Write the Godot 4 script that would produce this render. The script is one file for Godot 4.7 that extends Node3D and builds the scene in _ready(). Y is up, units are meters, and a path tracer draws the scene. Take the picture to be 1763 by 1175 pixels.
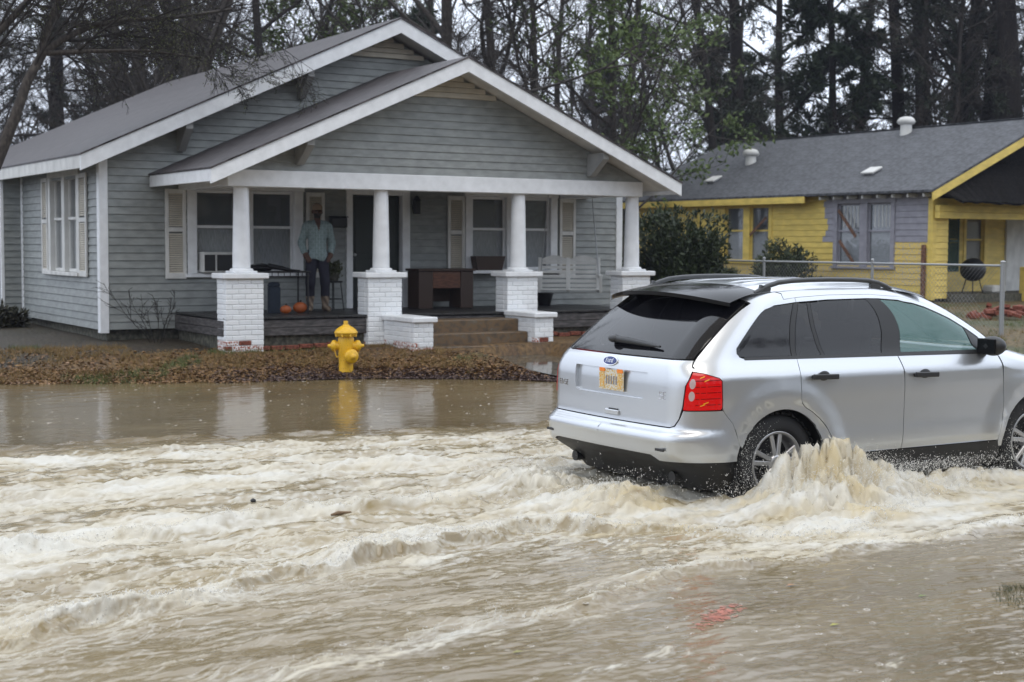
extends Node3D
# A flooded street: silver SUV ploughing through muddy water in front of a grey bungalow; y up, metres, water level at y = 0.

var org := {}
var taken := {}
var M := {}
var tex := {}
var rng := RandomNumberGenerator.new()
var n_a := FastNoiseLite.new()
var n_b := FastNoiseLite.new()
var n_c := FastNoiseLite.new()
var n_d := FastNoiseLite.new()
var n_cell := FastNoiseLite.new()

# ------------------------------------------------------------------ mesh builder
class MB:
	var v := PackedVector3Array()
	var n := PackedVector3Array()
	var c := PackedColorArray()
	var ix := PackedInt32Array()
	var col := Color(1, 1, 1)

	func vert(p: Vector3, nn: Vector3) -> int:
		v.append(p); n.append(nn); c.append(col)
		return v.size() - 1

	func tri(a: Vector3, b: Vector3, d: Vector3) -> void:
		var nn := (b - a).cross(d - a).normalized()
		var k := v.size()
		v.append(a); v.append(b); v.append(d)
		n.append(nn); n.append(nn); n.append(nn)
		c.append(col); c.append(col); c.append(col)
		ix.append(k); ix.append(k + 2); ix.append(k + 1)

	func quad(a: Vector3, b: Vector3, d: Vector3, e: Vector3) -> void:
		var nn := (d - a).cross(e - b).normalized()
		var k := v.size()
		v.append(a); v.append(b); v.append(d); v.append(e)
		for i in 4:
			n.append(nn); c.append(col)
		ix.append(k); ix.append(k + 2); ix.append(k + 1)
		ix.append(k); ix.append(k + 3); ix.append(k + 2)

	func box(p: Vector3, q: Vector3) -> void:
		var a := Vector3(minf(p.x, q.x), minf(p.y, q.y), minf(p.z, q.z))
		var b := Vector3(maxf(p.x, q.x), maxf(p.y, q.y), maxf(p.z, q.z))
		quad(Vector3(a.x, a.y, b.z), Vector3(b.x, a.y, b.z), Vector3(b.x, b.y, b.z), Vector3(a.x, b.y, b.z))
		quad(Vector3(b.x, a.y, a.z), Vector3(a.x, a.y, a.z), Vector3(a.x, b.y, a.z), Vector3(b.x, b.y, a.z))
		quad(Vector3(b.x, a.y, b.z), Vector3(b.x, a.y, a.z), Vector3(b.x, b.y, a.z), Vector3(b.x, b.y, b.z))
		quad(Vector3(a.x, a.y, a.z), Vector3(a.x, a.y, b.z), Vector3(a.x, b.y, b.z), Vector3(a.x, b.y, a.z))
		quad(Vector3(a.x, b.y, b.z), Vector3(b.x, b.y, b.z), Vector3(b.x, b.y, a.z), Vector3(a.x, b.y, a.z))
		quad(Vector3(a.x, a.y, a.z), Vector3(b.x, a.y, a.z), Vector3(b.x, a.y, b.z), Vector3(a.x, a.y, b.z))

	# box with chamfered edges (44 triangles), in its own axes: o centre, hx/hy/hz half vectors
	func cbox(o: Vector3, hx: Vector3, hy: Vector3, hz: Vector3, r: float) -> void:
		var L := [hx.length(), hy.length(), hz.length()]
		var A := [hx / L[0], hy / L[1], hz / L[2]]
		var rr: float = minf(r, 0.45 * minf(L[0], minf(L[1], L[2])))
		for ax in 3:
			var b1 := (ax + 1) % 3
			var b2 := (ax + 2) % 3
			for s in [-1.0, 1.0]:
				var pc: Vector3 = o + A[ax] * L[ax] * s
				var e1: Vector3 = A[b1] * (L[b1] - rr)
				var e2: Vector3 = A[b2] * (L[b2] - rr)
				if s > 0:
					quad(pc - e1 - e2, pc + e1 - e2, pc + e1 + e2, pc - e1 + e2)
				else:
					quad(pc - e1 - e2, pc - e1 + e2, pc + e1 + e2, pc + e1 - e2)
				for t in [-1.0, 1.0]:
					# edge between face (ax, s) and face (b1, t)
					var f0: Vector3 = o + A[ax] * L[ax] * s + A[b1] * (L[b1] - rr) * t
					var f1: Vector3 = o + A[ax] * (L[ax] - rr) * s + A[b1] * L[b1] * t
					var ez: Vector3 = A[b2] * (L[b2] - rr)
					if s * t > 0:
						quad(f0 - ez, f1 - ez, f1 + ez, f0 + ez)
					else:
						quad(f1 - ez, f0 - ez, f0 + ez, f1 + ez)
		for sx in [-1.0, 1.0]:
			for sy in [-1.0, 1.0]:
				for sz in [-1.0, 1.0]:
					var pa: Vector3 = o + A[0] * L[0] * sx + A[1] * (L[1] - rr) * sy + A[2] * (L[2] - rr) * sz
					var pb: Vector3 = o + A[0] * (L[0] - rr) * sx + A[1] * L[1] * sy + A[2] * (L[2] - rr) * sz
					var pd: Vector3 = o + A[0] * (L[0] - rr) * sx + A[1] * (L[1] - rr) * sy + A[2] * L[2] * sz
					if sx * sy * sz > 0:
						tri(pa, pb, pd)
					else:
						tri(pa, pd, pb)

	func bx(p: Vector3, q: Vector3, r := 0.006) -> void:
		var h := (q - p).abs() * 0.5
		cbox((p + q) * 0.5, Vector3(h.x, 0, 0), Vector3(0, h.y, 0), Vector3(0, 0, h.z), r)

	# bar from p to q with a rectangular section
	func bar(p: Vector3, q: Vector3, wd: float, ht: float, up := Vector3.UP, r := 0.004) -> void:
		var d := q - p
		var x := d.cross(up).normalized()
		var y := x.cross(d).normalized()
		cbox((p + q) * 0.5, d * 0.5, y * ht * 0.5, x * wd * 0.5, r)

	func tube(pts: PackedVector3Array, rad: PackedFloat32Array, sides := 6, caps := true) -> void:
		var m := pts.size()
		if m < 2:
			return
		var k0 := v.size()
		var t := (pts[1] - pts[0]).normalized()
		var x := t.cross(Vector3(0.31, 0.87, 0.38)).normalized()
		if x.length() < 0.1:
			x = t.cross(Vector3.RIGHT).normalized()
		for i in m:
			if i > 0 and i < m - 1:
				t = (pts[i + 1] - pts[i - 1]).normalized()
			elif i == m - 1:
				t = (pts[i] - pts[i - 1]).normalized()
			x = (x - t * x.dot(t)).normalized()
			var y := t.cross(x)
			for j in sides:
				var a := TAU * j / sides
				var dd := x * cos(a) + y * sin(a)
				v.append(pts[i] + dd * rad[i]); n.append(dd); c.append(col)
		for i in m - 1:
			for j in sides:
				var a := k0 + i * sides + j
				var b := k0 + i * sides + (j + 1) % sides
				ix.append(a); ix.append(a + sides); ix.append(b)
				ix.append(b); ix.append(a + sides); ix.append(b + sides)
		if caps:
			for e in 2:
				var i := 0 if e == 0 else m - 1
				var nn := (pts[0] - pts[1]).normalized() if e == 0 else (pts[m - 1] - pts[m - 2]).normalized()
				var kc := v.size()
				v.append(pts[i]); n.append(nn); c.append(col)
				for j in sides:
					v.append(v[k0 + i * sides + j]); n.append(nn); c.append(col)
				for j in sides:
					var a := kc + 1 + j
					var b := kc + 1 + (j + 1) % sides
					if e == 0:
						ix.append(kc); ix.append(a); ix.append(b)
					else:
						ix.append(kc); ix.append(b); ix.append(a)

	func rod(p: Vector3, q: Vector3, r: float, sides := 8) -> void:
		tube(PackedVector3Array([p, q]), PackedFloat32Array([r, r]), sides)

	# surface of revolution; prof holds Vector2(radius, height) along axis from o; smooth unless the profile doubles a point
	func lathe(o: Vector3, axis: Vector3, prof: Array, seg := 24, sq := 0.0) -> void:
		var y := axis.normalized()
		var x := y.cross(Vector3(0.2, 0.3, 0.93)).normalized()
		if absf(y.y) > 0.99:
			x = Vector3.RIGHT
		var z := x.cross(y)
		var m := prof.size()
		var k0 := v.size()
		for i in m:
			var pa: Vector2 = prof[maxi(i - 1, 0)]
			var pb: Vector2 = prof[mini(i + 1, m - 1)]
			if pa == prof[i]: pa = prof[i]
			var p: Vector2 = prof[i]
			if i > 0 and prof[i - 1] == p: pa = p
			if i < m - 1 and prof[i + 1] == p: pb = p
			var tg := (pb - pa).normalized()
			var nr := Vector2(tg.y, -tg.x)
			for j in seg + 1:
				var a := TAU * j / seg
				var d := x * cos(a) + z * sin(a)
				v.append(o + d * p.x + y * p.y)
				n.append((d * nr.x + y * nr.y).normalized()); c.append(col)
		for i in m - 1:
			for j in seg:
				var a := k0 + i * (seg + 1) + j
				var b := a + seg + 1
				ix.append(a); ix.append(a + 1); ix.append(b)
				ix.append(a + 1); ix.append(b + 1); ix.append(b)

	func ellipsoid(o: Vector3, r: Vector3, seg := 10, rings := 6, bump := 0.0, sd := 0) -> void:
		var k0 := v.size()
		for i in rings + 1:
			var th := PI * i / rings
			for j in seg + 1:
				var ph := TAU * j / seg
				var d := Vector3(sin(th) * cos(ph), cos(th), sin(th) * sin(ph))
				var k := 1.0
				if bump > 0.0:
					k += bump * (sin(d.x * 5.1 + sd) * sin(d.y * 4.3 + sd * 2.0) + 0.5 * sin(d.z * 7.7 + sd * 3.0))
				v.append(o + d * r * k); n.append((d / r).normalized()); c.append(col)
		for i in rings:
			for j in seg:
				var a := k0 + i * (seg + 1) + j
				var b := a + seg + 1
				ix.append(a); ix.append(b); ix.append(a + 1)
				ix.append(a + 1); ix.append(b); ix.append(b + 1)

	# prism: polygon (3-D points, counter-clockwise seen from the front) pushed back by d
	func prism(poly: PackedVector3Array, d: Vector3) -> void:
		var m := poly.size()
		for i in range(1, m - 1):
			tri(poly[0], poly[i], poly[i + 1])
			tri(poly[0] + d, poly[i + 1] + d, poly[i] + d)
		for i in m:
			var j := (i + 1) % m
			quad(poly[i], poly[i] + d, poly[j] + d, poly[j])

	func mesh(off := Vector3.ZERO, colored := false) -> ArrayMesh:
		var arr := []
		arr.resize(Mesh.ARRAY_MAX)
		if off != Vector3.ZERO:
			for i in v.size():
				v[i] -= off
		arr[Mesh.ARRAY_VERTEX] = v
		arr[Mesh.ARRAY_NORMAL] = n
		if colored:
			arr[Mesh.ARRAY_COLOR] = c
		arr[Mesh.ARRAY_INDEX] = ix
		var am := ArrayMesh.new()
		am.add_surface_from_arrays(Mesh.PRIMITIVE_TRIANGLES, arr)
		return am

# ------------------------------------------------------------------ node helpers
func numbered(called: String) -> String:
	if not taken.has(called):
		taken[called] = 0
		return called
	taken[called] += 1
	return "%s_%03d" % [called, taken[called]]

func tag(o: Node, label: String, category: String, group := "", kind := "") -> Node:
	if label: o.set_meta("label", label)
	if category: o.set_meta("category", category)
	if group: o.set_meta("group", group)
	if kind: o.set_meta("kind", kind)
	return o

func origin_of(p: Node) -> Vector3:
	return org[p] if org.has(p) else Vector3.ZERO

func base(called: String, at: Vector3, label: String, category: String, group := "") -> Node3D:
	var o := Node3D.new()
	o.name = numbered(called)
	add_child(o)
	o.position = at
	org[o] = at
	tag(o, label, category, group)
	return o

# a part that is itself a Node3D with sub-parts
func sub(called: String, parent: Node3D, at: Vector3) -> Node3D:
	var o := Node3D.new()
	o.name = called
	parent.add_child(o, true)
	o.position = at - origin_of(parent)
	org[o] = at
	return o

func obj(called: String, mb: MB, m: Material, parent: Node = self, colored := false) -> MeshInstance3D:
	var o := MeshInstance3D.new()
	var top := parent == self
	o.name = numbered(called) if top else called
	o.mesh = mb.mesh(origin_of(parent), colored)
	o.mesh.surface_set_material(0, m)
	o.cast_shadow = GeometryInstance3D.SHADOW_CASTING_SETTING_ON
	parent.add_child(o, true)
	org[o] = origin_of(parent)
	return o

# a shared mesh placed as a part
func put(called: String, mesh: Mesh, xf: Transform3D, m: Material, parent: Node) -> MeshInstance3D:
	var o := MeshInstance3D.new()
	o.name = called
	o.mesh = mesh
	o.material_override = m
	parent.add_child(o, true)
	o.transform = Transform3D(xf.basis, xf.origin - origin_of(parent))
	return o

func struct(called: String, mb: MB, m: Material, colored := false) -> MeshInstance3D:
	var o := obj(called, mb, m, self, colored)
	o.set_meta("kind", "structure")
	return o

# ------------------------------------------------------------------ materials
func grey_noise(key: String, freq: float, lo: float, hi: float, oct := 4, size := 512, type := FastNoiseLite.TYPE_SIMPLEX_SMOOTH, sd := 1) -> NoiseTexture2D:
	if tex.has(key):
		return tex[key]
	var f := FastNoiseLite.new()
	f.noise_type = type
	f.seed = sd
	f.frequency = freq
	f.fractal_octaves = oct
	var t := NoiseTexture2D.new()
	t.width = size; t.height = size
	t.seamless = true
	t.noise = f
	var g := Gradient.new()
	g.offsets = PackedFloat32Array([0.0, 1.0])
	g.colors = PackedColorArray([Color(lo, lo, lo), Color(hi, hi, hi)])
	t.color_ramp = g
	tex[key] = t
	return t

func ramp_noise(key: String, freq: float, offs: Array, cols: Array, oct := 4, size := 512, sd := 1, type := FastNoiseLite.TYPE_SIMPLEX_SMOOTH) -> NoiseTexture2D:
	if tex.has(key):
		return tex[key]
	var f := FastNoiseLite.new()
	f.noise_type = type
	f.seed = sd
	f.frequency = freq
	f.fractal_octaves = oct
	var t := NoiseTexture2D.new()
	t.width = size; t.height = size
	t.seamless = true
	t.noise = f
	var g := Gradient.new()
	g.offsets = PackedFloat32Array(offs)
	var cc := PackedColorArray()
	for k in cols: cc.append((k as Color).linear_to_srgb())
	g.colors = cc
	t.color_ramp = g
	tex[key] = t
	return t

# c is a linear base colour
func mat(key: String, c: Color, rough := 0.8, metal := 0.0) -> StandardMaterial3D:
	var m := StandardMaterial3D.new()
	m.resource_name = key
	m.albedo_color = c.linear_to_srgb()
	m.roughness = rough
	m.metallic = metal
	M[key] = m
	return m

func textured(m: StandardMaterial3D, t: Texture2D, scale: Vector3, world := true) -> StandardMaterial3D:
	m.albedo_texture = t
	m.uv1_triplanar = true
	m.uv1_world_triplanar = world
	m.uv1_scale = scale
	return m

func relief(m: StandardMaterial3D, t: Texture2D, cm: float) -> StandardMaterial3D:
	m.heightmap_enabled = true
	m.heightmap_texture = t
	m.heightmap_scale = cm
	return m

func make_materials() -> void:
	var soft := grey_noise("soft", 0.012, 0.92, 1.0)
	var fine := grey_noise("fine", 0.06, 0.92, 1.0, 3)
	var blot := grey_noise("blot", 0.02, 0.45, 1.1, 5)
	textured(mat("siding", Color(0.270, 0.288, 0.282), 0.5), grey_noise("weather", 0.012, 0.84, 1.04, 4, 512, FastNoiseLite.TYPE_SIMPLEX_SMOOTH, 5), Vector3(0.5, 1.3, 0.5))
	textured(mat("siding_b", Color(0.256, 0.275, 0.270), 0.5), tex["weather"], Vector3(0.43, 1.1, 0.43))
	textured(mat("siding_c", Color(0.282, 0.299, 0.292), 0.5), tex["weather"], Vector3(0.6, 1.5, 0.6))
	textured(mat("white", Color(0.83, 0.85, 0.875), 0.45), soft, Vector3(0.7, 0.7, 0.7))
	textured(mat("white_old", Color(0.66, 0.66, 0.64), 0.6), grey_noise("old", 0.007, 0.88, 1.03, 4), Vector3(0.9, 0.5, 0.9))
	textured(mat("cream", Color(0.56, 0.52, 0.44), 0.7), tex["old"], Vector3(0.8, 0.6, 0.8))
	textured(mat("brick_white", Color(0.85, 0.875, 0.90), 0.6), fine, Vector3(2, 2, 2))
	textured(mat("brick_white_b", Color(0.81, 0.835, 0.86), 0.6), fine, Vector3(1.7, 2.3, 1.7))
	textured(mat("brick_white_c", Color(0.87, 0.89, 0.91), 0.6), fine, Vector3(2.4, 1.8, 2.4))
	var chip := ramp_noise("chip", 0.03, [0.0, 0.46, 0.5, 0.62, 1.0], [Color(0.30, 0.085, 0.05), Color(0.33, 0.10, 0.06), Color(0.72, 0.72, 0.72), Color(0.78, 0.78, 0.79), Color(0.78, 0.78, 0.79)], 4, 512, 7)
	textured(mat("brick_chipped", Color(1, 1, 1), 0.7), chip, Vector3(1.6, 1.6, 1.6))
	textured(mat("brick_red", Color(0.30, 0.085, 0.05), 0.85), blot, Vector3(2, 2, 2))
	textured(mat("mortar", Color(0.74, 0.76, 0.78), 0.85), fine, Vector3(3, 3, 3))
	textured(mat("foundation", Color(0.13, 0.125, 0.095), 0.85), blot, Vector3(0.9, 0.9, 0.9))
	textured(mat("concrete", Color(0.27, 0.25, 0.215), 0.42), blot, Vector3(0.7, 0.7, 0.7))
	var rust := ramp_noise("rust", 0.012, [0.0, 0.35, 0.55, 0.75, 1.0], [Color(0.06, 0.045, 0.03), Color(0.09, 0.065, 0.042), Color(0.15, 0.09, 0.042), Color(0.11, 0.085, 0.058), Color(0.19, 0.165, 0.125)], 5, 512, 3)
	textured(mat("step", Color(1, 1, 1), 0.5), rust, Vector3(0.8, 0.8, 0.8))
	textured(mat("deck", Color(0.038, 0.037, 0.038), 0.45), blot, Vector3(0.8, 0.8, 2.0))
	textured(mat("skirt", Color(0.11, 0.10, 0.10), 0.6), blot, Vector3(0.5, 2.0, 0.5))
	var shingle := grey_noise("shingle", 0.03, 0.40, 1.25, 6, 512, FastNoiseLite.TYPE_VALUE, 9)
	textured(mat("shingle", Color(0.098, 0.088, 0.092), 0.5), grey_noise("roof_streak", 0.03, 0.25, 1.35, 6, 512, FastNoiseLite.TYPE_SIMPLEX_SMOOTH, 19), Vector3(0.22, 0.22, 1.1))
	relief(M["shingle"], shingle, 0.6)
	M["shingle"].metallic_specular = 0.32
	textured(mat("shingle_y", Color(0.092, 0.096, 0.108), 0.7), shingle, Vector3(0.9, 0.9, 0.9))
	relief(M["shingle_y"], shingle, 0.6)
	textured(mat("burnt", Color(0.017, 0.016, 0.016), 0.9), blot, Vector3(1.1, 1.1, 1.1))
	M["burnt"].metallic_specular = 0.15
	textured(mat("yellow_paint", Color(0.76, 0.57, 0.14), 0.55), tex["old"], Vector3(0.5, 1.2, 0.5))
	textured(mat("yellow_paint_b", Color(0.72, 0.54, 0.13), 0.55), tex["old"], Vector3(0.43, 1.0, 0.43))
	textured(mat("yellow_worn", Color(1, 1, 1), 0.6), ramp_noise("worn", 0.035, [0.0, 0.58, 0.64, 1.0], [Color(0.71, 0.51, 0.11), Color(0.69, 0.50, 0.11), Color(0.36, 0.35, 0.37), Color(0.40, 0.39, 0.42)], 4, 512, 12), Vector3(0.7, 1.6, 0.7))
	textured(mat("lavender", Color(0.31, 0.305, 0.35), 0.7), tex["old"], Vector3(0.7, 1.2, 0.7))
	textured(mat("plank", Color(0.26, 0.13, 0.08), 0.75), blot, Vector3(1, 1, 1))
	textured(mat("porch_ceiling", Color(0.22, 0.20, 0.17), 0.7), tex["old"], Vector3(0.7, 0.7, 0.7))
	textured(mat("trim_grey", Color(0.30, 0.305, 0.30), 0.6), tex["old"], Vector3(0.7, 0.7, 0.7))
	mat("green_paint", Color(0.035, 0.075, 0.055), 0.6)
	mat("dark_wood", Color(0.045, 0.025, 0.017), 0.5)
	textured(mat("red_wood", Color(0.16, 0.062, 0.032), 0.42), grey_noise("wood", 0.02, 0.6, 1.05, 4), Vector3(0.6, 4.0, 0.6))
	mat("black", Color(0.012, 0.012, 0.013), 0.5)
	mat("black_gloss", Color(0.010, 0.010, 0.011), 0.10)
	M["black_gloss"].metallic_specular = 0.25
	mat("interior", Color(0.30, 0.29, 0.27), 0.9)
	mat("car_interior", Color(0.03, 0.03, 0.032), 0.9)
	textured(mat("curtain", Color(0.58, 0.61, 0.65), 0.9), grey_noise("cloth", 0.03, 0.75, 1.02, 2), Vector3(5.0, 0.4, 5.0))
	var g := mat("glass", Color(0.25, 0.28, 0.30), 0.03)
	g.transparency = BaseMaterial3D.TRANSPARENCY_ALPHA
	g.albedo_color.a = 0.18
	var tg := mat("tinted_glass", Color(0.006, 0.006, 0.008), 0.04)
	tg.transparency = BaseMaterial3D.TRANSPARENCY_ALPHA
	tg.albedo_color.a = 0.90
	var cg := mat("clear_glass", Color(0.16, 0.34, 0.33), 0.04)
	cg.transparency = BaseMaterial3D.TRANSPARENCY_ALPHA
	cg.albedo_color.a = 0.45
	var cp := mat("car_paint", Color(0.56, 0.58, 0.605), 0.30, 0.80)
	cp.clearcoat_enabled = true
	cp.clearcoat = 1.0
	cp.clearcoat_roughness = 0.05
	mat("rubber", Color(0.014, 0.014, 0.015), 0.75)
	mat("alloy", Color(0.52, 0.52, 0.53), 0.32, 0.8)
	mat("chrome", Color(0.75, 0.75, 0.77), 0.08, 1.0)
	mat("plastic_black", Color(0.016, 0.016, 0.017), 0.45)
	mat("rail_grey", Color(0.05, 0.052, 0.055), 0.4)
	var rl := mat("lens_red", Color(0.33, 0.003, 0.004), 0.12)
	rl.emission_enabled = true
	rl.emission = Color(0.75, 0.005, 0.006)
	rl.emission_energy_multiplier = 0.50
	mat("lens_clear", Color(0.50, 0.36, 0.36), 0.1)
	mat("lens_rib", Color(0.20, 0.002, 0.003), 0.15)
	mat("lens_lit", Color(0.8, 0.35, 0.02), 0.2)
	mat("emblem_blue", Color(0.012, 0.03, 0.16), 0.12)
	textured(mat("hydrant", Color(1, 1, 1), 0.38), ramp_noise("hydrant_paint", 0.03, [0.0, 0.5, 0.74, 0.79, 1.0], [Color(0.62, 0.35, 0.014), Color(0.74, 0.43, 0.018), Color(0.74, 0.44, 0.02), Color(0.30, 0.12, 0.02), Color(0.16, 0.06, 0.02)], 5, 512, 41), Vector3(2.2, 2.2, 2.2), false)
	textured(mat("bark", Color(0.080, 0.068, 0.060), 0.95), blot, Vector3(1.5, 0.6, 1.5), false)
	textured(mat("bark_dark", Color(0.038, 0.032, 0.029), 0.95), blot, Vector3(1.5, 0.6, 1.5), false)
	textured(mat("bark_pine", Color(0.022, 0.016, 0.014), 0.95), blot, Vector3(1.5, 0.5, 1.5), false)
	mat("galvanised", Color(0.33, 0.34, 0.35), 0.45, 0.5)
	for l in [["leaf", Color(1, 1, 1), 0.55], ["needle", Color(1, 1, 1), 0.6]]:
		var lm := mat(l[0], l[1], l[2])
		lm.vertex_color_use_as_albedo = true
		lm.backlight_enabled = true
		lm.backlight = Color(0.10, 0.13, 0.05)
	var gm := mat("ground", Color(1, 1, 1), 0.72)
	gm.vertex_color_use_as_albedo = true
	textured(gm, grey_noise("earth", 0.03, 0.45, 1.15, 5, 512, FastNoiseLite.TYPE_SIMPLEX_SMOOTH, 21), Vector3(0.7, 0.7, 0.7))
	relief(gm, tex["earth"], 3.0)
	var vc := mat("painted", Color(1, 1, 1), 0.85)
	vc.vertex_color_use_as_albedo = true
	var wm := mat("mud_water", Color(1, 1, 1), 0.14)
	wm.vertex_color_use_as_albedo = true
	var fm := mat("froth", Color(1, 1, 1), 0.5)
	fm.vertex_color_use_as_albedo = true
	mat("asphalt", Color(0.05, 0.048, 0.045), 0.8)
	mat("drop", Color(0.66, 0.65, 0.62), 0.35)
	mat("drop_mud", Color(0.50, 0.46, 0.40), 0.2)
	mat("drop_tan", Color(0.70, 0.67, 0.58), 0.5)
	mat("pumpkin", Color(0.33, 0.075, 0.012), 0.5)
	mat("skin", Color(0.12, 0.06, 0.04), 0.6)
	mat("cap_tan", Color(0.27, 0.20, 0.14), 0.9)
	mat("driftwood", Color(0.17, 0.11, 0.06), 0.7)
	mat("paint_orange", Color(0.40, 0.125, 0.075), 0.4)
	mat("blue_cloth", Color(0.010, 0.018, 0.032), 0.8)

# ------------------------------------------------------------------ ground and water
func lut(pts: Array, x: float) -> float:
	var m := pts.size()
	if x <= pts[0].x: return pts[0].y
	for i in range(1, m):
		if x <= pts[i].x:
			var a: Vector2 = pts[i - 1]
			var b: Vector2 = pts[i]
			return lerpf(a.y, b.y, (x - a.x) / (b.x - a.x))
	return pts[m - 1].y

func cubic(pts: Array, x: float) -> float:
	# Hermite interpolation through (x, y) points
	var m := pts.size()
	if x <= pts[0].x: return pts[0].y
	if x >= pts[m - 1].x: return pts[m - 1].y
	var i := 1
	while pts[i].x < x: i += 1
	var a: Vector2 = pts[i - 1]
	var b: Vector2 = pts[i]
	var h := b.x - a.x
	var s := (b.y - a.y) / h
	var s0 := s
	var s1 := s
	if i > 1:
		var sl: float = (a.y - pts[i - 2].y) / (a.x - pts[i - 2].x)
		s0 = 0.0 if sl * s <= 0.0 else 2.0 * sl * s / (sl + s)
	if i < m - 1:
		var sr: float = (pts[i + 1].y - b.y) / (pts[i + 1].x - b.x)
		s1 = 0.0 if sr * s <= 0.0 else 2.0 * sr * s / (sr + s)
	var t := (x - a.x) / h
	var t2 := t * t
	var t3 := t2 * t
	return a.y * (2 * t3 - 3 * t2 + 1) + h * s0 * (t3 - 2 * t2 + t) + b.y * (3 * t2 - 2 * t3) + h * s1 * (t3 - t2)

var EDGE := [Vector2(-30, -21.5), Vector2(0, -20.4), Vector2(4.3, -19.6), Vector2(6.0, -18.7), Vector2(7.2, -18.3), Vector2(8.5, -18.1), Vector2(9.5, -17.5), Vector2(10.6, -16.6), Vector2(12.5, -15.6), Vector2(16, -14.4), Vector2(22, -13.6), Vector2(60, -13.0)]

func ground_y(x: float, z: float) -> float:
	var e := lut(EDGE, x) + 0.22 * n_a.get_noise_2d(x * 60.0, 3.0)
	var d := e - z
	var y := 0.0
	if d < 0.0:
		y = maxf(d * 0.10, -0.16)
	else:
		y = 0.16 * d if d < 1.5 else 0.24 + 0.05 * (d - 1.5)
		y = minf(y, 0.30 + 0.012 * maxf(d - 2.0, 0.0))
		y = minf(y, 0.55)
	y += 0.022 * n_a.get_noise_2d(x * 55.0, z * 55.0) * clampf(d + 1.0, 0.2, 1.0)
	var wkx := 11.55 - 0.03 * (z + 19.0)
	if absf(x - wkx) < 0.85 and z > -19.0 and z < -14.0:
		y = lerpf(minf(y, 0.15 - 0.042 * (z + 19.05) - 0.03), y, smoothstep(0.62, 0.85, absf(x - wkx)))
	if z > -3.2:
		y = maxf(y, -0.16 + 0.14 * (z + 3.2))
	return y

func ground_color(x: float, z: float) -> Color:
	var e := lut(EDGE, x)
	var d := e - z
	var k := n_b.get_noise_2d(x * 30.0, z * 30.0)
	var k2 := n_a.get_noise_2d(x * 140.0 + 9.0, z * 140.0)
	var straw := Color(0.215, 0.125, 0.040)
	var litter := Color(0.095, 0.052, 0.026)
	var green := Color(0.075, 0.085, 0.022)
	var dark := Color(0.040, 0.035, 0.022)
	var c := straw.lerp(litter, clampf(0.45 + 1.6 * k2, 0.0, 1.0) * 0.75)
	if d < 0.55:
		c = c.lerp(Color(0.060, 0.037, 0.028), clampf(1.0 - (d + 0.1) / 0.6, 0.0, 1.0) * smoothstep(6.0, 8.0, x))
	c = c.lerp(green, smoothstep(0.2, 0.5, k) * 0.45)
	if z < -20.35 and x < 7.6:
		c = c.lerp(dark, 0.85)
	if x > 16.0:
		c = c.lerp(Color(0.14, 0.115, 0.04), 0.55 * clampf((x - 16.0) / 3.0, 0.0, 1.0))
		c = c.lerp(green, smoothstep(-0.1, 0.35, k) * 0.8)
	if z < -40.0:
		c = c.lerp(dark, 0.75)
	return c

func axis_lines(stops: Array) -> PackedFloat32Array:
	# stops: [from, to, step] runs laid end to end
	var out := PackedFloat32Array()
	for s in stops:
		var n := maxi(1, int(round((s[1] - s[0]) / s[2])))
		for i in n:
			out.append(lerpf(s[0], s[1], float(i) / n))
	out.append(stops[-1][1])
	return out

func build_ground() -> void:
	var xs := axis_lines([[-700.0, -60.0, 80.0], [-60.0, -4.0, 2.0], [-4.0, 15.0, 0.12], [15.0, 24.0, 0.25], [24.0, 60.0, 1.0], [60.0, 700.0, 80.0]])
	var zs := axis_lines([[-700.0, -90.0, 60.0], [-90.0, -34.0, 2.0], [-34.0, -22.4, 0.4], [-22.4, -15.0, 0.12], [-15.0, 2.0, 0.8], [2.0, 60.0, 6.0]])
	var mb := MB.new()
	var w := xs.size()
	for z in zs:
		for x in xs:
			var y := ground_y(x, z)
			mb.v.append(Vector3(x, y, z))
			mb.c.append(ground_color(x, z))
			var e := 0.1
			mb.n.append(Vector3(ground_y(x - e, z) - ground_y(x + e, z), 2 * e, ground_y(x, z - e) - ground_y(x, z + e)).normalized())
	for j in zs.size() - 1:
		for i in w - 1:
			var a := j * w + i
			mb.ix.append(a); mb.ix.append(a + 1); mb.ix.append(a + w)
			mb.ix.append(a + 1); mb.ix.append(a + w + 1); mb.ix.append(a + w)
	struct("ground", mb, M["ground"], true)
	var rd := MB.new()
	rd.box(Vector3(-300, -0.30, -13.2), Vector3(300, -0.13, -3.4))
	struct("road", rd, M["asphalt"])

var FAR := [Vector2(-30, -17.5), Vector2(-2, -14.4), Vector2(2.97, -13.55), Vector2(4.5, -13.2), Vector2(6.05, -12.9), Vector2(8.22, -12.6), Vector2(10, -12.0), Vector2(11.4, -10.6)]
var INN := [Vector2(-30, -1.0), Vector2(-1, -6.1), Vector2(1.47, -6.78), Vector2(2.32, -7.1), Vector2(3.1, -7.33), Vector2(3.74, -7.65), Vector2(4.29, -7.82), Vector2(5.0, -7.88), Vector2(5.6, -7.5), Vector2(6.1, -6.95), Vector2(6.7, -6.78), Vector2(7.3, -7.1), Vector2(8.1, -7.5), Vector2(9.2, -7.9), Vector2(11.0, -8.1)]
var OUT := [Vector2(-30, 4.0), Vector2(0.5, -5.2), Vector2(2.18, -5.77), Vector2(3.62, -6.03), Vector2(4.1, -6.02), Vector2(5.07, -6.44), Vector2(6.04, -6.35), Vector2(6.86, -6.34), Vector2(7.83, -6.43), Vector2(9.0, -6.7), Vector2(11.0, -7.4)]
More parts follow.
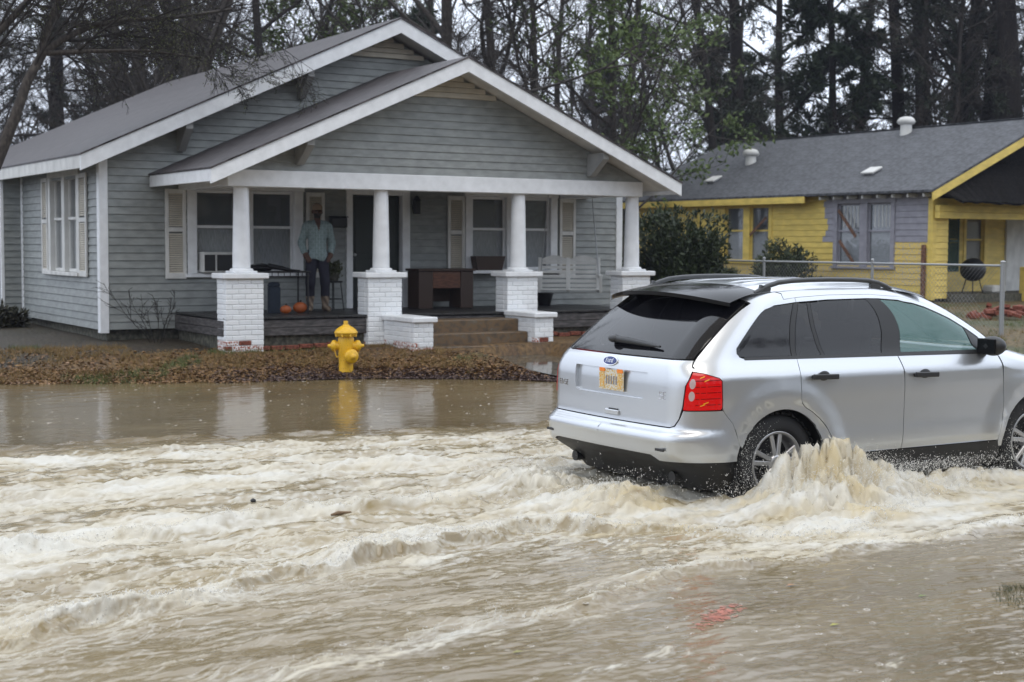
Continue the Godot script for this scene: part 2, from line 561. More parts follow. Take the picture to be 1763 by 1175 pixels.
var MID := [Vector2(-30, -10.5), Vector2(0, -8.55), Vector2(1.94, -8.85), Vector2(2.7, -9.05), Vector2(4.1, -9.2), Vector2(5.2, -8.9), Vector2(6.0, -8.6), Vector2(7.0, -8.4)]
var MID2 := [Vector2(-30, -14.0), Vector2(0, -11.2), Vector2(3.0, -11.3), Vector2(5.0, -11.0), Vector2(6.4, -10.4), Vector2(7.5, -10.0)]

func crest(d: float, front: float, back: float) -> float:
	return exp(-(d / front) * (d / front)) if d > 0.0 else exp(-(d / back) * (d / back))

# the same inner line without the bulge at the car, for the run of the streaks
var INW := [Vector2(-30, -1.0), Vector2(-1, -6.1), Vector2(1.47, -6.78), Vector2(2.32, -7.1), Vector2(3.1, -7.33), Vector2(4.29, -7.7), Vector2(6.0, -8.0), Vector2(9.2, -8.2), Vector2(11.0, -8.3)]

func band(t: float, c: float, w: float) -> float:
	return exp(-pow((t - c) / w, 2.0))

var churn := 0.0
# x: height, y: foam cover 0..1, z: how yellow the froth is
func water(x: float, z: float) -> Vector3:
	if z < -15.5 or x > 14.0 or x < -8.0:
		var r0 := n_b.get_noise_2d(x * 260.0, z * 420.0)
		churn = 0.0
		return Vector3(0.0035 * r0, 0.0, 0.0)
	var wx := 0.16 * n_a.get_noise_2d(x * 110.0, z * 150.0)
	var wz := 0.13 * n_a.get_noise_2d(x * 120.0 + 50.0, z * 160.0 + 20.0)
	var fine := 0.05 * n_b.get_noise_2d(x * 700.0, z * 700.0)
	var zf0 := lut(FAR, x)
	var zi0 := lut(INW, x)
	var zf := zf0 + wz * 0.8
	var zi := lut(INN, x) + wz * 1.1 + fine
	var zo := lut(OUT, x) + wz * 0.9 + fine
	var df := z - zf
	var di := z - zi
	var do := z - zo
	# cover
	var cov := 0.0
	var yel := 0.0
	var amp := 0.0
	if df > -0.05 and di <= 0.0:
		var t := clampf(df / maxf(zi - zf, 0.1), 0.0, 1.0)
		cov = lerpf(0.36, 0.56, smoothstep(0.03, 0.35, t))
		cov = lerpf(cov, 0.62, smoothstep(0.55, 0.95, t))
		cov = lerpf(cov * 0.84, cov * 1.02, smoothstep(0.5, 5.5, x))
		cov *= smoothstep(0.0, 0.75, df)
		amp = smoothstep(0.0, 0.8, df)
	elif di > 0.0 and do <= 0.0:
		var t := clampf(di / maxf(zo - zi, 0.1), 0.0, 1.0)
		cov = lerpf(0.37, 0.27, t) + 0.18 * smoothstep(4.4, 6.6, x)
		amp = 0.55
	elif do > 0.0:
		cov = 0.22 * exp(-do / 0.8) + 0.09
		amp = 0.24 * exp(-do / 0.8) + 0.05
	yel = 0.0
	var near_car := smoothstep(4.4, 6.4, x) * (1.0 - smoothstep(9.6, 10.6, x)) * exp(-pow((z + 7.9) / 1.0, 2.0))
	cov += 0.20 * near_car
	cov += 0.10 * crest(z - lut(MID, x) - wz, 0.25, 0.45)
	cov += 0.07 * crest(z - lut(MID2, x) - wz, 0.3, 0.5)
	if di < 0.0: cov += 0.13 * exp(-pow(di / 0.30, 2.0))
	if do < 0.0: cov += 0.20 * exp(-pow(do / 0.12, 2.0)) * (0.5 + 0.5 * smoothstep(3.4, 4.6, x))
	# streaks, drawn out along the lines of the spreading wake
	var gx := x + wx
	var gz := z + wz
	var tw := 1.0 + (z - zi0) / 5.5
	if z < zi0: tw = (z - zf0) / maxf(zi0 - zf0, 0.5)
	var gt := tw * 5.5 + wz * 0.7
	cov += 0.17 * band(tw, 0.20, 0.06) + 0.15 * band(tw, 0.47, 0.07) + 0.10 * band(tw, 0.72, 0.06) - 0.10 * band(tw, 0.33, 0.05) - 0.12 * band(tw, 0.60, 0.05) - 0.10 * band(tw, 0.87, 0.05)
	var q := n_a.get_noise_2d(gx * 15.0, gt * 120.0) * 0.44
	q += n_b.get_noise_2d(gx * 52.0 + 9.0, gt * 330.0) * 0.40
	var q3 := n_b.get_noise_2d(gx * 230.0 + gt * 60.0 + 31.0, gt * 1000.0)
	var fzz := n_c.get_noise_2d(gx * 1000.0 + gt * 300.0, gt * 3000.0)
	var lace := n_cell.get_noise_2d((x + wx * 1.5) * 120.0, (z + wz * 1.5) * 230.0)
	var lace2 := n_cell.get_noise_2d((gx + 0.03 * q3) * 340.0, (gz + 0.03 * q3) * 620.0)
	var s := q + 0.34 * q3 + 0.24 * fzz + 0.14 * lace + 0.16 * lace2 + 0.12
	var m := smoothstep(0.60 - cov * 1.15 - 0.28, 0.60 - cov * 1.15 + 0.34, s)
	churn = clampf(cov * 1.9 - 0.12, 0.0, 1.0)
	var th := smoothstep(0.80, 0.97, 1.0 - 2.4 * absf(n_b.get_noise_2d(gx * 95.0 + 3.0, gt * 420.0)))
	th = maxf(th, smoothstep(0.82, 0.98, 1.0 - 2.6 * absf(n_c.get_noise_2d(gx * 240.0 + 70.0, gt * 760.0))))
	m = maxf(m, th * (0.75 + 0.3 * fzz) * smoothstep(0.22, 0.46, cov))
	if cov < 0.02: m = 0.0
	# height
	var h := 0.0
	h += amp * 0.055 * n_a.get_noise_2d(x * 32.0 + z * 8.0, z * 95.0 + 7.0)
	h += amp * 0.034 * n_b.get_noise_2d(x * 90.0 + z * 30.0, z * 210.0)
	h += (0.0028 + 0.012 * amp) * n_b.get_noise_2d(x * 260.0 + z * 80.0, z * 640.0)
	h += (0.0012 + 0.007 * m * amp) * n_c.get_noise_2d(x * 900.0, z * 1500.0)
	h += amp * (0.016 * q3 + 0.008 * fzz) * m
	h += amp * m * 0.034 * (0.5 - absf(n_b.get_noise_2d(x * 330.0 + 5.0, z * 520.0)) * 1.6)
	var lump := 0.65 + 0.9 * n_b.get_noise_2d(x * 130.0, z * 130.0 + 40.0)
	if x < 6.2:
		h += 0.072 * lump * crest(di, 0.05, 0.28) * smoothstep(6.2, 5.2, x)
	h += 0.034 * lump * crest(do, 0.05, 0.26) * (0.45 + 0.55 * smoothstep(3.4, 4.6, x))
	h += 0.085 * lump * crest(z - lut(MID, x) - wz * 1.2, 0.10, 0.22) * smoothstep(0.0, 1.5, x)
	h += 0.060 * lump * crest(z - lut(MID2, x) - wz * 1.2, 0.14, 0.30)
	h += 0.045 * lump * crest(df - 0.1, 0.25, 0.12)
	if amp > 0.2:
		h += amp * 0.020 * m * (0.5 + lace)
	# thrown-up froth beside the rear wheel, along the sill and behind the bumper
	var rough := 1.0 + 0.75 * n_b.get_noise_2d(x * 300.0, z * 300.0) + 0.75 * n_c.get_noise_2d(x * 620.0, z * 620.0) + 0.50 * n_c.get_noise_2d(x * 1700.0, z * 1700.0) + 0.30 * n_c.get_noise_2d(x * 4200.0, z * 4200.0)
	var plume := 0.17 * exp(-pow((x - 7.40) / 0.36, 2.0) - pow((z + 7.76) / 0.17, 2.0))
	plume += 0.15 * exp(-pow((x - 7.45) / 0.58, 2.0) - pow((z + 7.62) / 0.28, 2.0))
	plume += 0.11 * exp(-pow((x - 7.05) / 0.60, 2.0) - pow((z + 7.45) / 0.40, 2.0))
	plume += 0.09 * exp(-pow((x - 7.95) / 0.35, 2.0) - pow((z + 7.70) / 0.22, 2.0))
	plume += 0.13 * exp(-pow((x - 7.02) / 0.22, 2.0) - pow((z + 7.86) / 0.13, 2.0))
	plume += 0.10 * exp(-pow((x - 8.7) / 0.75, 2.0) - pow((z + 7.85) / 0.16, 2.0))
	plume += 0.13 * exp(-pow((x - 5.95) / 0.30, 2.0) - pow((z + 8.30) / 0.30, 2.0))
	plume += 0.12 * exp(-pow((x - 5.9) / 0.35, 2.0) - pow((z + 9.2) / 0.5, 2.0))
	h += plume * clampf(rough, 0.55, 1.22)
	m = maxf(m, smoothstep(0.01, 0.10, plume * (0.75 + 0.7 * fzz + 0.5 * q3)))
	yel = clampf(0.30 + 0.9 * n_b.get_noise_2d(x * 120.0 + 77.0, z * 240.0) + 0.5 * q3 + 0.35 * fzz, 0.0, 1.0) * clampf(0.45 + 1.2 * near_car - plume * 1.5, 0.1, 1.0)
	return Vector3(h, m, yel)

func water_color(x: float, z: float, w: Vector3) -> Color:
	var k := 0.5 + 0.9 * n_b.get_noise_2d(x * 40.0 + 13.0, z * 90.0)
	# settled flood water is brown, darkened further to stand for dark reflections; where it is churned it carries air and goes paler
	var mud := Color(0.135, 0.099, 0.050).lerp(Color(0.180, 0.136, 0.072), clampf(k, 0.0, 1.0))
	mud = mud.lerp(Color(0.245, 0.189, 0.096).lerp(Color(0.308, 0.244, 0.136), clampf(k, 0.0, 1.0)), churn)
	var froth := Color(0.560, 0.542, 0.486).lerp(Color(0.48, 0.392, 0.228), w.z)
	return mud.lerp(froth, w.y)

func build_water() -> void:
	var T := 0.5
	var x0 := -8.0
	var x1 := 14.0
	var z0 := -16.0
	var z1 := -2.0
	var nx := int((x1 - x0) / T)
	var nz := int((z1 - z0) / T)
	var res := []
	for j in nz:
		for i in nx:
			var p := Vector3(x0 + (i + 0.5) * T, 0, z0 + (j + 0.5) * T)
			var n := 4
			if seen_from_camera(p, 0.9):
				var d := p.distance_to(Vector3(0, 1.8, 0))
				n = 32 if d < 9.5 else (16 if d < 15.0 else 8)
				if d < 9.5 and p.z < -4.0: n = 64 if d < 8.2 else 32
			res.append(n)
	var v := PackedVector3Array()
	var nn := PackedVector3Array()
	var cc := PackedColorArray()
	var ia := PackedInt32Array()
	var ib := PackedInt32Array()
	for j in nz:
		for i in nx:
			var n: int = res[j * nx + i]
			var st := T / n
			var bx := x0 + i * T
			var bz := z0 + j * T
			var W := n + 3
			var hh := PackedFloat32Array()
			hh.resize(W * W)
			var mm := PackedFloat32Array()
			mm.resize(W * W)
			var k0 := v.size()
			var cl := []
			for b in W:
				for a in W:
					var x := bx + (a - 1) * st
					var z := bz + (b - 1) * st
					var w := water(x, z)
					hh[b * W + a] = w.x
					mm[b * W + a] = w.y
					if a > 0 and b > 0 and a < W - 1 and b < W - 1:
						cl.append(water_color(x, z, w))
			# close the seams towards coarser tiles
			for side in 4:
				var ii := i + (1 if side == 0 else (-1 if side == 1 else 0))
				var jj := j + (1 if side == 2 else (-1 if side == 3 else 0))
				if ii < 0 or jj < 0 or ii >= nx or jj >= nz: continue
				var n2: int = res[jj * nx + ii]
				if n2 >= n: continue
				var f := n / n2
				for t in n + 1:
					if t % f == 0: continue
					var lo := (t / f) * f
					var u := float(t - lo) / f
					var i0 := 0
					var i1 := 0
					var ic := 0
					if side == 0:
						ic = (t + 1) * W + n + 1; i0 = (lo + 1) * W + n + 1; i1 = (lo + f + 1) * W + n + 1
					elif side == 1:
						ic = (t + 1) * W + 1; i0 = (lo + 1) * W + 1; i1 = (lo + f + 1) * W + 1
					elif side == 2:
						ic = (n + 1) * W + t + 1; i0 = (n + 1) * W + lo + 1; i1 = (n + 1) * W + lo + f + 1
					else:
						ic = W + t + 1; i0 = W + lo + 1; i1 = W + lo + f + 1
					hh[ic] = lerpf(hh[i0], hh[i1], u)
			var ci := 0
			for b in range(1, W - 1):
				for a in range(1, W - 1):
					var q := b * W + a
					v.append(Vector3(bx + (a - 1) * st, hh[q], bz + (b - 1) * st))
					nn.append(Vector3(hh[q - 1] - hh[q + 1], 2.0 * st, hh[q - W] - hh[q + W]).normalized())
					cc.append(cl[ci])
					ci += 1
			var R := n + 1
			for b in n:
				for a in n:
					var q := k0 + b * R + a
					var f: float = mm[(b + 1) * W + a + 1] + mm[(b + 1) * W + a + 2] + mm[(b + 2) * W + a + 1] + mm[(b + 2) * W + a + 2]
					if f > 1.4:
						ib.append(q); ib.append(q + 1); ib.append(q + R)
						ib.append(q + 1); ib.append(q + R + 1); ib.append(q + R)
					else:
						ia.append(q); ia.append(q + 1); ia.append(q + R)
						ia.append(q + 1); ia.append(q + R + 1); ia.append(q + R)
	# the wide sheet round it
	var xs := axis_lines([[-300.0, -20.0, 40.0], [-20.0, -8.0, 1.0], [-8.0, 14.0, 0.125], [14.0, 30.0, 0.5], [30.0, 300.0, 30.0]])
	var zs := axis_lines([[-22.0, -16.0, 0.0625], [-16.0, -2.0, 1.0], [-2.0, 3.0, 1.0]])
	var wv := xs.size()
	var k1 := v.size()
	for z in zs:
		for x in xs:
			var w := water(x, z) if z < -15.9 else Vector3.ZERO
			v.append(Vector3(x, w.x, z))
			var e := 0.06
			nn.append(Vector3(water(x - e, z).x - water(x + e, z).x, 2 * e, water(x, z - e).x - water(x, z + e).x).normalized() if z < -15.9 else Vector3.UP)
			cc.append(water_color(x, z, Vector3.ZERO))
	for j in zs.size() - 1:
		for i in wv - 1:
			if zs[j] > z0 - 0.01 and zs[j + 1] < z1 + 0.01 and xs[i] > x0 - 0.01 and xs[i + 1] < x1 + 0.01:
				continue
			var q := k1 + j * wv + i
			ia.append(q); ia.append(q + 1); ia.append(q + wv)
			ia.append(q + 1); ia.append(q + wv + 1); ia.append(q + wv)
	var am := ArrayMesh.new()
	for s in 2:
		var arr := []
		arr.resize(Mesh.ARRAY_MAX)
		arr[Mesh.ARRAY_VERTEX] = v
		arr[Mesh.ARRAY_NORMAL] = nn
		arr[Mesh.ARRAY_COLOR] = cc
		arr[Mesh.ARRAY_INDEX] = ia if s == 0 else ib
		am.add_surface_from_arrays(Mesh.PRIMITIVE_TRIANGLES, arr)
		am.surface_set_material(s, M["mud_water"] if s == 0 else M["froth"])
	var o := MeshInstance3D.new()
	o.name = "flood_water"
	o.mesh = am
	add_child(o)
	o.set_meta("kind", "structure")
	print("water verts ", v.size(), " tris ", (ia.size() + ib.size()) / 3)

func seen_from_camera(p: Vector3, margin: float) -> bool:
	# is p in or near what the street camera frames (used only to choose how finely the water is meshed)
	var r := Vector3(0.8534, 0.0054, 0.5213)
	var f := Vector3(0.5205, -0.0646, -0.8514)
	var q := p - Vector3(0, 1.8, 0)
	var d := q.dot(f)
	return d > 1.0 and absf(q.dot(r)) < d * 0.3434 + margin

# ------------------------------------------------------------------ boards, windows, bricks
# one lap-siding board; u runs along the wall, nr points out of it; a0..a1 at the bottom edge, b0..b1 at the top edge
func board(par: Node3D, o: Vector3, u: Vector3, nr: Vector3, a0: float, a1: float, b0: float, b1: float, y0: float, y1: float, m: Material) -> void:
	var mb := MB.new()
	var t := 0.024
	var B0 := o + u * a0 + Vector3(0, y0, 0)
	var B1 := o + u * a1 + Vector3(0, y0, 0)
	var T0 := o + u * b0 + Vector3(0, y1, 0)
	var T1 := o + u * b1 + Vector3(0, y1, 0)
	var r := Vector3(0, 0.004, 0)
	mb.quad(B0 + nr * t + r, B1 + nr * t + r, T1 + nr * 0.005, T0 + nr * 0.005)
	mb.quad(B0 + nr * (t - 0.003), B1 + nr * (t - 0.003), B1 + nr * t + r, B0 + nr * t + r)
	mb.quad(B0, B1, B1 + nr * (t - 0.003), B0 + nr * (t - 0.003))
	mb.quad(B0, B0 + nr * t, T0 + nr * 0.005, T0)
	mb.quad(B1 + nr * t, B1, T1, T1 + nr * 0.005)
	if u.cross(Vector3.UP).dot(nr) < 0.0:
		for i in range(0, mb.ix.size(), 3):
			var k := mb.ix[i + 1]
			mb.ix[i + 1] = mb.ix[i + 2]
			mb.ix[i + 2] = k
		for i in mb.n.size():
			mb.n[i] = -mb.n[i]
	obj("siding_board", mb, m, par)

# courses of siding between y0 and y1; limits(y) gives the wall's extent at a height; holes are [u0, u1, y0, y1]
func siding(par: Node3D, o: Vector3, u: Vector3, nr: Vector3, y0: float, y1: float, ex: float, limits: Callable, holes: Array, pick: Callable) -> void:
	var n := int(ceil((y1 - y0) / ex - 0.05))
	for i in n:
		var ya := y0 + i * ex
		var yb := minf(ya + ex, y1)
		var la: Vector2 = limits.call(ya)
		var lb: Vector2 = limits.call(yb)
		if la.y - la.x < 0.03: continue
		var ym := (ya + yb) * 0.5
		var segs := [[la.x, la.y, lb.x, lb.y]]
		for h in holes:
			if ym < h[2] or ym > h[3]: continue
			var nx := []
			for s in segs:
				if h[1] <= s[0] or h[0] >= s[1]:
					nx.append(s); continue
				if h[0] > s[0]: nx.append([s[0], h[0], s[2], h[0]])
				if h[1] < s[1]: nx.append([h[1], s[1], h[1], s[3]])
			segs = nx
		for s in segs:
			if s[1] - s[0] < 0.02: continue
			var parts: Array = pick.call(s, ym, i)
			for p in parts:
				board(par, o, u, nr, p[0], p[1], p[2], p[3], ya, yb + 0.012, p[4])

# a double-hung window in a wall: kinds of glass behind each sash; everything a sub-part of the window
func window_unit(par: Node3D, o: Vector3, u: Vector3, nr: Vector3, x0: float, x1: float, y0: float, y1: float, cols: int, trim: Material, mull: float, lower: Material, upper: Material, case_w := 0.13) -> Node3D:
	var w := sub("window", par, o + u * (x0 + x1) * 0.5 + Vector3(0, y0, 0))
	var P := func(a: float, b: float, d: float) -> Vector3: return o + u * a + Vector3(0, b, 0) + nr * d
	var slab := func(called: String, a0: float, a1: float, b0: float, b1: float, d0: float, d1: float, m: Material) -> void:
		var mb := MB.new()
		var c: Vector3 = P.call((a0 + a1) * 0.5, (b0 + b1) * 0.5, (d0 + d1) * 0.5)
		var hx := u * (a1 - a0) * 0.5
		var hz := nr * (d1 - d0) * 0.5
		if hx.cross(Vector3.UP).dot(hz) < 0: hx = -hx
		mb.cbox(c, hx, Vector3(0, (b1 - b0) * 0.5, 0), hz, 0.005)
		obj(called, mb, m, w)
	slab.call("casing", x0, x0 + case_w, y0, y1, -0.10, 0.045, trim)
	slab.call("casing", x1 - case_w, x1, y0, y1, -0.10, 0.045, trim)
	slab.call("head_casing", x0 - 0.02, x1 + 0.02, y1 + 0.002, y1 + 0.12, -0.10, 0.05, trim)
	slab.call("sill", x0 - 0.04, x1 + 0.04, y0 - 0.06, y0 - 0.002, -0.10, 0.09, trim)
	var inner := (x1 - x0 - 2 * case_w - mull * (cols - 1)) / cols
	for k in cols:
		var a := x0 + case_w + k * (inner + mull)
		var b := a + inner
		if k > 0:
			slab.call("mullion", a - mull + 0.001, a - 0.001, y0, y1, -0.10, 0.04, trim)
		var ym := lerpf(y0, y1, 0.56)
		slab.call("meeting_rail", a, b, ym - 0.022, ym + 0.022, -0.075, -0.02, trim)
		slab.call("sash_rail", a, b, y0 + 0.001, y0 + 0.05, -0.07, -0.03, trim)
		slab.call("sash_rail", a, b, y1 - 0.045, y1 - 0.001, -0.085, -0.045, trim)
		for e in [[a, a + 0.035], [b - 0.035, b]]:
			slab.call("sash_stile", e[0], e[1], y0 + 0.052, y1 - 0.047, -0.078, -0.035, trim)
		slab.call("pane", a + 0.03, b - 0.03, y0 + 0.045, ym - 0.02, -0.060, -0.055, M["glass"])
		slab.call("pane", a + 0.03, b - 0.03, ym + 0.02, y1 - 0.04, -0.070, -0.065, M["glass"])
		if lower:
			slab.call("curtain", a + 0.01, b - 0.01, y0 + 0.02, ym, -0.125, -0.115, lower)
		if upper:
			slab.call("blind", a + 0.01, b - 0.01, ym + 0.001, y1, -0.140, -0.132, upper)
	return w

func shutter(par: Node3D, o: Vector3, u: Vector3, nr: Vector3, x0: float, x1: float, y0: float, y1: float, frame: Material, slat: Material) -> void:
	var s := sub("shutter", par, o + u * (x0 + x1) * 0.5 + Vector3(0, y0, 0))
	var mb := MB.new()
	var hu := u if u.cross(Vector3.UP).dot(nr) > 0 else -u
	var add := func(a0: float, a1: float, b0: float, b1: float, d0: float, d1: float) -> void:
		mb.cbox(o + u * (a0 + a1) * 0.5 + Vector3(0, (b0 + b1) * 0.5, 0) + nr * (d0 + d1) * 0.5, hu * (a1 - a0) * 0.5, Vector3(0, (b1 - b0) * 0.5, 0), nr * (d1 - d0) * 0.5, 0.004)
	var f := 0.055
	add.call(x0, x0 + f, y0, y1, 0.026, 0.056)
	add.call(x1 - f, x1, y0, y1, 0.026, 0.056)
	add.call(x0 + f, x1 - f, y0, y0 + 0.09, 0.027, 0.054)
	add.call(x0 + f, x1 - f, y1 - 0.07, y1, 0.027, 0.054)
	var ym := lerpf(y0, y1, 0.55)
	add.call(x0 + f, x1 - f, ym - 0.035, ym + 0.035, 0.027, 0.054)
	obj("shutter_frame", mb, frame, s)
	var lv := MB.new()
	var y := y0 + 0.10
	while y < y1 - 0.08:
		if absf(y - ym) > 0.05:
			var c := o + u * (x0 + x1) * 0.5 + Vector3(0, y, 0) + nr * 0.038
			lv.cbox(c, hu * ((x1 - x0) * 0.5 - f), Vector3(0, 0.012, 0) - nr * 0.009, nr * 0.003 + Vector3(0, 0.004, 0), 0.002)
		y += 0.034
	obj("louvres", lv, slat, s)

var brick_cache := {}
func brick(par: Node3D, c: Vector3, size: Vector3, m: Material) -> void:
	var key := Vector3i((size * 200.0).round())
	if not brick_cache.has(key):
		var mb := MB.new()
		var s := Vector3(key) / 200.0
		mb.cbox(Vector3.ZERO, Vector3(s.x * 0.5, 0, 0), Vector3(0, s.y * 0.5, 0), Vector3(0, 0, s.z * 0.5), 0.007)
		brick_cache[key] = mb.mesh()
	var b := Basis(Vector3.UP, rng.randf_range(-0.012, 0.012)) * Basis(Vector3.BACK, rng.randf_range(-0.008, 0.008))
	put("brick", brick_cache[key], Transform3D(b, c), m, par)

func brickwork(par: Node3D, x0: float, x1: float, y0: float, y1: float, z0: float, z1: float, red_rows: int, left := true, right := true) -> void:
	# z1 is the street side
	var core := MB.new()
	core.box(Vector3(x0 + 0.008, y0 - 0.1, z0 + 0.002), Vector3(x1 - 0.008, y1, z1 - 0.008))
	obj("mortar_core", core, M["mortar"], par)
	var ch := 0.0735
	var rows := int(round((y1 - y0) / ch))
	ch = (y1 - y0) / rows
	var whites := [M["brick_white"], M["brick_white_b"], M["brick_white_c"], M["brick_white"]]
	for r in rows:
		var y := y0 + (r + 0.5) * ch
		var n := int(round((x1 - x0) / 0.20))
		var bw := (x1 - x0) / n
		var cuts := []
		if r % 2 == 0:
			for k in n + 1: cuts.append(x0 + k * bw)
		else:
			cuts.append(x0)
			for k in n: cuts.append(x0 + (k + 0.5) * bw)
			cuts.append(x1)
		for k in cuts.size() - 1:
			var m: Material = whites[rng.randi() % 4]
			if r < red_rows and rng.randf() < (0.75 if r < red_rows - 1 else 0.4):
				m = M["brick_chipped"] if rng.randf() < 0.75 else M["brick_red"]
			brick(par, Vector3((cuts[k] + cuts[k + 1]) * 0.5, y, z1 - 0.05 + rng.randf_range(-0.003, 0.003)), Vector3(cuts[k + 1] - cuts[k] - 0.006, ch - 0.007, 0.10), m)
		# the sides behind the front row
		var zb := z1 - 0.105
		var len := zb - z0
		if len > 0.08:
			var ns := maxi(1, int(round(len / 0.20)))
			for sd in 2:
				if (sd == 0 and not left) or (sd == 1 and not right): continue
				var xx := x0 + 0.05 if sd == 0 else x1 - 0.05
				var cz := []
				if r % 2 == 0 or ns == 1:
					for k in ns + 1: cz.append(z0 + len * k / ns)
				else:
					cz.append(z0)
					for k in ns: cz.append(z0 + len * (k + 0.5) / ns)
					cz.append(zb)
				for k in cz.size() - 1:
					var m: Material = whites[rng.randi() % 4]
					if r < red_rows and rng.randf() < 0.7:
						m = M["brick_chipped"]
					brick(par, Vector3(xx + rng.randf_range(-0.003, 0.003), y, (cz[k] + cz[k + 1]) * 0.5), Vector3(0.10, ch - 0.007, cz[k + 1] - cz[k] - 0.006), m)

# ------------------------------------------------------------------ the grey house
const CX := 11.13
func main_roof(x: float) -> float: return 5.45 - 0.4556 * absf(x - CX)
func porch_roof(x: float) -> float: return 4.60 - 0.438 * absf(x - CX)

func roof_slab(called: String, par: Node3D, xr: float, yr: float, xe: float, ye: float, z0: float, z1: float, th: float, m: Material) -> void:
	# one slope from ridge (xr, yr) to eave (xe, ye) between z0 (back) and z1 (street)
	var mb := MB.new()
	var s := signf(xe - xr)
	var a := Vector3(xr, yr, z1)
	var b := Vector3(xe, ye, z1)
	var c := Vector3(xe, ye, z0)
	var d := Vector3(xr, yr, z0)
	var dn := Vector3(0, -th, 0)
	if s < 0:
		mb.quad(b, a, d, c)
		mb.quad(c + dn, d + dn, a + dn, b + dn)
		mb.quad(b + dn, a + dn, a, b)
		mb.quad(c + dn, b + dn, b, c)
		mb.quad(d + dn, c + dn, c, d)
	else:
		mb.quad(a, b, c, d)
		mb.quad(d + dn, c + dn, b + dn, a + dn)
		mb.quad(a + dn, b + dn, b, a)
		mb.quad(b + dn, c + dn, c, b)
		mb.quad(c + dn, d + dn, d, c)
	obj(called, mb, m, par)

func rake_board(par: Node3D, xr: float, yr: float, xe: float, ye: float, z: float, ht: float, m: Material) -> void:
	# white board under the roof edge on the gable; vertical height ht, face at z
	var mb := MB.new()
	var p := PackedVector3Array()
	if xe < xr:
		p = PackedVector3Array([Vector3(xe, ye - ht, z), Vector3(xr, yr - ht, z), Vector3(xr, yr, z), Vector3(xe, ye, z)])
	else:
		p = PackedVector3Array([Vector3(xr, yr - ht, z), Vector3(xe, ye - ht, z), Vector3(xe, ye, z), Vector3(xr, yr, z)])
	mb.prism(p, Vector3(0, 0, -0.05))
	obj("rake_board", mb, m, par)

func knee_brace(par: Node3D, x: float, ytop: float, zw: float, out: float, drop: float, m: Material) -> void:
	var mb := MB.new()
	var h := 0.055
	var p := PackedVector3Array([Vector3(x - h, ytop, zw), Vector3(x - h, ytop - drop, zw), Vector3(x - h, ytop - drop, zw + 0.09), Vector3(x - h, ytop - 0.10, zw + out), Vector3(x - h, ytop, zw + out)])
	mb.prism(p, Vector3(2 * h, 0, 0))
	obj("bracket", mb, m, par)

